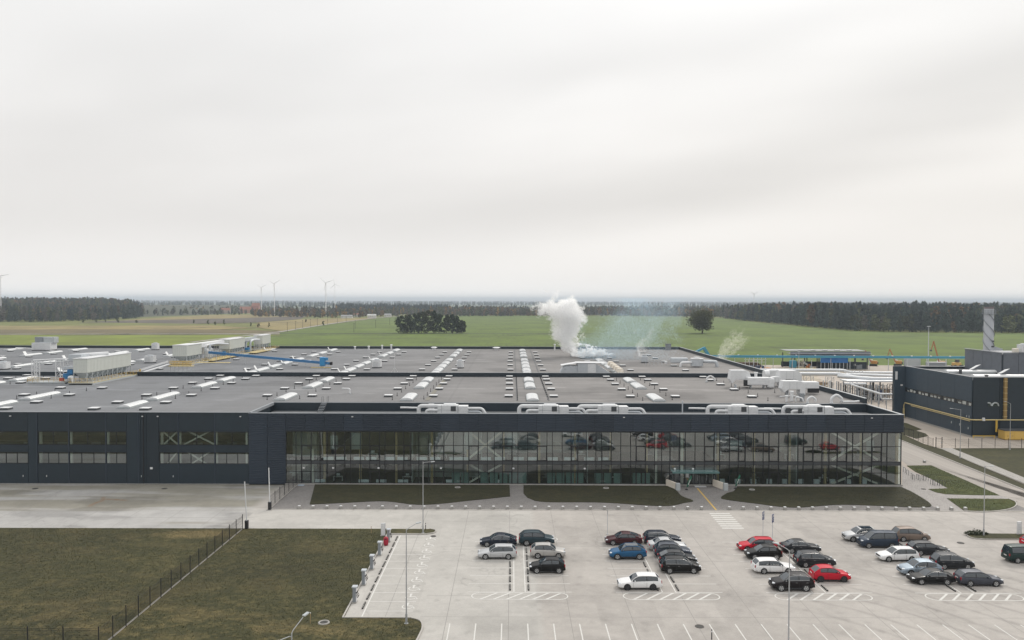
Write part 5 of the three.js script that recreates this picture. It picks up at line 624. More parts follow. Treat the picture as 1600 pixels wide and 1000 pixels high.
{ const t = thing('roof_ladder', 'dark steel step ladder from the office roof up to the hall roof', 'ladder', [-35.2, 0, H1 + 0.6]); obj('stringer', [beam([-0.5, OR, 2.0], [-0.1, ROOF + 0.1, 0.2], 0.07, 0.12), beam([0.5, OR, 2.0], [0.9, ROOF + 0.1, 0.2], 0.07, 0.12)], MT.darkGrey, t); for (let i = 0; i < 6; i++) obj('step', bx(1.0, 0.04, 0.25, -0.45 + 0.4 * i / 6 + 0.45, OR + 0.25 + i * 0.25, 1.8 - i * 0.28), MT.galv, t); obj('handrail', [[-0.1, 0.2], [0.9, 0.2]].map(([x, z]) => tube([[x, ROOF, z], [x, ROOF + 1.1, z], [x, ROOF + 1.1, z - 1.2], [x, ROOF, z - 1.2]], 0.03, 6)), MT.darkGrey, t); }
{ const t = thing('condenser', 'small white condenser box on the office roof', 'air conditioner', [-14.4, OR, -140.5]); obj('casing', rb(1.0, 2.15, 0.5, 0, 0, 0, 0.04), MT.white, t); obj('fan_guard', (() => { const g = cyl(0.32, 0.03, 0, 0, 0, 16); g.rotateX(Math.PI / 2); g.translate(-0.05, 1.78, 0.26); return g; })(), MT.darkGrey, t); }
// air handling units behind the office parapet
function hvac(label, x, s = 1, flip = 1, left = true) {
  const t = thing('rooftop_ahu', label, 'air handler', [x, OR, -139.3]); t.scale.x = 1;
  obj('casing', [rb(3.6, 1.95, 2.0, 1.3 * flip, 0.2, 0, 0.08, 2), rb(1.7, 1.75, 1.9, 4.0 * flip, 0.25, 0, 0.06, 2)], MT.white, t);
  obj('upper_duct', tube([[-3.9 * flip, 0.3, 0.2], [-3.9 * flip, 1.95, 0.2], [2.2 * flip, 1.95, 0.2], [3.2 * flip, 1.6, 0.2]], 0.35, 12), MT.white, t);
  obj('hood', [rb(2.4, 0.75, 1.5, 1.6 * flip, 1.6, 0.1, 0.25, 3)], MT.white, t);
  obj('lower_duct', tube([[-2.5 * flip, 0.2, 0.6], [-2.5 * flip, 1.25, 0.6], [0, 1.25, 0.6]], 0.27, 10), MT.white, t);
  obj('grille', [bx(0.9, 0.85, 0.06, 2.3 * flip, 1.15, 1.02)], MT.darkGrey, t); obj('panel_seam', [bx(0.04, 1.9, 0.04, 0.2 * flip, 0.3, 1.0), bx(0.04, 1.9, 0.04, 3.1 * flip, 0.3, 1.0), bx(3.4, 0.04, 0.04, 1.3 * flip, 1.3, 1.0)], MT.grey, t);
  obj('return_duct', tube([[4.7 * flip, 1.55, 0.4], [7.4 * flip, 1.55, 0.4], [8.2 * flip, 0.2, 0.6]], 0.24, 10), MT.white, t); obj('return_duct', tube([[4.7 * flip, 1.0, 0.5], [7.0 * flip, 1.0, 0.5], [7.6 * flip, 0.1, 0.7]], 0.2, 8), MT.galv, t);
  if (left) obj('outlet_pipe', tube([[-4.2 * flip, 1.55, -0.1], [-6.4 * flip, 1.6, -0.1], [-7.2 * flip, 1.6, -0.1]], 0.16, 8), MT.white, t); return t; }
hvac('white roof air handler with bent ducts behind the office parapet, first from the ladder', -12.6); hvac('white roof air handler with dark grille in front of the middle skylight column', 5.2, 1, 1, false); hvac('white roof air handler with long return duct behind the parapet, right of the middle one', 15.7, 1, 1, false); hvac('white roof air handler behind the parapet above the entrance', 38.6); 
{ const t = hvac('white roof air handler with two dark panels behind the parapet, nearest the glass corner', 52.0); obj('dark_panel', [bx(0.7, 0.9, 0.06, -1.2, 0.9, 1.02), bx(0.8, 0.9, 0.06, -3.2, 0.9, 0.8)], MT.darkGrey, t); }
{ const t = thing('flue', 'thin pale flue pipe rising from the office roof', 'flue', [29.9, OR, -137.5]); obj('pipe', cyl(0.11, 3.0, 0, 0, 0, 10), MT.galv, t); obj('cap', cyl(0.16, 0.12, 0, 3.0, 0, 10), MT.galv, t); }
{ const t = thing('radio_mast', 'thin white mast guyed on the roof behind the fire wall', 'mast', [-30.9, ROOF, -207]); obj('pole', cyl(0.05, 5.2, 0, 0, 0, 6, 0.03), MT.white, t); obj('tripod', [bar([0, 1.5, 0], [1, 0, 0], 0.03), bar([0, 1.5, 0], [-0.8, 0, 0.8], 0.03), bar([0, 1.5, 0], [-0.5, 0, -0.9], 0.03)], MT.white, t); }
// big duct work on the right of the near roof
const hoodGeo = (w, h, d) => { const s = new THREE.Shape(); s.moveTo(-w / 2, h * 0.45); s.lineTo(-w / 2 + 0.3, h); s.lineTo(w * 0.2, h); s.quadraticCurveTo(w / 2, h, w / 2, h * 0.4); s.lineTo(w / 2, 0); s.lineTo(w / 2 - d * 0.5, 0); s.lineTo(w / 2 - d * 0.5, h * 0.4); s.lineTo(-w * 0.2, h * 0.42); s.lineTo(-w / 2 + 0.5, h * 0.16); s.closePath(); const g = new THREE.ExtrudeGeometry(s, { depth: d, bevelEnabled: true, bevelSize: 0.05, bevelThickness: 0.05, bevelSegments: 1 }); g.translate(0, 0, -d / 2); return g; };
{ const t = thing('roof_duct', 'large white duct with drooping intake and long horizontal trunk on the near right roof', 'duct', [50.81,-173.08].flatMap((v, i) => i ? [ROOF, v] : [v])); obj('intake', (() => { const g = hoodGeo(4.6, 3.4, 1.9); return g; })(), MT.white, t).position.set(-0.4, 0.4, -1.2); obj('trunk', [rb(5.2, 1.7, 1.9, 3.4, 0.7, 0.4, 0.2, 2)], MT.white, t); obj('elbow', [rb(1.6, 2.4, 1.9, 5.9, 0.0, 0.5, 0.5, 3)], MT.white, t); obj('flue', [cyl(0.32, 1.0, 3.2, 2.3, -0.8, 12), cyl(0.45, 0.2, 3.2, 3.2, -0.8, 12)], MT.white, t); obj('dark_opening', bx(1.3, 1.3, 0.1, 0.6, 0.5, 1.0), MT.black, t); for (const x of [-1.6, 1.7, 4.6]) obj('leg', bx(0.12, 0.8, 1.6, x, 0, 0.2), MT.galv, t); }
{ const t = thing('roof_duct', 'round fronted white duct running under the right parapet behind the big hoods', 'duct', [61.78,-187.12].flatMap((v, i) => i ? [ROOF, v] : [v])); obj('drum', (() => { const g = new THREE.CylinderGeometry(1.15, 1.15, 1.2, 20); g.rotateZ(Math.PI / 2); g.translate(-1.2, 1.6, 0); return g; })(), MT.white, t); obj('trunk', [rb(5.5, 1.9, 1.6, 1.8, 0.9, -0.6, 0.3, 2)], MT.white, t); obj('leg', [bx(0.12, 0.9, 1.2, 0, 0, 0), bx(0.12, 0.9, 1.2, 3.4, 0, -0.5)], MT.galv, t); }
for (const [l, p, w, h, d] of [['white hooded roof duct, the larger upper one near the right parapet', 62.44,-177.26, 5.2, 3.2, 2.2], ['white hooded roof duct, the lower one in front of the larger hood', 56.72,-159.13, 4.7, 2.7, 2.0], ['small white hooded duct left of the two large hoods', 59.08,-175.86, 2.4, 1.9, 1.4]].map(([l, x, z, w, h, d]) => [l, [x, z], w, h, d])) { const t = thing('roof_duct', l, 'duct', [p[0], ROOF, p[1]]); obj('hood', hoodGeo(w, h, d), MT.white, t).position.y = 0.3; obj('seam', [bx(0.05, h * 0.5, d + 0.14, -w * 0.16, h * 0.55, 0), bx(0.05, h * 0.5, d + 0.14, w * 0.14, h * 0.55, 0)], MT.paleGrey, t); obj('leg', [bx(0.12, h * 0.5, d * 0.8, -w * 0.2, 0, 0), bx(0.3, 0.4, d * 0.9, w * 0.36, 0, 0)], MT.galv, t); }
{ const t = thing('roof_duct', 'white duct end with black mouth against the right parapet', 'duct', [61.64,-162.54].flatMap((v, i) => i ? [ROOF, v] : [v])); obj('hood', [rb(3.2, 1.4, 2.0, 0, 1.1, 0, 0.1, 2)], MT.white, t); obj('mouth', [rb(2.2, 0.9, 0.6, 0.4, 0.3, 0.9, 0.05, 1)], MT.black, t); obj('leg', [bx(0.3, 1.2, 1.6, -1.3, 0, 0)], MT.white, t); }
{ const t = thing('roof_flues', 'cluster of small white flues and pipes in front of the hoods', 'flues', [53.45,-149.92].flatMap((v, i) => i ? [ROOF, v] : [v])); obj('flue', [cyl(0.3, 1.7, 0, 0, 0, 12), cyl(0.42, 0.25, 0, 1.7, 0, 12)], MT.white, t); obj('flue', [cyl(0.22, 1.0, -1.2, 0, 0.6, 12), cyl(0.36, 0.2, -1.2, 1.0, 0.6, 12)], MT.white, t); obj('pipe', tube([[0.6, 0, 0.5], [0.6, 0.9, 0.5], [1.8, 0.7, 0.8], [1.9, 0, 0.9]], 0.14), MT.white, t); obj('pipe', tube([[-2.3, 0.9, 0], [0, 1.0, -0.4], [1.5, 0.9, -0.4]], 0.1), MT.white, t); obj('cabinet', bx(0.7, 1.5, 0.6, 2.2, 0, -0.6), MT.grey, t); }
for (const [l, x, z, r, rr] of [['small white swan neck pipe at the near edge of the right roof', 56.19,-147.15, 0.75, 0.2], ['larger white swan neck pipe at the near edge by the right parapet', 60.9,-147.24, 0.95, 0.26], ['white swan neck pipe standing among the vents on the near roof', 46.84,-185.28, 0.9, 0.2]]) { const t = thing('swan_neck', l, 'vent pipe', [x, ROOF, z]); obj('pipe', tube([[-r, 0, 0], [-r, r * 1.0, 0], [0, r * 1.75, 0], [r, r, 0], [r, r * 0.45, 0]], rr, 10, 50, 0.35), MT.white, t); obj('collar', cyl(rr + 0.08, 0.12, -r, 0, 0, 12), MT.galv, t); }
{ const t = thing('swan_neck', 'white angled pipe standing on the roof left of the left skylight column', 'vent pipe', [-33.2,-160.52].flatMap((v, i) => i ? [ROOF, v] : [v])); obj('pipe', tube([[0.1, 0, 0], [0.1, 1.0, 0], [-1.5, 1.05, 0]], 0.16), MT.white, t); obj('collar', cyl(0.26, 0.1, 0.1, 0, 0, 12), MT.galv, t); }
{ const t = thing('roof_pipe', 'white pipe lying along the right parapet at the near edge', 'pipe', [63.08,-147.28].flatMap((v, i) => i ? [ROOF, v] : [v])); obj('pipe', tube([[-1.4, 0.25, 0], [1.2, 0.3, 0], [2.2, 0.35, -0.3]], 0.18), MT.white, t); obj('bracket', [bx(0.1, 0.2, 0.3, -0.6, 0, 0), bx(0.1, 0.2, 0.3, 0.9, 0, 0)], MT.galv, t); }
// plant behind the fire wall
{ const t = thing('rooftop_plant', 'long grey air plant with sloping ends behind the fire wall below the steam', 'air plant', [18.8, ROOF, -205.5]); obj('casing', [ribbedBox(4.4, 2.6, 4.0, 0.9)], MT.galv, t).position.set(0.4, 0.3, 0); obj('white_panel', bx(2.1, 2.3, 0.06, 1.9, 0.45, 2.03), MT.white, t); const s = new THREE.Shape(); s.moveTo(0, 0); s.lineTo(4.3, 0); s.lineTo(0, 2.7); s.closePath(); const g = new THREE.ExtrudeGeometry(s, { depth: 3.4, bevelEnabled: false }); g.translate(2.6, 0.3, -1.7); obj('sloping_end', g, MT.galv, t); const g2 = new THREE.CylinderGeometry(2.2, 2.2, 3.4, 20, 1, false, 0, Math.PI); g2.rotateX(Math.PI / 2); g2.rotateZ(Math.PI / 2); g2.scale(1.0, 0.98, 1); g2.translate(-4.0, 0.2, 0); obj('curved_duct', [g2, rb(2.6, 1.9, 3.2, -2.6, 0.3, 0, 0.1)], MT.galv, t); obj('roof_sheet', [bx(7.5, 0.12, 4.4, 1.6, 2.95, 0), beam([-2.0, 2.95, 0], [-6.0, 2.3, 0], 4.0, 0.12)], MT.white, t); obj('skid', bx(9, 0.3, 0.2, 0, 0, 1.8), MT.darkGrey, t); obj('opening', bx(0.9, 1.0, 0.05, -2.6, 0.5, 1.62), MT.black, t); }
{ const t = thing('roof_hoods', 'row of white hoods sloping down beside the grey plant', 'hoods', [28.0, ROOF, -205]); for (let i = 0; i < 5; i++) { const g = hoodGeo(1.7, 1.4, 1.7); g.translate(-1.2 + i * 0.3, 0.2 + (4 - i) * 0.25, -8 + i * 2.2); obj('hood', g, MT.cream, t); } obj('curb', bx(1.4, 0.3, 11, -0.5, 0, -3.5), MT.paleGrey, t); }
{ const t = thing('steam_exhaust', 'white exhaust hoods at the foot of the steam cloud', 'exhaust', [25.5, ROOF, -268]); for (const [x, z] of [[-4, -4], [0, 2], [4.5, -1], [8, 3]]) { const g = vaultGeo(2.4, 4, 0.8); g.translate(x, 0.5, z); obj('hood', g, MT.white, t); obj('curb', bx(2.3, 0.5, 3.8, x, 0, z), MT.galv, t); } obj('stack', cyl(0.8, 1.4, -2, 0, -6, 14), MT.galv, t); }
{ const t = thing('roof_fan', 'grey roof fan with steam behind the plant hoods', 'fan', [41, ROOF, -243]); obj('casing', [rb(1.8, 1.8, 1.8, 0, 0.2, 0, 0.2, 2)], MT.galv, t); obj('cowl', cyl(0.7, 0.5, 0, 2.0, 0, 14), MT.galv, t); obj('skid', bx(2, 0.2, 2, 0, 0, 0), MT.darkGrey, t); }
{ const t = thing('roof_drum', 'round pale drum with ducts on the rear right roof', 'air plant', [53.73,-226.56].flatMap((v, i) => i ? [ROOF, v - 1.8] : [v])); obj('drum', [cyl(1.8, 2.0, 0, 0.3, 0, 24)], MT.galv, t); obj('lid', [cyl(1.9, 0.2, 0, 2.3, 0, 24), cyl(0.9, 0.35, 0, 2.5, 0, 18)], MT.white, t); obj('duct', tube([[1.8, 1.6, 0], [4.5, 1.5, 0], [5.6, 1.5, 0.2], [5.8, 0, 0.3]], 0.5), MT.galv, t); obj('duct', tube([[-1.6, 1.3, 0.4], [-4.6, 1.2, 0.3], [-4.8, 0, 0.3]], 0.42), MT.white, t); obj('duct', [rb(5.0, 1.5, 1.8, -4.4, 0.9, -3.6, 0.3, 2)], MT.galv, t); obj('valve', [bx(0.9, 1.0, 0.8, -6.4, 1.0, -4), bx(0.7, 0.7, 0.7, -8, 0.5, -5)], MT.white, t); for (let i = 0; i < 5; i++) obj('stand', [bx(0.1, 1.2, 0.1, -9 - i * 1.2, 0, -6), bx(1.2, 0.1, 0.1, -9.5 - i * 1.2, 1.1, -6)], MT.galv, t); }
{ const t = thing('roof_box', 'dark box cabinet at the rear right corner of the roof', 'cabinet', [61, ROOF, -307]); obj('cabinet', rb(2.0, 2.3, 1.8, 0, 0, 0, 0.1), MT.grey, t); obj('lid', bx(2.2, 0.15, 2, 0, 2.3, 0), MT.darkGrey, t); }
// ---------- side building ----------
{
  const t = thing('side_building', 'dark blue grey industrial side building with window strip and yellow pipes', 'industrial building', [0, 0, 0]);
  const h = 14.0, x0 = 106.4, zn = -181.4, zf = -212.4, xr = 200;
  obj('core', [setUV(bx(xr - x0 - 0.4, h - 0.9, zn - zf - 0.4, (x0 + xr) / 2, 0, (zn + zf) / 2), 7), setUV(bx(20, h - 0.2, 0.9, 113.4, 0, zf - 0.5), 7)], MT.panelFlat, t);
  const sideP = M(0.032, 0.053, 0.076, 0.5, 0, { map: blotch });
  const zs = [zf, -206.5, -200.6, -194.6, -188.4, zn]; for (let i = 0; i < 5; i++) { const a = zs[i], b = zs[i + 1], w = b - a - 0.08, c = (a + b) / 2; obj('wall_panel', setUV(bx(0.16, 7.0, w, x0 - 0.06, 0.1, c), 6), sideP, t); obj('wall_panel', setUV(bx(0.16, h - 8.3, w, x0 - 0.06, 8.22, c), 6), sideP, t);
    const win = obj('window', [bx(0.12, 1.06, 0.9, x0 - 0.04, 7.13, a + 0.5), bx(0.1, 0.08, w - 0.9, x0 - 0.06, 7.13, c + 0.45), bx(0.1, 0.08, w - 0.9, x0 - 0.06, 8.11, c + 0.45), ...[1, 2].map((k) => bx(0.1, 0.9, 0.08, x0 - 0.06, 7.21, a + 0.9 + (w - 0.9) * k / 3))], MT.frame, t); for (let k = 0; k < 3; k++) { const pw = (w - 0.9) / 3 - 0.12; obj('pane', bx(0.02, 0.88, pw, x0 - 0.05, 7.22, a + 0.95 + (w - 0.9) * (k + 0.5) / 3), carGlass, win); obj('blind', bx(0.01, 0.3 + 0.5 * hash(i, k), pw * (0.4 + 0.5 * hash(k, i + 9)), x0 - 0.063, 7.26, a + 0.95 + (w - 0.9) * (k + 0.45 + 0.2 * hash(i, k + 4)) / 3), MT.innerPale, win); } }
  for (let x = x0 + 0.05; x < 170; x += 6.2) obj('wall_panel', setUV(bx(6.1, h - 0.2, 0.16, x + 3.1, 0.1, zn + 0.06), 6), MT.panelFlat, t);
  obj('wall_panel', setUV(bx(3.1, h - 0.2, 0.16, 104.9, 0.1, zf + 0.02), 6), sideP, t);
  for (const [x, w] of [[111.2, 2.6], [114.4, 1.2]]) { const win = obj('window', [bx(w, 1.1, 0.06, x, 7.1, zn + 0.15)], MT.frame, t); obj('pane', bx(w - 0.16, 0.94, 0.03, x, 7.18, zn + 0.175), carGlass, win); }
  { const r = new THREE.TorusGeometry(0.75, 0.16, 6, 14, Math.PI); r.translate(111.6, 7.3, zn + 0.24); const r2 = new THREE.TorusGeometry(0.7, 0.16, 6, 14, Math.PI * 0.6); r2.translate(110.0, 7.35, zn + 0.24); obj('wall_vent', [r, r2], MT.paleGrey, t); }
  obj('roof', setUV(bx(xr - x0 - 0.8, 0.2, zn - zf - 0.8, (x0 + xr) / 2, h - 0.95, (zn + zf) / 2), 9), M(0.15, 0.155, 0.16, 0.9, 0, { map: blotch }), t);
  obj('parapet_cap', [bx(0.4, 0.1, zn - zf, x0, h - 0.1, (zn + zf) / 2), bx(xr - x0, 0.1, 0.4, (xr + x0) / 2, h - 0.1, zn), bx(20, 0.1, 0.4, 113.4, h - 0.1, zf)], MT.trim, t);
  for (const [x, z, l, e] of [[116.6, -199, 13.5, 0.9], [115.5, -186.6, 12.3, 1.5]]) { const s = obj('skylight', setUV(bx(l, 0.4, 2.0, x, h - 0.76, z), 3), MT.paleGrey, t); const g = vaultGeo(1.9, l, 0.5); g.rotateY(Math.PI / 2); g.translate(x, h - 0.36, z); obj('dome', g, MT.dome, s); const f = obj('flap', bx(2.2, 0.1, 1.9), MT.dome, s); f.position.set(x + e, h + 0.75, z - 0.4); f.rotation.set(-0.2, 0, 0.5); }
  for (const [x, z] of [[112.7, -197.4], [117.0, -189.3], [110.5, -182.9]]) obj('roof_cowl', [bx(0.5, 1.0, 0.5, x, h - 0.76, z), bx(0.7, 0.1, 0.7, x, h + 0.24, z)], MT.darkGrey, t);
  // taller block behind
  const H2 = 18.8, X2 = 122.4, zb = -196.2; const lite = M(0.135, 0.148, 0.172, 0.5, 0.05, { map: blotch });
  obj('upper_block', setUV(bx(78, H2 - 0.6, 16, X2 + 39, 0, zb - 8.1), 8), lite, t); for (let z = zb - 2.05; z > -212; z -= 4) obj('wall_panel', setUV(bx(0.14, H2 - h + 0.5, 3.92, X2 - 0.06, h - 0.7, z), 6), lite, t); for (let x = X2 + 2; x < 160; x += 4) obj('wall_panel', setUV(bx(3.92, H2 - h + 0.5, 0.14, x, h - 0.7, zb + 0.06), 6), lite, t);
  obj('parapet_cap', [bx(0.5, 0.12, 16.4, X2 - 0.1, H2 - 0.1, zb - 8), bx(78, 0.12, 0.5, X2 + 39, H2 - 0.1, zb)], MT.trim, t); obj('down_pipe', [cyl(0.12, H2 - h, X2 + 0.05, h - 0.6, zb + 0.15, 8)], MT.panelFlat, t);
  obj('plinth', [bx(0.12, 0.35, 31, x0 - 0.1, 0, (zn + zf) / 2), bx(60, 0.35, 0.12, x0 + 30, 0, zn + 0.18)], MT.conc, t);
  for (const [z, y] of [[-186.0, 2.6], [-189.5, 2.6], [-182.5, 2.3], [-183.2, 5.0], [-182.2, 5.0]]) obj('wall_lamp', bx(0.14, 0.5, 0.14, x0 - 0.2, y - 0.6, z), MT.paleGrey, t);
  obj('wall_sign', bx(0.6, 2.2, 0.05, 103.9, 10.3, zf + 0.14), MT.white, t); obj('wall_lamp', bx(0.5, 0.4, 0.3, 105.3, 8.6, zf + 0.2), MT.white, t);
}
{ const t = thing('gas_pipe', 'long yellow pipe run along the dark side building on brackets', 'pipe', [0, 0, 0]), y = 4.15, x = 105.8; obj('pipe', tube([[x, 1.2, -211.8], [x, y, -211.8], [x, y, -180.7], [135, y, -180.7]], 0.14, 8), MT.paleYellow, t); obj('pipe', tube([[x, y - 0.35, -208], [x, y - 0.35, -181.2]], 0.1, 8), MT.paleYellow, t); obj('drop_pipe', tube([[111.6, y, -180.6], [111.6, 2.2, -180.6], [111.6, 1.4, -180.6]], 0.22, 8), MT.yellow, t); obj('valve', [cyl(0.3, 0.4, 108.6, y + 0.1, -180.6, 10), bx(0.5, 0.4, 0.5, 108.6, y - 0.2, -180.6)], MT.white, t); const b = []; for (let z = -210; z < -182; z += 4) b.push(bx(0.5, 0.12, 0.12, x + 0.25, y - 0.3, z)); obj('bracket', b, MT.darkGrey, t); obj('support', [bx(0.35, 2.6, 0.35, x, 0, -211.8)], MT.paleYellow, t); }
{ const t = thing('vertical_duct', 'ribbed yellow brown vertical duct up the front of the dark side building', 'duct', [113.7, 4.4, -180.9]); obj('duct', bx(0.62, 9.4, 0.5), M(0.28, 0.18, 0.06, 0.6), t); for (let i = 0; i < 7; i++) obj('band', bx(0.7, 0.1, 0.58, 0, 0.5 + i * 1.35, 0), MT.paleYellow, t); }
{ const t = thing('yellow_tank', 'low bright yellow container in front of the dark side building', 'container', [116.6, 0, -179.0]); obj('casing', [rb(9.6, 2.0, 2.6, 0, 0.1, 0, 0.06, 2)], M(0.60, 0.40, 0.10, 0.55), t); for (const x of [-2.6, 0.4, 3.2]) obj('door_seam', bx(0.05, 1.8, 0.04, x, 0.2, 1.31), MT.yellow, t); for (const [x, y] of [[-3.6, 1.5], [-3.1, 0.9], [0.6, 1.5], [-4.2, 0.9]]) obj('handle', bx(0.28, 0.12, 0.06, x, y, 1.33), M(0.3, 0.16, 0.04, 0.6), t); obj('lid', bx(9.8, 0.16, 2.8, 0, 2.1, 0), MT.darkGrey, t); }
{ const t = thing('low_rail', 'low yellow guard rail at the corner of the dark side building', 'guard rail', [108.4, 0.02, -180.0]); obj('rail', bx(5.2, 0.18, 0.14, 0, 0.45, 0), MT.yellow, t); for (const x of [-2.4, 0, 2.4]) obj('post', bx(0.12, 0.5, 0.12, x, 0, 0), MT.yellow, t); }
{ const t = thing('chimney', 'round silver chimney with a spiral fin rising behind the dark side building', 'chimney', [133.3, 0, -220]); const h = 29.4; obj('shaft', cyl(1.35, h, 0, 0, 0, 28, 1.22), M(0.52, 0.54, 0.58, 0.5, 0.2, { map: blotch }), t);
  for (let s = 0; s < 3; s++) { const c = new THREE.CatmullRomCurve3([...Array(30)].map((_, i) => { const a = s * 2.09 + i * 0.29, y = 15 + (h - 16.5) * i / 29, r = 1.36; return new THREE.Vector3(r * Math.cos(a), y, r * Math.sin(a)); })); obj('spiral_fin', new THREE.TubeGeometry(c, 90, 0.1, 5), MT.grey, t); }
  obj('platform', [cyl(1.75, 0.12, 0, h - 1.5, 0, 24)], MT.grey, t); const r = []; for (let i = 0; i < 14; i++) { const a = i * 0.4488; r.push(bar([1.7 * Math.cos(a), h - 1.4, 1.7 * Math.sin(a)], [1.7 * Math.cos(a), h - 0.3, 1.7 * Math.sin(a)], 0.04)); } for (const y of [h - 0.9, h - 0.35]) { const g = new THREE.TorusGeometry(1.7, 0.05, 5, 24); g.rotateX(Math.PI / 2); g.translate(0, y, 0); r.push(g); } stuff(obj('railing', r, MT.grey, t)); obj('hatch', [bx(0.7, 0.4, 0.2, 0.5, 20.2, 1.2), bx(0.7, 0.4, 0.2, 0.4, 18.7, 1.2)], MT.darkGrey, t); obj('inlet', beam([1, 18.4, 0], [3.4, 17.6, 0.4], 1.0, 1.3), MT.galv, t); obj('crown', cyl(1.25, 0.5, 0, h, 0, 24), M(0.2, 0.17, 0.18, 0.8), t); }
{ const t = acUnit('white roof tower unit on the tall block at the right edge', 128.6, -197.6, 2.0, 2.0, 2.4, 'air_handler', 18.3); obj('tower', [cyl(0.75, 2.6, 1.6, 2.0, 0, 14), cyl(0.95, 0.25, 1.6, 4.4, 0, 14), cyl(0.95, 0.25, 1.6, 3.4, 0, 14)], MT.white, t); obj('side_unit', rb(1.1, 1.3, 1.2, -2.2, 0.1, 0.2, 0.1), MT.cream, t); }

// ---------- works yard ----------
{ const t = thing('yard_conveyor', 'long blue enclosed conveyor crossing the yard on posts', 'conveyor', [0, 0, 0]); const a = [88.5, 6.6, -353], b = [236, 6.0, -357]; obj('tube_bridge', [beam(a, b, 1.0, 0.95), beam([a[0], a[1] + 0.5, a[2]], [b[0], b[1] + 0.5, b[2]], 0.7, 0.12)], MT.teal, t); for (let i = 0; i < 17; i++) { const f = (i + 0.4) / 17, x = lerp(a[0], b[0], f); obj('post', [bx(0.22, 5.6, 0.22, x, 0, -355)], MT.galv, t); obj('lamp', bx(0.6, 0.4, 0.5, x + 1.5, lerp(a[1], b[1], f) + 0.42, -354.4), MT.white, t); }
  obj('head_house', [beam([88.5, 6.6, -353], [85.8, 10.6, -352], 1.2, 1.2), beam([85.8, 10.4, -352], [79, 7.2, -350], 1.0, 0.8)], MT.teal, t); obj('head_frame', latticeTower(82.5, -351, 3.2, 7), MT.paleGrey, t); obj('hopper', [bx(2.6, 2.2, 2.6, 80, 5.6, -350)], MT.cream, t); }
{ const t = thing('yard_shed', 'long open sided grey roofed shed with dark base in the yard', 'shed', [147, 0, -368]); const R = (pts) => slabGeo(pts, 0, 0.12); const roof = []; const g = new THREE.BufferGeometry(); obj('roof', [beam([-18.5, 8.3, -4.5], [18.5, 8.3, -4.5], 9.8, 0.18), beam([-18.5, 7.3, 3.6], [18.5, 7.3, 3.6], 7.2, 0.18)].map((q) => q), M(0.24, 0.25, 0.27, 0.6, 0.1, { map: blotch }), t); obj('fascia', [bx(37, 2.1, 0.15, 0, 6.2, 5.2)], M(0.20, 0.21, 0.24, 0.6, 0, { map: blotch }), t); for (let i = 0; i < 5; i++) obj('rooflight', bx(2.2, 0.3, 1.6, -11.5 + i * 5.7, 8.45, -1), MT.white, t); for (let i = 0; i < 7; i++) for (const z of [4.6, -8]) obj('post', bx(0.4, 7, 0.4, -17.5 + i * 5.8, 0, z), MT.darkGrey, t); obj('base_wall', [bx(19, 3.2, 0.3, 7.5, 0.2, 4.4), bx(36, 2.4, 0.3, 0, 0.2, -8.5)], MT.panelFlat, t); for (const x of [0.5, 11.6]) obj('notice', bx(0.9, 0.9, 0.06, x, 1.6, 4.62), MT.white, t); obj('doorway', [bx(1.3, 1.9, 0.1, 14.3, 0.3, 4.62), bx(1.5, 1.8, 0.4, 13.0, 0.2, 4.75)], MT.grey, t); obj('threshold', bx(19, 0.2, 0.5, 7.5, 0, 4.7), MT.conc, t); }
{ const t = thing('blue_hall', 'bright blue panelled structure on slim posts below the yard conveyor', 'structure', [146, 0, -356.5]); for (let i = 0; i < 5; i++) obj('panel', bx(2.44, 2.4, 0.3, -5 + i * 2.5, 3.6, 0.5), M(0.02, 0.16, 0.46, 0.5), t); obj('roof', bx(12.6, 0.2, 4, 0, 6.0, -1.2), MT.blue, t); for (let i = 0; i < 8; i++) obj('post', bx(0.22, 4.0, 0.22, -6 + i * 1.7, 0, 0.5), MT.galv, t); obj('back_panel', bx(12, 3.6, 0.2, 0, 0.1, -3), MT.panelFlat, t); for (let i = 0; i < 5; i++) obj('foot', bx(1.2, 0.8, 0.8, -5 + i * 2.5, 0, 0.8), MT.conc, t); }
{ const t = thing('sorting_machine', 'teal machine with cream frames between the log pile and the blue panels', 'machine', [128, 0, -358]); obj('body', [rb(2.6, 3.2, 2.4, 0, 1.2, 0, 0.2)], MT.teal, t); obj('frame', latticeTower(3.4, 0.5, 2.0, 5), MT.cream, t); obj('chute', [beam([5, 3.6, 0], [9, 0.8, 0.5], 1.0, 0.8)], MT.paleGrey, t); obj('base', [bx(9, 1.2, 2.6, 5.4, 0, 0.6)], MT.paleYellow, t); obj('drum', [cyl(0.9, 1.6, 7.0, 1.2, 0, 14)], MT.orange, t); for (let i = 0; i < 4; i++) obj('leg', bx(0.2, 3, 0.2, -1 + i * 2.6, 0, 1.4), MT.darkGrey, t); }
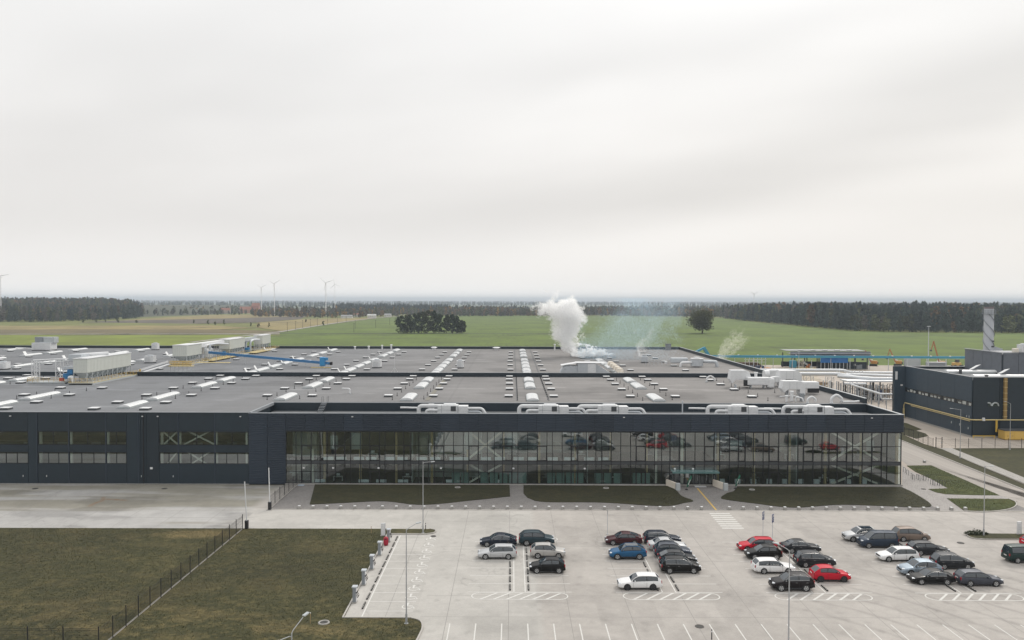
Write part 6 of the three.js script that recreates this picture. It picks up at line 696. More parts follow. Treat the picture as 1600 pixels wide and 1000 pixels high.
{ const R = rng(81), lg = [0, 1, 2].map((k) => { const g = new THREE.CylinderGeometry(0.26 + k * 0.04, 0.3 + k * 0.04, 4.4, 8); g.rotateX(Math.PI / 2); return join([g]); }), bark = [M(0.10, 0.065, 0.045, 1), M(0.075, 0.05, 0.036, 1), M(0.13, 0.085, 0.055, 1)];
  const t = thing('log_pile', 'dark brown pile of logs in the yard left of the teal machine', 'log pile', [109.5, 0, -366]); for (let r = 0; r < 5; r++) for (let i = 0; i < 26 - r * 2; i++) { const m = obj('log', lg[(i * 7 + r) % 3], bark[(i * 5 + r) % 3], t); m.position.set(-9 + i * 0.68 + r * 0.5 + R() * 0.1, 0.32 + r * 0.56 + R() * 0.1, (R() - 0.5) * 0.6); }
  const t2 = thing('timber_stack', 'pale stack of fresh sawn timber in front of the dark log pile', 'timber stack', [111.5, 0, -356]); const bd = bx(0.95, 0.3, 5); for (let r = 0; r < 4; r++) for (let i = 0; i < 10; i++) { const m = obj('bundle', bd, M(0.45 + 0.08 * hash(i, r), 0.27, 0.15, 0.9), t2); m.position.set(-4.6 + i * 1.02 + r * 0.05, r * 0.36, (R() - 0.5) * 0.4); }
  for (const [l, x, z, n, q] of [['brown stack of planks behind the silver pipe bridge, left', 96, -285, 12, 0], ['brown stack of planks behind the silver pipe bridge, right', 108, -283, 12, 1], ['brown timber stack beyond the low silver pipe', 122, -262, 8, 2]]) { const s = thing('timber_stack', l, 'timber stack', [x, 0, z]); const pb = bx(0.9, 0.42, 3.2); for (let r = 0; r < 5; r++) for (let i = 0; i < n; i++) { if (hash(i + q * 9, r) < 0.16) continue; const m = obj('bundle', pb, [MT.wood, M(0.26, 0.19, 0.14, 0.9), M(0.33, 0.25, 0.19, 0.9)][(i + r) % 3], s); m.position.set(-n / 2 + i, r * 0.5, 0); } } }
function excavator(label, x, z, turn, up) { const t = thing('excavator', label, 'excavator', [x, 0, z], turn); const col = M(0.42, 0.20, 0.05, 0.6); obj('track', [rb(3.6, 0.9, 0.6, 0, 0, 1.1, 0.35, 3)], MT.black, t); obj('track', [rb(3.6, 0.9, 0.6, 0, 0, -1.1, 0.35, 3)], MT.black, t); obj('house', [rb(2.8, 1.5, 2.4, -0.5, 1.1, 0, 0.2, 2)], col, t); const cb = obj('cab', [rb(1.3, 1.7, 1.1, 0.7, 1.3, 0.7, 0.12, 2)], MT.white, t); obj('window', [bx(1.0, 0.8, 1.12, 0.75, 2.0, 0.71)], carGlass, cb); obj('boom', [beam([0.9, 1.8, -0.3], [3.6, up, -0.3], 0.4, 0.5)], M(0.34, 0.13, 0.05, 0.6), t); obj('stick', [beam([3.5, up, -0.3], [4.6, up - 4.2, -0.3], 0.3, 0.35)], M(0.34, 0.13, 0.05, 0.6), t); obj('grapple', [rb(1.0, 0.9, 0.8, 4.7, up - 5.0, -0.3, 0.25)], MT.darkGrey, t); obj('counterweight', [rb(0.8, 1.1, 2.3, -1.9, 1.0, 0, 0.2)], MT.darkGrey, t); }
excavator('orange excavator with raised jib just right of the grey roofed shed', 176, -383, Math.PI * 0.9, 7.6); excavator('orange excavator with raised jib in the middle of three', 188, -383, Math.PI * 0.85, 8.2); excavator('orange excavator with the highest jib, nearest the dark side building', 208.5, -382, Math.PI * 0.95, 12.2);
{ const t = thing('wheel_loader', 'yellow machine beside the grey containers in the yard', 'loader', [211, 0, -373]); obj('body', [rb(3.6, 1.6, 2.2, 0, 1.0, 0, 0.2)], M(0.5, 0.32, 0.1, 0.6), t); obj('cab', rb(1.4, 1.5, 1.6, 0.3, 2.5, 0, 0.1), MT.darkGrey, t); for (const [x, z] of [[-1.2, 1.1], [1.2, 1.1], [-1.2, -1.1], [1.2, -1.1]]) { const g = new THREE.CylinderGeometry(0.75, 0.75, 0.5, 14); g.rotateX(Math.PI / 2); g.translate(x, 0.75, z); obj('wheel', g, MT.black, t); } obj('bucket', beam([1.8, 1.2, 0], [3.4, 0.5, 0], 2.2, 0.8), MT.darkGrey, t); }
for (const [l, x, z, w, h, m] of [['pale grey stacked containers right of the excavators', 193.5, -380, 7, 4.2, MT.paleGrey], ['grey container with light roof in the yard', 203, -376, 9, 2.4, MT.grey]]) { const t = thing('container', l, 'container', [x, 0, z]); obj('body', ribbedBox(w, h, 2.4, 0.5), m, t); obj('roof', bx(w + 0.1, 0.12, 2.5, 0, h, 0), MT.white, t); for (const dx of [-0.3, 0.3]) obj('door_bar', bx(0.05, h - 0.3, 0.05, w / 2 - 0.5 + dx, 0.1, 1.24), MT.galv, t); obj('foot', [bx(w, 0.12, 0.2, 0, -0.02, 1)], MT.darkGrey, t); }
{ const t = thing('yard_van', 'small white pick up truck beside the dark log pile', 'truck', [102.5, 0, -369], -0.2); obj('body', [rb(4.8, 0.9, 1.8, 0, 0.45, 0, 0.15, 2)], MT.white, t); obj('cab', [rb(1.9, 0.9, 1.6, 0.2, 1.2, 0, 0.2, 2)], MT.white, t); obj('window', [bx(1.5, 0.5, 1.64, 0.2, 1.45, 0)], carGlass, t); for (const [x, z] of [[-1.5, 0.8], [1.5, 0.8], [-1.5, -0.8], [1.5, -0.8]]) { const g = new THREE.CylinderGeometry(0.4, 0.4, 0.3, 12); g.rotateX(Math.PI / 2); g.translate(x, 0.4, z); obj('wheel', g, MT.black, t); } }
{ const t = thing('switchgear', 'dark blue cluster of steel frames and cabinets behind the right parapet', 'switchgear', [108.5, 0, -352]); for (let i = 0; i < 6; i++) { obj('cabinet', bx(1.1, 2.6, 1.2, -3.5 + i * 1.4, 0, (i % 2) * 1.2), M(0.06, 0.08, 0.13, 0.6), t); obj('frame_post', bx(0.16, 6.2, 0.16, -4.4 + i * 1.8, 0, 1.6), MT.galv, t); } obj('cross_bar', [bx(10, 0.14, 0.14, 0, 5.4, 1.6), bx(10, 0.14, 0.14, 0, 4.2, 1.6)], MT.galv, t); obj('insulator', [0, 1, 2, 3].map((i) => cyl(0.12, 0.8, -3 + i * 2, 4.4, 1.6, 8)), MT.cream, t); }
{ // silver pipe bridge
  const t = thing('pipe_bridge', 'silver insulated pipes running across the yard on lattice towers', 'pipe bridge', [0, 0, 0]); const s = M(0.60, 0.62, 0.64, 0.45, 0.2, { map: blotch });
  obj('pipe', tube([[70, 7.0, -264], [109.5, 7.0, -264], [112.5, 6.4, -258], [118, 6.3, -254]], 0.62, 12), s, t); obj('pipe', tube([[70, 7.9, -268], [113, 7.9, -268], [116, 7.0, -270], [142, 6.7, -270]], 0.5, 12), s, t); obj('pipe', tube([[108, 6.6, -260], [114, 6.6, -252], [122, 6.5, -252]], 0.6, 12), s, t);
  obj('platform', [bx(16, 0.4, 6, 114, 5.9, -251)], s, t); obj('pipe', tube([[102, 6.4, -236], [103.2, 5.5, -219.5], [109, 5.5, -218.8]], 0.28, 10), s, t); obj('pipe', tube([[103.2, 5.3, -219.6], [103.2, 4.1, -219.2], [109, 4.1, -218.8]], 0.22, 10), s, t); obj('pipe', tube([[104, 5.6, -246], [111, 5.5, -246]], 0.4, 10), s, t); obj('pipe', tube([[113, 6.6, -266], [128, 6.5, -262], [140, 6.4, -262]], 0.55, 12), s, t);
  for (const [x, z, w] of [[99.5, -263.5, 2.4], [106, -262, 2.0], [92, -265, 1.6]]) obj('tower', latticeTower(x, z, w, 6.3), MT.galv, t);
  const R = rng(15); for (let i = 0; i < 30; i++) { const x = 101.5 + i * 0.55, z = -256 + (i % 4) * 5.5; obj('column', [cyl(0.14 + 0.2 * R(), 5.4 + 0.6 * R(), x, 0, z, 10)], [MT.galv, MT.grey, MT.pole, MT.darkGrey][(i * 7) % 4], t); if (i % 2) obj('cross_beam', bx(1.9, 0.18, 0.18, x, 1.4 + 3 * R(), z), MT.grey, t); }
  for (let i = 0; i < 8; i++) obj('stub', cyl(0.18, 0.9, 110 + i * 1.3, 7.0, -266 - (i % 2), 8), MT.white, t);
  for (const [x, z] of [[103.1, -220.5], [104.8, -219.6], [102.5, -232]]) obj('leg', bx(0.16, 5.0, 0.16, x, 0, z), MT.galv, t); }
{ const t = thing('scaffold', 'tangle of steel frames with orange and blue parts behind the pipe bridge', 'steel frames', [114.5, 0, -252]); const R = rng(61); for (let i = 0; i < 5; i++) { obj('frame', latticeTower(-8 + i * 3.6, R() * 4, 1.5, 4 + R() * 2), MT.darkGrey, t); } obj('orange_post', [bx(0.6, 4.2, 0.6, 6.6, 0, 3)], M(0.30, 0.09, 0.06, 0.7), t); obj('blue_tank', [cyl(1.1, 3.2, 2.5, 0, 2, 14)], M(0.04, 0.06, 0.12, 0.6), t); for (let i = 0; i < 6; i++) obj('rail', bar([-9 + R() * 4, R() * 5, 2], [4 + R() * 5, R() * 5, 3], 0.07), MT.grey, t); }
{ const t = thing('lattice_mast', 'tall thin grey mast standing in the yard against the wood', 'mast', [196, 0, -370]); obj('pole', cyl(0.28, 20, 0, 0, 0, 8, 0.12), MT.galv, t); obj('head', [bx(1.6, 0.3, 0.5, 0, 19.6, 0)], MT.galv, t); const t2 = copy(t, 'thin white lamp mast rising in front of the grey roofed shed', [109.14,-298.14].flatMap((v, i) => i ? [0, -300] : [109.5])); t2.scale.set(0.6, 0.62, 0.6); }
// ---------- trees ----------
function treeGeo(seed, o) { // crown of leaf clumps in lumps, with a tapered trunk and limbs
  const R = rng(seed), P = [], Nn = [], lumps = [];
  const H = o.h, cr = o.r, y0 = o.base;
  for (let i = 0; i < o.lumps; i++) { const f = (i + 0.5) / o.lumps, y = lerp(y0, H, o.conifer ? f : Math.pow(f, 0.85)), w = o.conifer ? cr * (1.05 - f) : cr * Math.sqrt(Math.max(0.08, 1 - Math.pow((f - 0.42) / 0.62, 2))), a = R() * 6.28, d = w * (0.35 + 0.55 * R()); lumps.push([Math.cos(a) * d, y, Math.sin(a) * d, (o.conifer ? 0.5 : 0.42) * w + cr * 0.16]); }
  for (let i = 0; i < o.leaves; i++) { const L = lumps[Math.floor(R() * lumps.length)], a = R() * 6.28, c = R() * 2 - 1, r = L[3] * Math.pow(R(), 0.4), s = Math.sqrt(1 - c * c); const x = L[0] + r * s * Math.cos(a), y = L[1] + r * c * 0.8, z = L[2] + r * s * Math.sin(a);
    const n = new THREE.Vector3(R() - 0.5, R() - 0.2, R() - 0.5).normalize(), t = new THREE.Vector3(R() - 0.5, R() - 0.5, R() - 0.5).cross(n).normalize(), b = n.clone().cross(t), k = o.leaf * (0.6 + 0.8 * R()); const q = [[-1, -0.6], [1, -0.5], [0.1, 0.9]]; for (const [u, v] of q) { P.push(x + (t.x * u + b.x * v) * k, y + (t.y * u + b.y * v) * k, z + (t.z * u + b.z * v) * k); Nn.push(n.x, n.y, n.z); } }
  const crown = new THREE.BufferGeometry(); crown.setAttribute('position', new THREE.Float32BufferAttribute(P, 3)); crown.setAttribute('normal', new THREE.Float32BufferAttribute(Nn, 3)); crown.setAttribute('uv', new THREE.Float32BufferAttribute(new Float32Array(P.length / 3 * 2), 2));
  const tr = [cyl(o.trunk, H * 0.75, 0, 0, 0, 7, o.trunk * 0.3)]; for (let i = 0; i < (o.limbs || 5); i++) { const L = lumps[Math.floor(R() * lumps.length)]; tr.push(bar([0, Math.max(y0 * 0.8, L[1] * 0.6), 0], [L[0] * 0.9, L[1], L[2] * 0.9], o.trunk * 0.28, 5)); }
  return [crown, join(tr)];
}
const leafMat = (r, g, b) => new THREE.MeshPhysicalMaterial({ color: new THREE.Color(r, g, b), roughness: 1, transmission: 0.25, thickness: 0, side: THREE.DoubleSide, specularIntensity: 0.2 });
const barkM = M(0.07, 0.055, 0.045, 1);
function tree(label, x, z, seed, o, mat, group) { const t = thing('tree', label, 'tree', [x, -0.4, z]), [c, k] = treeGeo(seed, o); obj('crown', c, mat, t); obj('trunk', k, barkM, t); if (group) t.userData.group = group; return t; }
tree('lone broad crowned tree standing in the green field', 187.5, -775, 5, { h: 20.5, r: 11.8, base: 5.5, lumps: 44, leaves: 8000, leaf: 0.62, trunk: 0.75, limbs: 14 }, leafMat(0.075, 0.078, 0.034));
const grove = [[-108, -764, 16.5, 6.5, 'leftmost and lowest dark tree of the grove in the field'], [-101.5, -768, 17.5, 6, 'second dark tree from the left end of the field grove'], [-95, -764, 18.5, 6.5, 'third dark tree from the left end of the field grove'], [-88.5, -768, 20.5, 6, 'tall dark tree left of the middle of the field grove'], [-82.5, -765, 22, 6, 'tallest dark tree in the middle of the field grove'], [-76.5, -768, 21.5, 5.6, 'tall dark tree right of the tallest in the field grove'], [-71, -765, 18.5, 5, 'dark tree right of the tall ones, before the gap in the grove'], [-63.5, -766, 18, 4.2, 'dark tree just right of the gap in the field grove'], [-58, -767, 18.2, 4.2, 'second dark tree right of the gap in the field grove'], [-54, -765, 17, 3.6, 'third dark tree right of the gap in the field grove'], [-48.5, -766, 12.5, 3.8, 'small dark tree at the right end of the field grove']];
grove.forEach(([x, z, h, r, l], i) => tree(l, x, z, 30 + i, { h: h * 0.98, r: r * 0.86, base: 1.2, lumps: 22, leaves: 1500, leaf: 0.6, trunk: 0.4, limbs: 4 }, leafMat(...[[0.040, 0.056, 0.026], [0.052, 0.058, 0.026], [0.034, 0.050, 0.028]][i % 3])));
// woods: real trees in thousands, one stand per wood
const kinds = [
  treeGeo(201, { h: 21, r: 5.2, base: 3.0, lumps: 16, leaves: 210, leaf: 1.5, trunk: 0.3 }), treeGeo(202, { h: 18, r: 5.6, base: 2.0, lumps: 18, leaves: 230, leaf: 1.45, trunk: 0.3 }), treeGeo(203, { h: 24, r: 4.4, base: 5, lumps: 16, leaves: 200, leaf: 1.35, trunk: 0.3 }),
  treeGeo(204, { h: 25, r: 4.0, base: 3, lumps: 18, leaves: 230, leaf: 1.2, trunk: 0.3, conifer: 1 }), treeGeo(205, { h: 21, r: 3.6, base: 2.5, lumps: 16, leaves: 200, leaf: 1.15, trunk: 0.28, conifer: 1 }),
].map(([c, t]) => join([c, t]));
const woodMat = new THREE.MeshStandardMaterial({ color: 0xffffff, roughness: 1, side: THREE.DoubleSide });
const TONE = { pine: [0.036, 0.055, 0.042], spruce: [0.022, 0.038, 0.031], olive: [0.080, 0.088, 0.038], rust: [0.120, 0.076, 0.036], gold: [0.22, 0.135, 0.04], bare: [0.092, 0.082, 0.066] };
function wood(label, list, seed, name = 'forest') { // list: [x, y, z, scale, kind, tone]
  const by = {}; for (const e of list) (by[e[4]] ||= []).push(e); const R = rng(seed), M4 = new THREE.Matrix4(), Q = new THREE.Quaternion(), c = new THREE.Color();
  const root = new THREE.Group(); root.name = numbered(name); scene.add(root); root.userData = { kind: 'stuff', label };
  for (const [k, es] of Object.entries(by)) { const m = new THREE.InstancedMesh(kinds[k], woodMat, es.length); m.name = 'trees'; m.userData.kind = 'stuff'; es.forEach(([x, y, z, s, , tone], i) => { Q.setFromAxisAngle(new THREE.Vector3(0, 1, 0), R() * 6.28); const v = 0.75 + 0.95 * R(); M4.compose(new THREE.Vector3(x, y, z), Q, new THREE.Vector3(s * (0.9 + 0.25 * R()), s, s * (0.9 + 0.25 * R()))); m.setMatrixAt(i, M4); const t = TONE[tone]; m.setColorAt(i, c.setRGB(t[0] * v, t[1] * v, t[2] * v)); }); root.add(m); }
}
const pickTone = (R, w) => { let r = R(); for (const [t, p] of Object.entries(w)) { if ((r -= p) <= 0) return t; } return 'olive'; };
function stand(poly, step, seed, w, o = {}) { const R = rng(seed), xs = poly.map((p) => p[0]), zs = poly.map((p) => p[1]), L = []; for (let x = Math.min(...xs); x < Math.max(...xs); x += step) for (let z = Math.min(...zs); z < Math.max(...zs); z += step) { const px = x + (R() - 0.5) * step, pz = z + (R() - 0.5) * step; if (!inPoly(px, pz, poly)) continue; const patch = fbm(px * 0.006 + seed, pz * 0.006, 3), tone = patch > 0.54 && o.alt ? pickTone(R, o.alt) : pickTone(R, w), con = tone === 'pine' || tone === 'spruce'; L.push([px, (o.y ? o.y(px, pz) : 0) - 0.8, pz, (o.s || 1) * (0.58 + 0.62 * R()) * (0.82 + 0.5 * fbm(px * 0.02 + seed * 7, pz * 0.02, 3)), con ? 3 + Math.floor(R() * 2) : Math.floor(R() * 3), tone]); } return L; }
const mixA = { pine: 0.34, olive: 0.30, bare: 0.18, rust: 0.10, spruce: 0.08 }, mixP = { pine: 0.58, spruce: 0.3, olive: 0.1, rust: 0.02 }, mixV = { olive: 0.4, bare: 0.25, gold: 0.14, rust: 0.16, pine: 0.05 };
const hillY = (x, z) => 15 * smooth(-620, -1000, x) * smooth(-1250, -1800, z);
wood('broad mixed wood on the left rising to the horizon', [...stand([[-1092.66,-1033.38],[-857.78,-1054.63],[-726.01,-1115.81],[-657.21,-1122.32],[-634.11,-1218.28],[-629.33,-1329.64],[-769.4,-1642.66],[-988.76,-2026.7],[-1375.07,-2285.4],[-2230.3,-2110.02]], 11, 1, mixA, { alt: mixP, y: hillY, s: 0.72 })], 1);
wood('dense dark wood on the right behind the green field', [...stand([...[[407.83,-1529.1],[380.79,-1300.65],[377.84,-1133.07],[368.78,-852.06],[413.49,-819.73],[584.04,-797.62],[1015.47,-832.14]]].concat([[1500, -1250], [620, -1500], [420, -1560]]), 8.5, 2, { bare: 0.24, olive: 0.30, rust: 0.10, pine: 0.36 }, { alt: mixP, s: 0.9 }), ...stand([[419.44,-1473.76],[452.47,-1049.6],[708.91,-968.34],[1138.51,-1555.68],[916.34,-1878.35],[539.54,-1746.26]], 11, 9, mixP, { s: 0.92 })], 2);
wood('autumn tree belt beyond the green field in the middle', [...stand([[-200.15,-1619.16],[-103.52,-1591.05],[80.43,-1649],[138.82,-1707.52],[416.09,-1560.09],[496.55,-1862],[162.6,-2000.37],[-154.65,-1901.55]], 12, 3, mixV, { alt: mixA, s: 0.64 }), ...stand([[-151.65,-1864.7],[97.54,-2000.37],[512.09,-1908.62],[680.78,-2537.74],[198.72,-2445.06],[-181.56,-2232.39]], 20, 4, mixA, { s: 0.66 })], 3);
wood('village trees in yellow and brown before the dark plantation', stand([[-481.69,-1480.85],[-373.85,-1436.62],[-316.49,-1389.92],[-277.29,-1420.71],[-249.49,-1533.97],[-206.23,-1690.65],[-163.45,-1827.08],[-237.53,-1947.24],[-372.03,-1906.26],[-482.28,-1797.22],[-593.64,-1780.59]], 17, 5, mixV, { s: 0.6 }), 4);
wood('straight dark conifer plantation behind the village', stand([[-449.61,-1974.72],[-311.57,-1915.75],[-159.48,-2000.89],[-189.82,-2431.17],[-390.1,-2665.1],[-613.14,-2693.07]], 12, 6, { spruce: 0.6, pine: 0.4 }, { s: 0.72 }), 5);
wood('loose tree rows left of the village', [...stand([[-737.91,-1575.42],[-656.4,-1614.41],[-554.17,-1703.74],[-607.98,-1869.23],[-729.85,-1795.13],[-818.28,-1747.05]], 24, 7, mixA, { s: 0.55 }), ...stand([[-1046.51,-2075.89],[-673.37,-2070.3],[-468.85,-2059.23],[-558.45,-2452.85],[-834.99,-2567.36],[-1248.42,-2476.52]], 38, 8, mixV, { s: 0.6 })], 6);
wood('low bushes along the left field edges', [...[[-594.67,-1091.28],[-584.37,-1105.39],[-565,-1094],[-551.98,-1101.75],[-515.26,-1079.27],[-424.65,-1050.53],[-393.55,-1018.67],[-378.7,-1003.46],[-360.09,-983.82],[-316.02,-952.28],[-299.53,-929.94],[-279.59,-904.57],[-237.19,-988.56],[-298.22,-1138.77]]].map(([x, z], i) => [x, -0.6, z, 0.22 + 0.1 * hash(i, 5), i % 3, 'olive']), 7, 'bushes');
{ // distant woods in bands to the horizon, drawn as stands of larger clumps
  const L = [], R = rng(77); for (let i = 0; i < 9000; i++) { const d = 3000 + 9000 * Math.pow(R(), 1.4), x = (R() - 0.5) * d * 1.6, band = fbm(x * 0.0007 + 5, d * 0.0016, 3); if (band < 0.52) continue; L.push([x, -1, -d, 0.62 + 0.35 * R() + d * 0.00004, Math.floor(R() * 5), ['pine', 'spruce', 'olive', 'pine'][i % 4]]); }
  for (let x = -5200; x < 5200; x += 26) for (let k = 0; k < 3; k++) L.push([x + R() * 26, -1, -6600 - k * 60 - 500 * fbm(x * 0.0012, 4, 3), 0.75 + 0.5 * fbm(x * 0.002, 9, 3), 3 + k % 2, 'pine']);
  for (let x = -9000; x < 9000; x += 40) for (let k = 0; k < 3; k++) L.push([x + R() * 40, -1, -11500 - k * 90, 0.95 + 0.7 * fbm(x * 0.001, 2, 3), 3 + k % 2, 'pine']);
  wood('far blue woods in bands along the horizon', L, 8); }
struct('hill', (() => { const W = 44, D = 26, g = new THREE.PlaneGeometry(1900, 1700, W, D); g.rotateX(-Math.PI / 2); g.translate(-1500, 0, -1950); const p = g.attributes.position; for (let i = 0; i < p.count; i++) p.setY(i, hillY(p.getX(i), p.getZ(i)) - 1.2); g.computeVertexNormals(); return g; })(), M(0.05, 0.055, 0.03, 1), 'gentle rise under the left wood');
// a few bushes by the works
for (const [l, x, z, h, r] of [['single dark green bush beyond the long roof on the left', -175, -352, 5.5, 2.2], ['small dark bush beyond the roof right of the dust filters', -112, -392, 3.4, 1.2], ['small slim bush beyond the roof at the left skylights', -95, -345, 5.2, 1.2], ['dark bush at the rear corner beyond the right parapet', 66, -335, 6, 1.8]]) tree(l, x, z, Math.round(h * 10), { h, r, base: 0.2, lumps: 14, leaves: 500, leaf: 0.35, trunk: 0.12, limbs: 3 }, leafMat(0.04, 0.05, 0.022));
// ---------- wind turbines, houses, poles ----------
function turbine(label, x, z, hub, r, a0, s = 1) { const t = thing('wind_turbine', label, 'wind turbine', [x, -1, z]); const wm = M(0.85, 0.85, 0.87, 0.6); obj('tower', cyl(1.7 * s, hub, 0, 0, 0, 14, 0.9 * s), wm, t); obj('nacelle', rb(3 * s, 3 * s, 8 * s, 0, hub - 1, -2, 1), wm, t); obj('hub', (() => { const g = new THREE.SphereGeometry(2.2 * s, 12, 8); g.translate(0, hub + 1, 4.4 * s); return g; })(), wm, t); for (let k = 0; k < 3; k++) { const sh = new THREE.Shape(); sh.moveTo(-0.7, 0); sh.lineTo(-1.7, r * 0.2); sh.lineTo(-0.5, r); sh.lineTo(0.2, r); sh.lineTo(1.0, r * 0.15); sh.lineTo(0.7, 0); const g = new THREE.ExtrudeGeometry(sh, { depth: 0.5, bevelEnabled: true, bevelSize: 0.2, bevelThickness: 0.2, bevelSegments: 1 }); const b = obj('blade', g, wm, t); b.scale.x = s * 0.75; b.position.set(0, hub + 1, 4.4 * s); b.rotation.z = a0 + k * 2.0944; } }
turbine('wind turbine cut by the left edge of the view', -844, -1300, 70, 16, 0.7, 0.45); turbine('farther of the two wind turbines left of the village', -525, -1650, 58, 11.5, 1.0, 0.4); turbine('nearer of the two wind turbines left of the village', -498, -1650, 66, 14, 1.05, 0.45); turbine('nearest wind turbine above the village', -390, -1650, 68, 16, 0.85, 0.52); turbine('faint wind turbine just right of the nearest one', -387, -1720, 66, 13, 0.2, 0.36); turbine('far wind turbine above the right wood', 507, -1650, 47, 10, 1.0, 0.4);
function house(label, x, z, w, d, h, roofH, wm, rm, turn = 0, nwin = 3) { const t = thing('house', label, 'house', [x, -0.6, z], turn); obj('wall', bx(w, h, d), wm, t); const s = new THREE.Shape(); s.moveTo(-d / 2 - 0.4, 0); s.lineTo(0, roofH); s.lineTo(d / 2 + 0.4, 0); s.closePath(); const g = new THREE.ExtrudeGeometry(s, { depth: w + 0.8, bevelEnabled: false }); g.rotateY(Math.PI / 2); g.translate(-w / 2 - 0.4, h, 0); obj('roof', g, rm, t); for (let i = 0; i < nwin; i++) { const f = obj('window', bx(1.4, 1.5, 0.1, -w / 2 + w * (i + 0.5) / nwin, h * 0.4, d / 2 + 0.03), MT.cream, t); obj('pane', bx(1.1, 1.2, 0.06, -w / 2 + w * (i + 0.5) / nwin, h * 0.4 + 0.15, d / 2 + 0.09), carGlass, f); } obj('chimney', bx(0.9, 1.8, 0.9, w * 0.2, h + roofH - 0.7, 0), MT.grey, t); }
const wl = M(0.62, 0.61, 0.58, 0.9), rg = M(0.30, 0.30, 0.30, 0.8), rr = M(0.28, 0.12, 0.08, 0.8);
house('pale farm building at the end of the country road', -250.73,-1407.84, 15, 8, 5.0, 2.6, wl, M(0.5, 0.5, 0.48, 0.8), 0.1, 4); house('small pale building right of the farm at the road end', -242.15,-1534.89, 13, 7, 4.0, 2.4, wl, rg, 0, 3); house('low pale barn before the village trees', -296.5,-1413.14, 20, 8, 3.4, 2.6, wl, rg, 0, 3); house('small pale house half hidden behind the barn', -303.05,-1527.28, 11, 8, 4.2, 2.8, wl, rr, 0, 2); house('red roofed house left of the village', -649.97,-1921.48, 26, 14, 9, 7, M(0.42, 0.24, 0.18, 0.9), rr, 0.3, 4); house('tall red brick house left of the village', -642.29,-1974.72, 18, 14, 17, 8, M(0.38, 0.17, 0.13, 0.9), rr, 0, 3); house('reddish low house at the far left of the village', -697.19,-1913.84, 22, 12, 7, 6, M(0.45, 0.36, 0.3, 0.9), rr, 0.2, 3);
{ const src = thing('utility_pole', 'thin dark utility pole in the field along the country road', 'utility pole', [0, -0.5, 0], 0, 'utility poles beside the country road'); obj('pole', cyl(0.2, 9.5, 0, 0, 0, 6, 0.14), M(0.07, 0.06, 0.05, 0.9), src); obj('crossarm', [bx(2.0, 0.14, 0.14, 0, 8.8, 0)], M(0.07, 0.06, 0.05, 0.9), src); [[-227.13,-795.51],[-233.35,-848.77],[-237.98,-894.73],[-240.6,-939.08],[-241.8,-977.94],[-242.9,-1037],[-242.25,-1091.05],[-240.99,-1144.1],[-157.86,-1016.25],[-157.1,-781.92],[-156.77,-904.94],[-175.86,-882.51]].map((p) => p).sort((a, b) => b[1] - a[1]).forEach(([x, z], i) => { const l = `thin dark utility pole by the country road, ${ORD[i]} nearest of twelve`; if (!i) { src.position.set(x, -0.5, z); src.userData.label = l; } else copy(src, l, [x, -0.5, z], 0.3); }); }
// ---------- steam and smoke: very many tiny droplets ----------
const dropGeo = new THREE.BufferGeometry(); dropGeo.setAttribute('position', new THREE.Float32BufferAttribute([0, 1, 0, -0.87, -0.5, 0, 0.87, -0.5, 0], 3)); dropGeo.computeVertexNormals();
function puffCloud(name, label, mat, n, sampler, size, seed) { const R = rng(seed), m = new THREE.InstancedMesh(dropGeo, mat, n), M4 = new THREE.Matrix4(), Q = new THREE.Quaternion(); let k = 0, guard = 0; while (k < n && guard++ < n * 60) { const p = sampler(R); if (!p) continue; const s = size * (0.6 + 0.8 * R()); Q.set(R(), R(), R(), R()).normalize(); M4.compose(new THREE.Vector3(...p), Q, new THREE.Vector3(s, s, s)); m.setMatrixAt(k++, M4); } m.count = k; m.name = numbered(name); scene.add(m); stuff(m, label); }
const noise3 = (x, y, z) => 0.5 * (fbm(x + z * 0.37, y - z * 0.21, 4) + fbm(z * 0.9 + 40 + y * 0.3, x * 0.8 - y * 0.7 + 13, 4));
const steamMat = new THREE.MeshPhysicalMaterial({ color: new THREE.Color(0.985, 0.985, 0.985), roughness: 1, specularIntensity: 0, transmission: 0.8, thickness: 0, side: THREE.DoubleSide });
// the main cloud leans to the left as it rises from the exhaust hoods
puffCloud('steam', 'thick white steam cloud rising from the exhaust hoods on the roof', steamMat, 120000, (R) => {
  const y = 22 * Math.pow(R(), 0.62), f = y / 19, cx = lerp(21.8, 16.6, Math.pow(clamp(f), 0.75)), w = lerp(2.9, 9.4, Math.pow(clamp(f), 0.95)), a = R() * 6.28, q = Math.pow(R(), 0.5) * 1.3, x = cx + Math.cos(a) * q * w * (Math.cos(a) > 0 ? 0.95 : 1.1) + (fbm(y * 0.45 + 3, 8.5, 3) - 0.5) * 3.2 * f, z = -270 + Math.sin(a) * q * w * 0.7;
  const nn = noise3(x * 0.22, y * 0.20, z * 0.24) + 0.9 * (noise3(x * 0.42 + 5, y * 0.42, z * 0.42) - 0.5) + 0.45 * (noise3(x * 1.7, y * 1.7, z * 1.7) - 0.5), edge = q * q * 0.33 + 0.22 + 0.5 * smooth(15.5, 20, y + 4 * (fbm(x * 0.25, 7, 3) - 0.5)) + 0.1 * smooth(2, 0, y); return R() < Math.pow(smooth(edge - 0.12, edge + 0.20, nn), 1.7) ? [x, ROOF + 0.8 + y, z] : null; }, 0.10, 91);
puffCloud('steam', 'low rolling steam along the roof at the foot of the cloud', steamMat, 12000, (R) => { const f = R(), x = lerp(20, 33, f), h = lerp(5.0, 2.2, f), y = R() * h, z = -264 + (R() - 0.5) * 8, n = noise3(x * 0.35, y * 0.4, z * 0.35) + 0.3 * (noise3(x * 1.2, y * 1.2, z) - 0.5), e = 0.42 + 0.16 * (y / h) + 0.12 * f; return R() < smooth(e - 0.05, e + 0.1, n) ? [x, ROOF + 0.6 + y, z] : null; }, 0.14, 92);
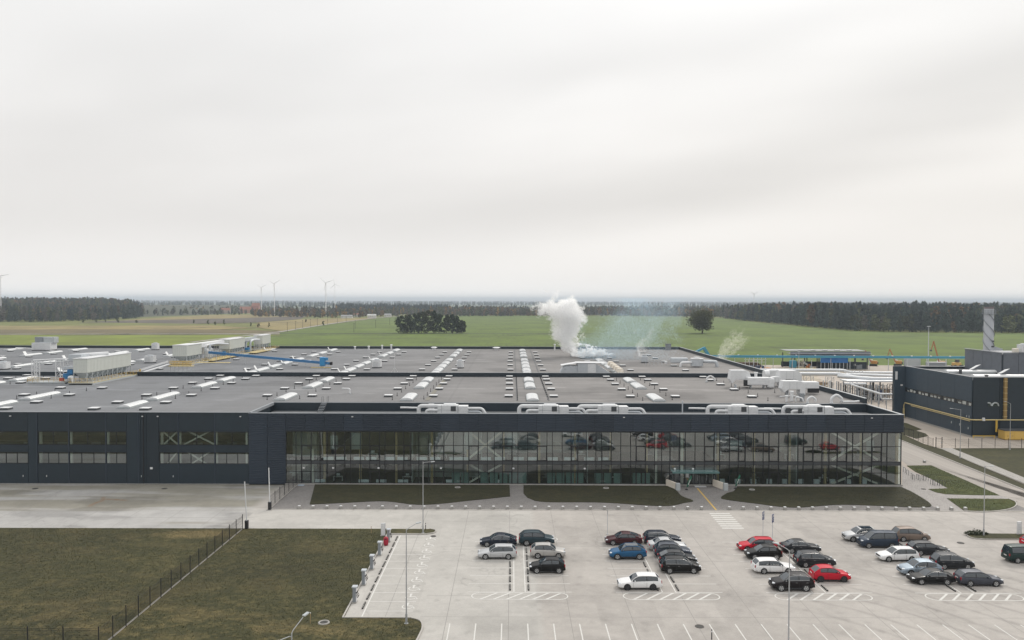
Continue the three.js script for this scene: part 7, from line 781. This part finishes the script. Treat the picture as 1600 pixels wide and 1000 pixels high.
const hazeMat = new THREE.MeshPhysicalMaterial({ color: new THREE.Color(0.66, 0.84, 0.97), roughness: 1, specularIntensity: 0, transmission: 0.5, thickness: 0, side: THREE.DoubleSide });
puffCloud('smoke', 'thin blue haze of smoke drifting right of the steam cloud', hazeMat, 170000, (R) => { const x = lerp(22, 57, Math.pow(R(), 1.25)), y = R() * 20, z = -262 + (R() - 0.5) * 22, d = Math.abs((x - 35) / 20 - (y - 9) * 0.03), n = noise3(x * 0.11, y * 0.13, z * 0.11) + 0.45 * (noise3(x * 0.4, y * 0.4, z * 0.4) - 0.5), e = 0.36 + 0.2 * d + 0.12 * smooth(13, 20, y); return R() < smooth(e - 0.06, e + 0.14, n) ? [x, ROOF + y, z] : null; }, 0.042, 93);
puffCloud('smoke', 'small white wisps of vapour over the roof fan', steamMat, 2600, (R) => { const y = R() * 9, x = 40.5 + y * 0.15 + (R() - 0.5) * (1.2 + y * 0.9), z = -246 + (R() - 0.5) * 4, n = noise3(x * 0.5, y * 0.4, z * 0.5) + 0.3 * (noise3(x * 1.5, y * 1.5, z) - 0.5), e = 0.47 + 0.014 * y; return R() < smooth(e - 0.04, e + 0.12, n) ? [x, ROOF + 1.5 + y, z] : null; }, 0.06, 94);
puffCloud('smoke', 'small pale vapour plume beyond the right parapet', new THREE.MeshPhysicalMaterial({ color: new THREE.Color(0.95, 0.945, 0.88), roughness: 1, specularIntensity: 0, transmission: 0.7, thickness: 0, side: THREE.DoubleSide }), 9000, (R) => { const f = R(), y = 6 + f * 15 + (R() - 0.5) * 5 * f, x = 92.5 + f * 11 + (R() - 0.5) * (5 + 12 * f), z = -345 + (R() - 0.5) * 6, n = noise3(x * 0.2 + 31, y * 0.22 + 7, z * 0.2) + 0.35 * (noise3(x * 0.8, y * 0.8, z * 0.8) - 0.5), e = 0.44 + 0.14 * f; return R() < smooth(e - 0.05, e + 0.16, n) ? [x, y, z] : null; }, 0.07, 95);
scene.traverse((o) => { if (o.isMesh) { o.castShadow = true; o.receiveShadow = true; } });
renderer.render(scene, camera);
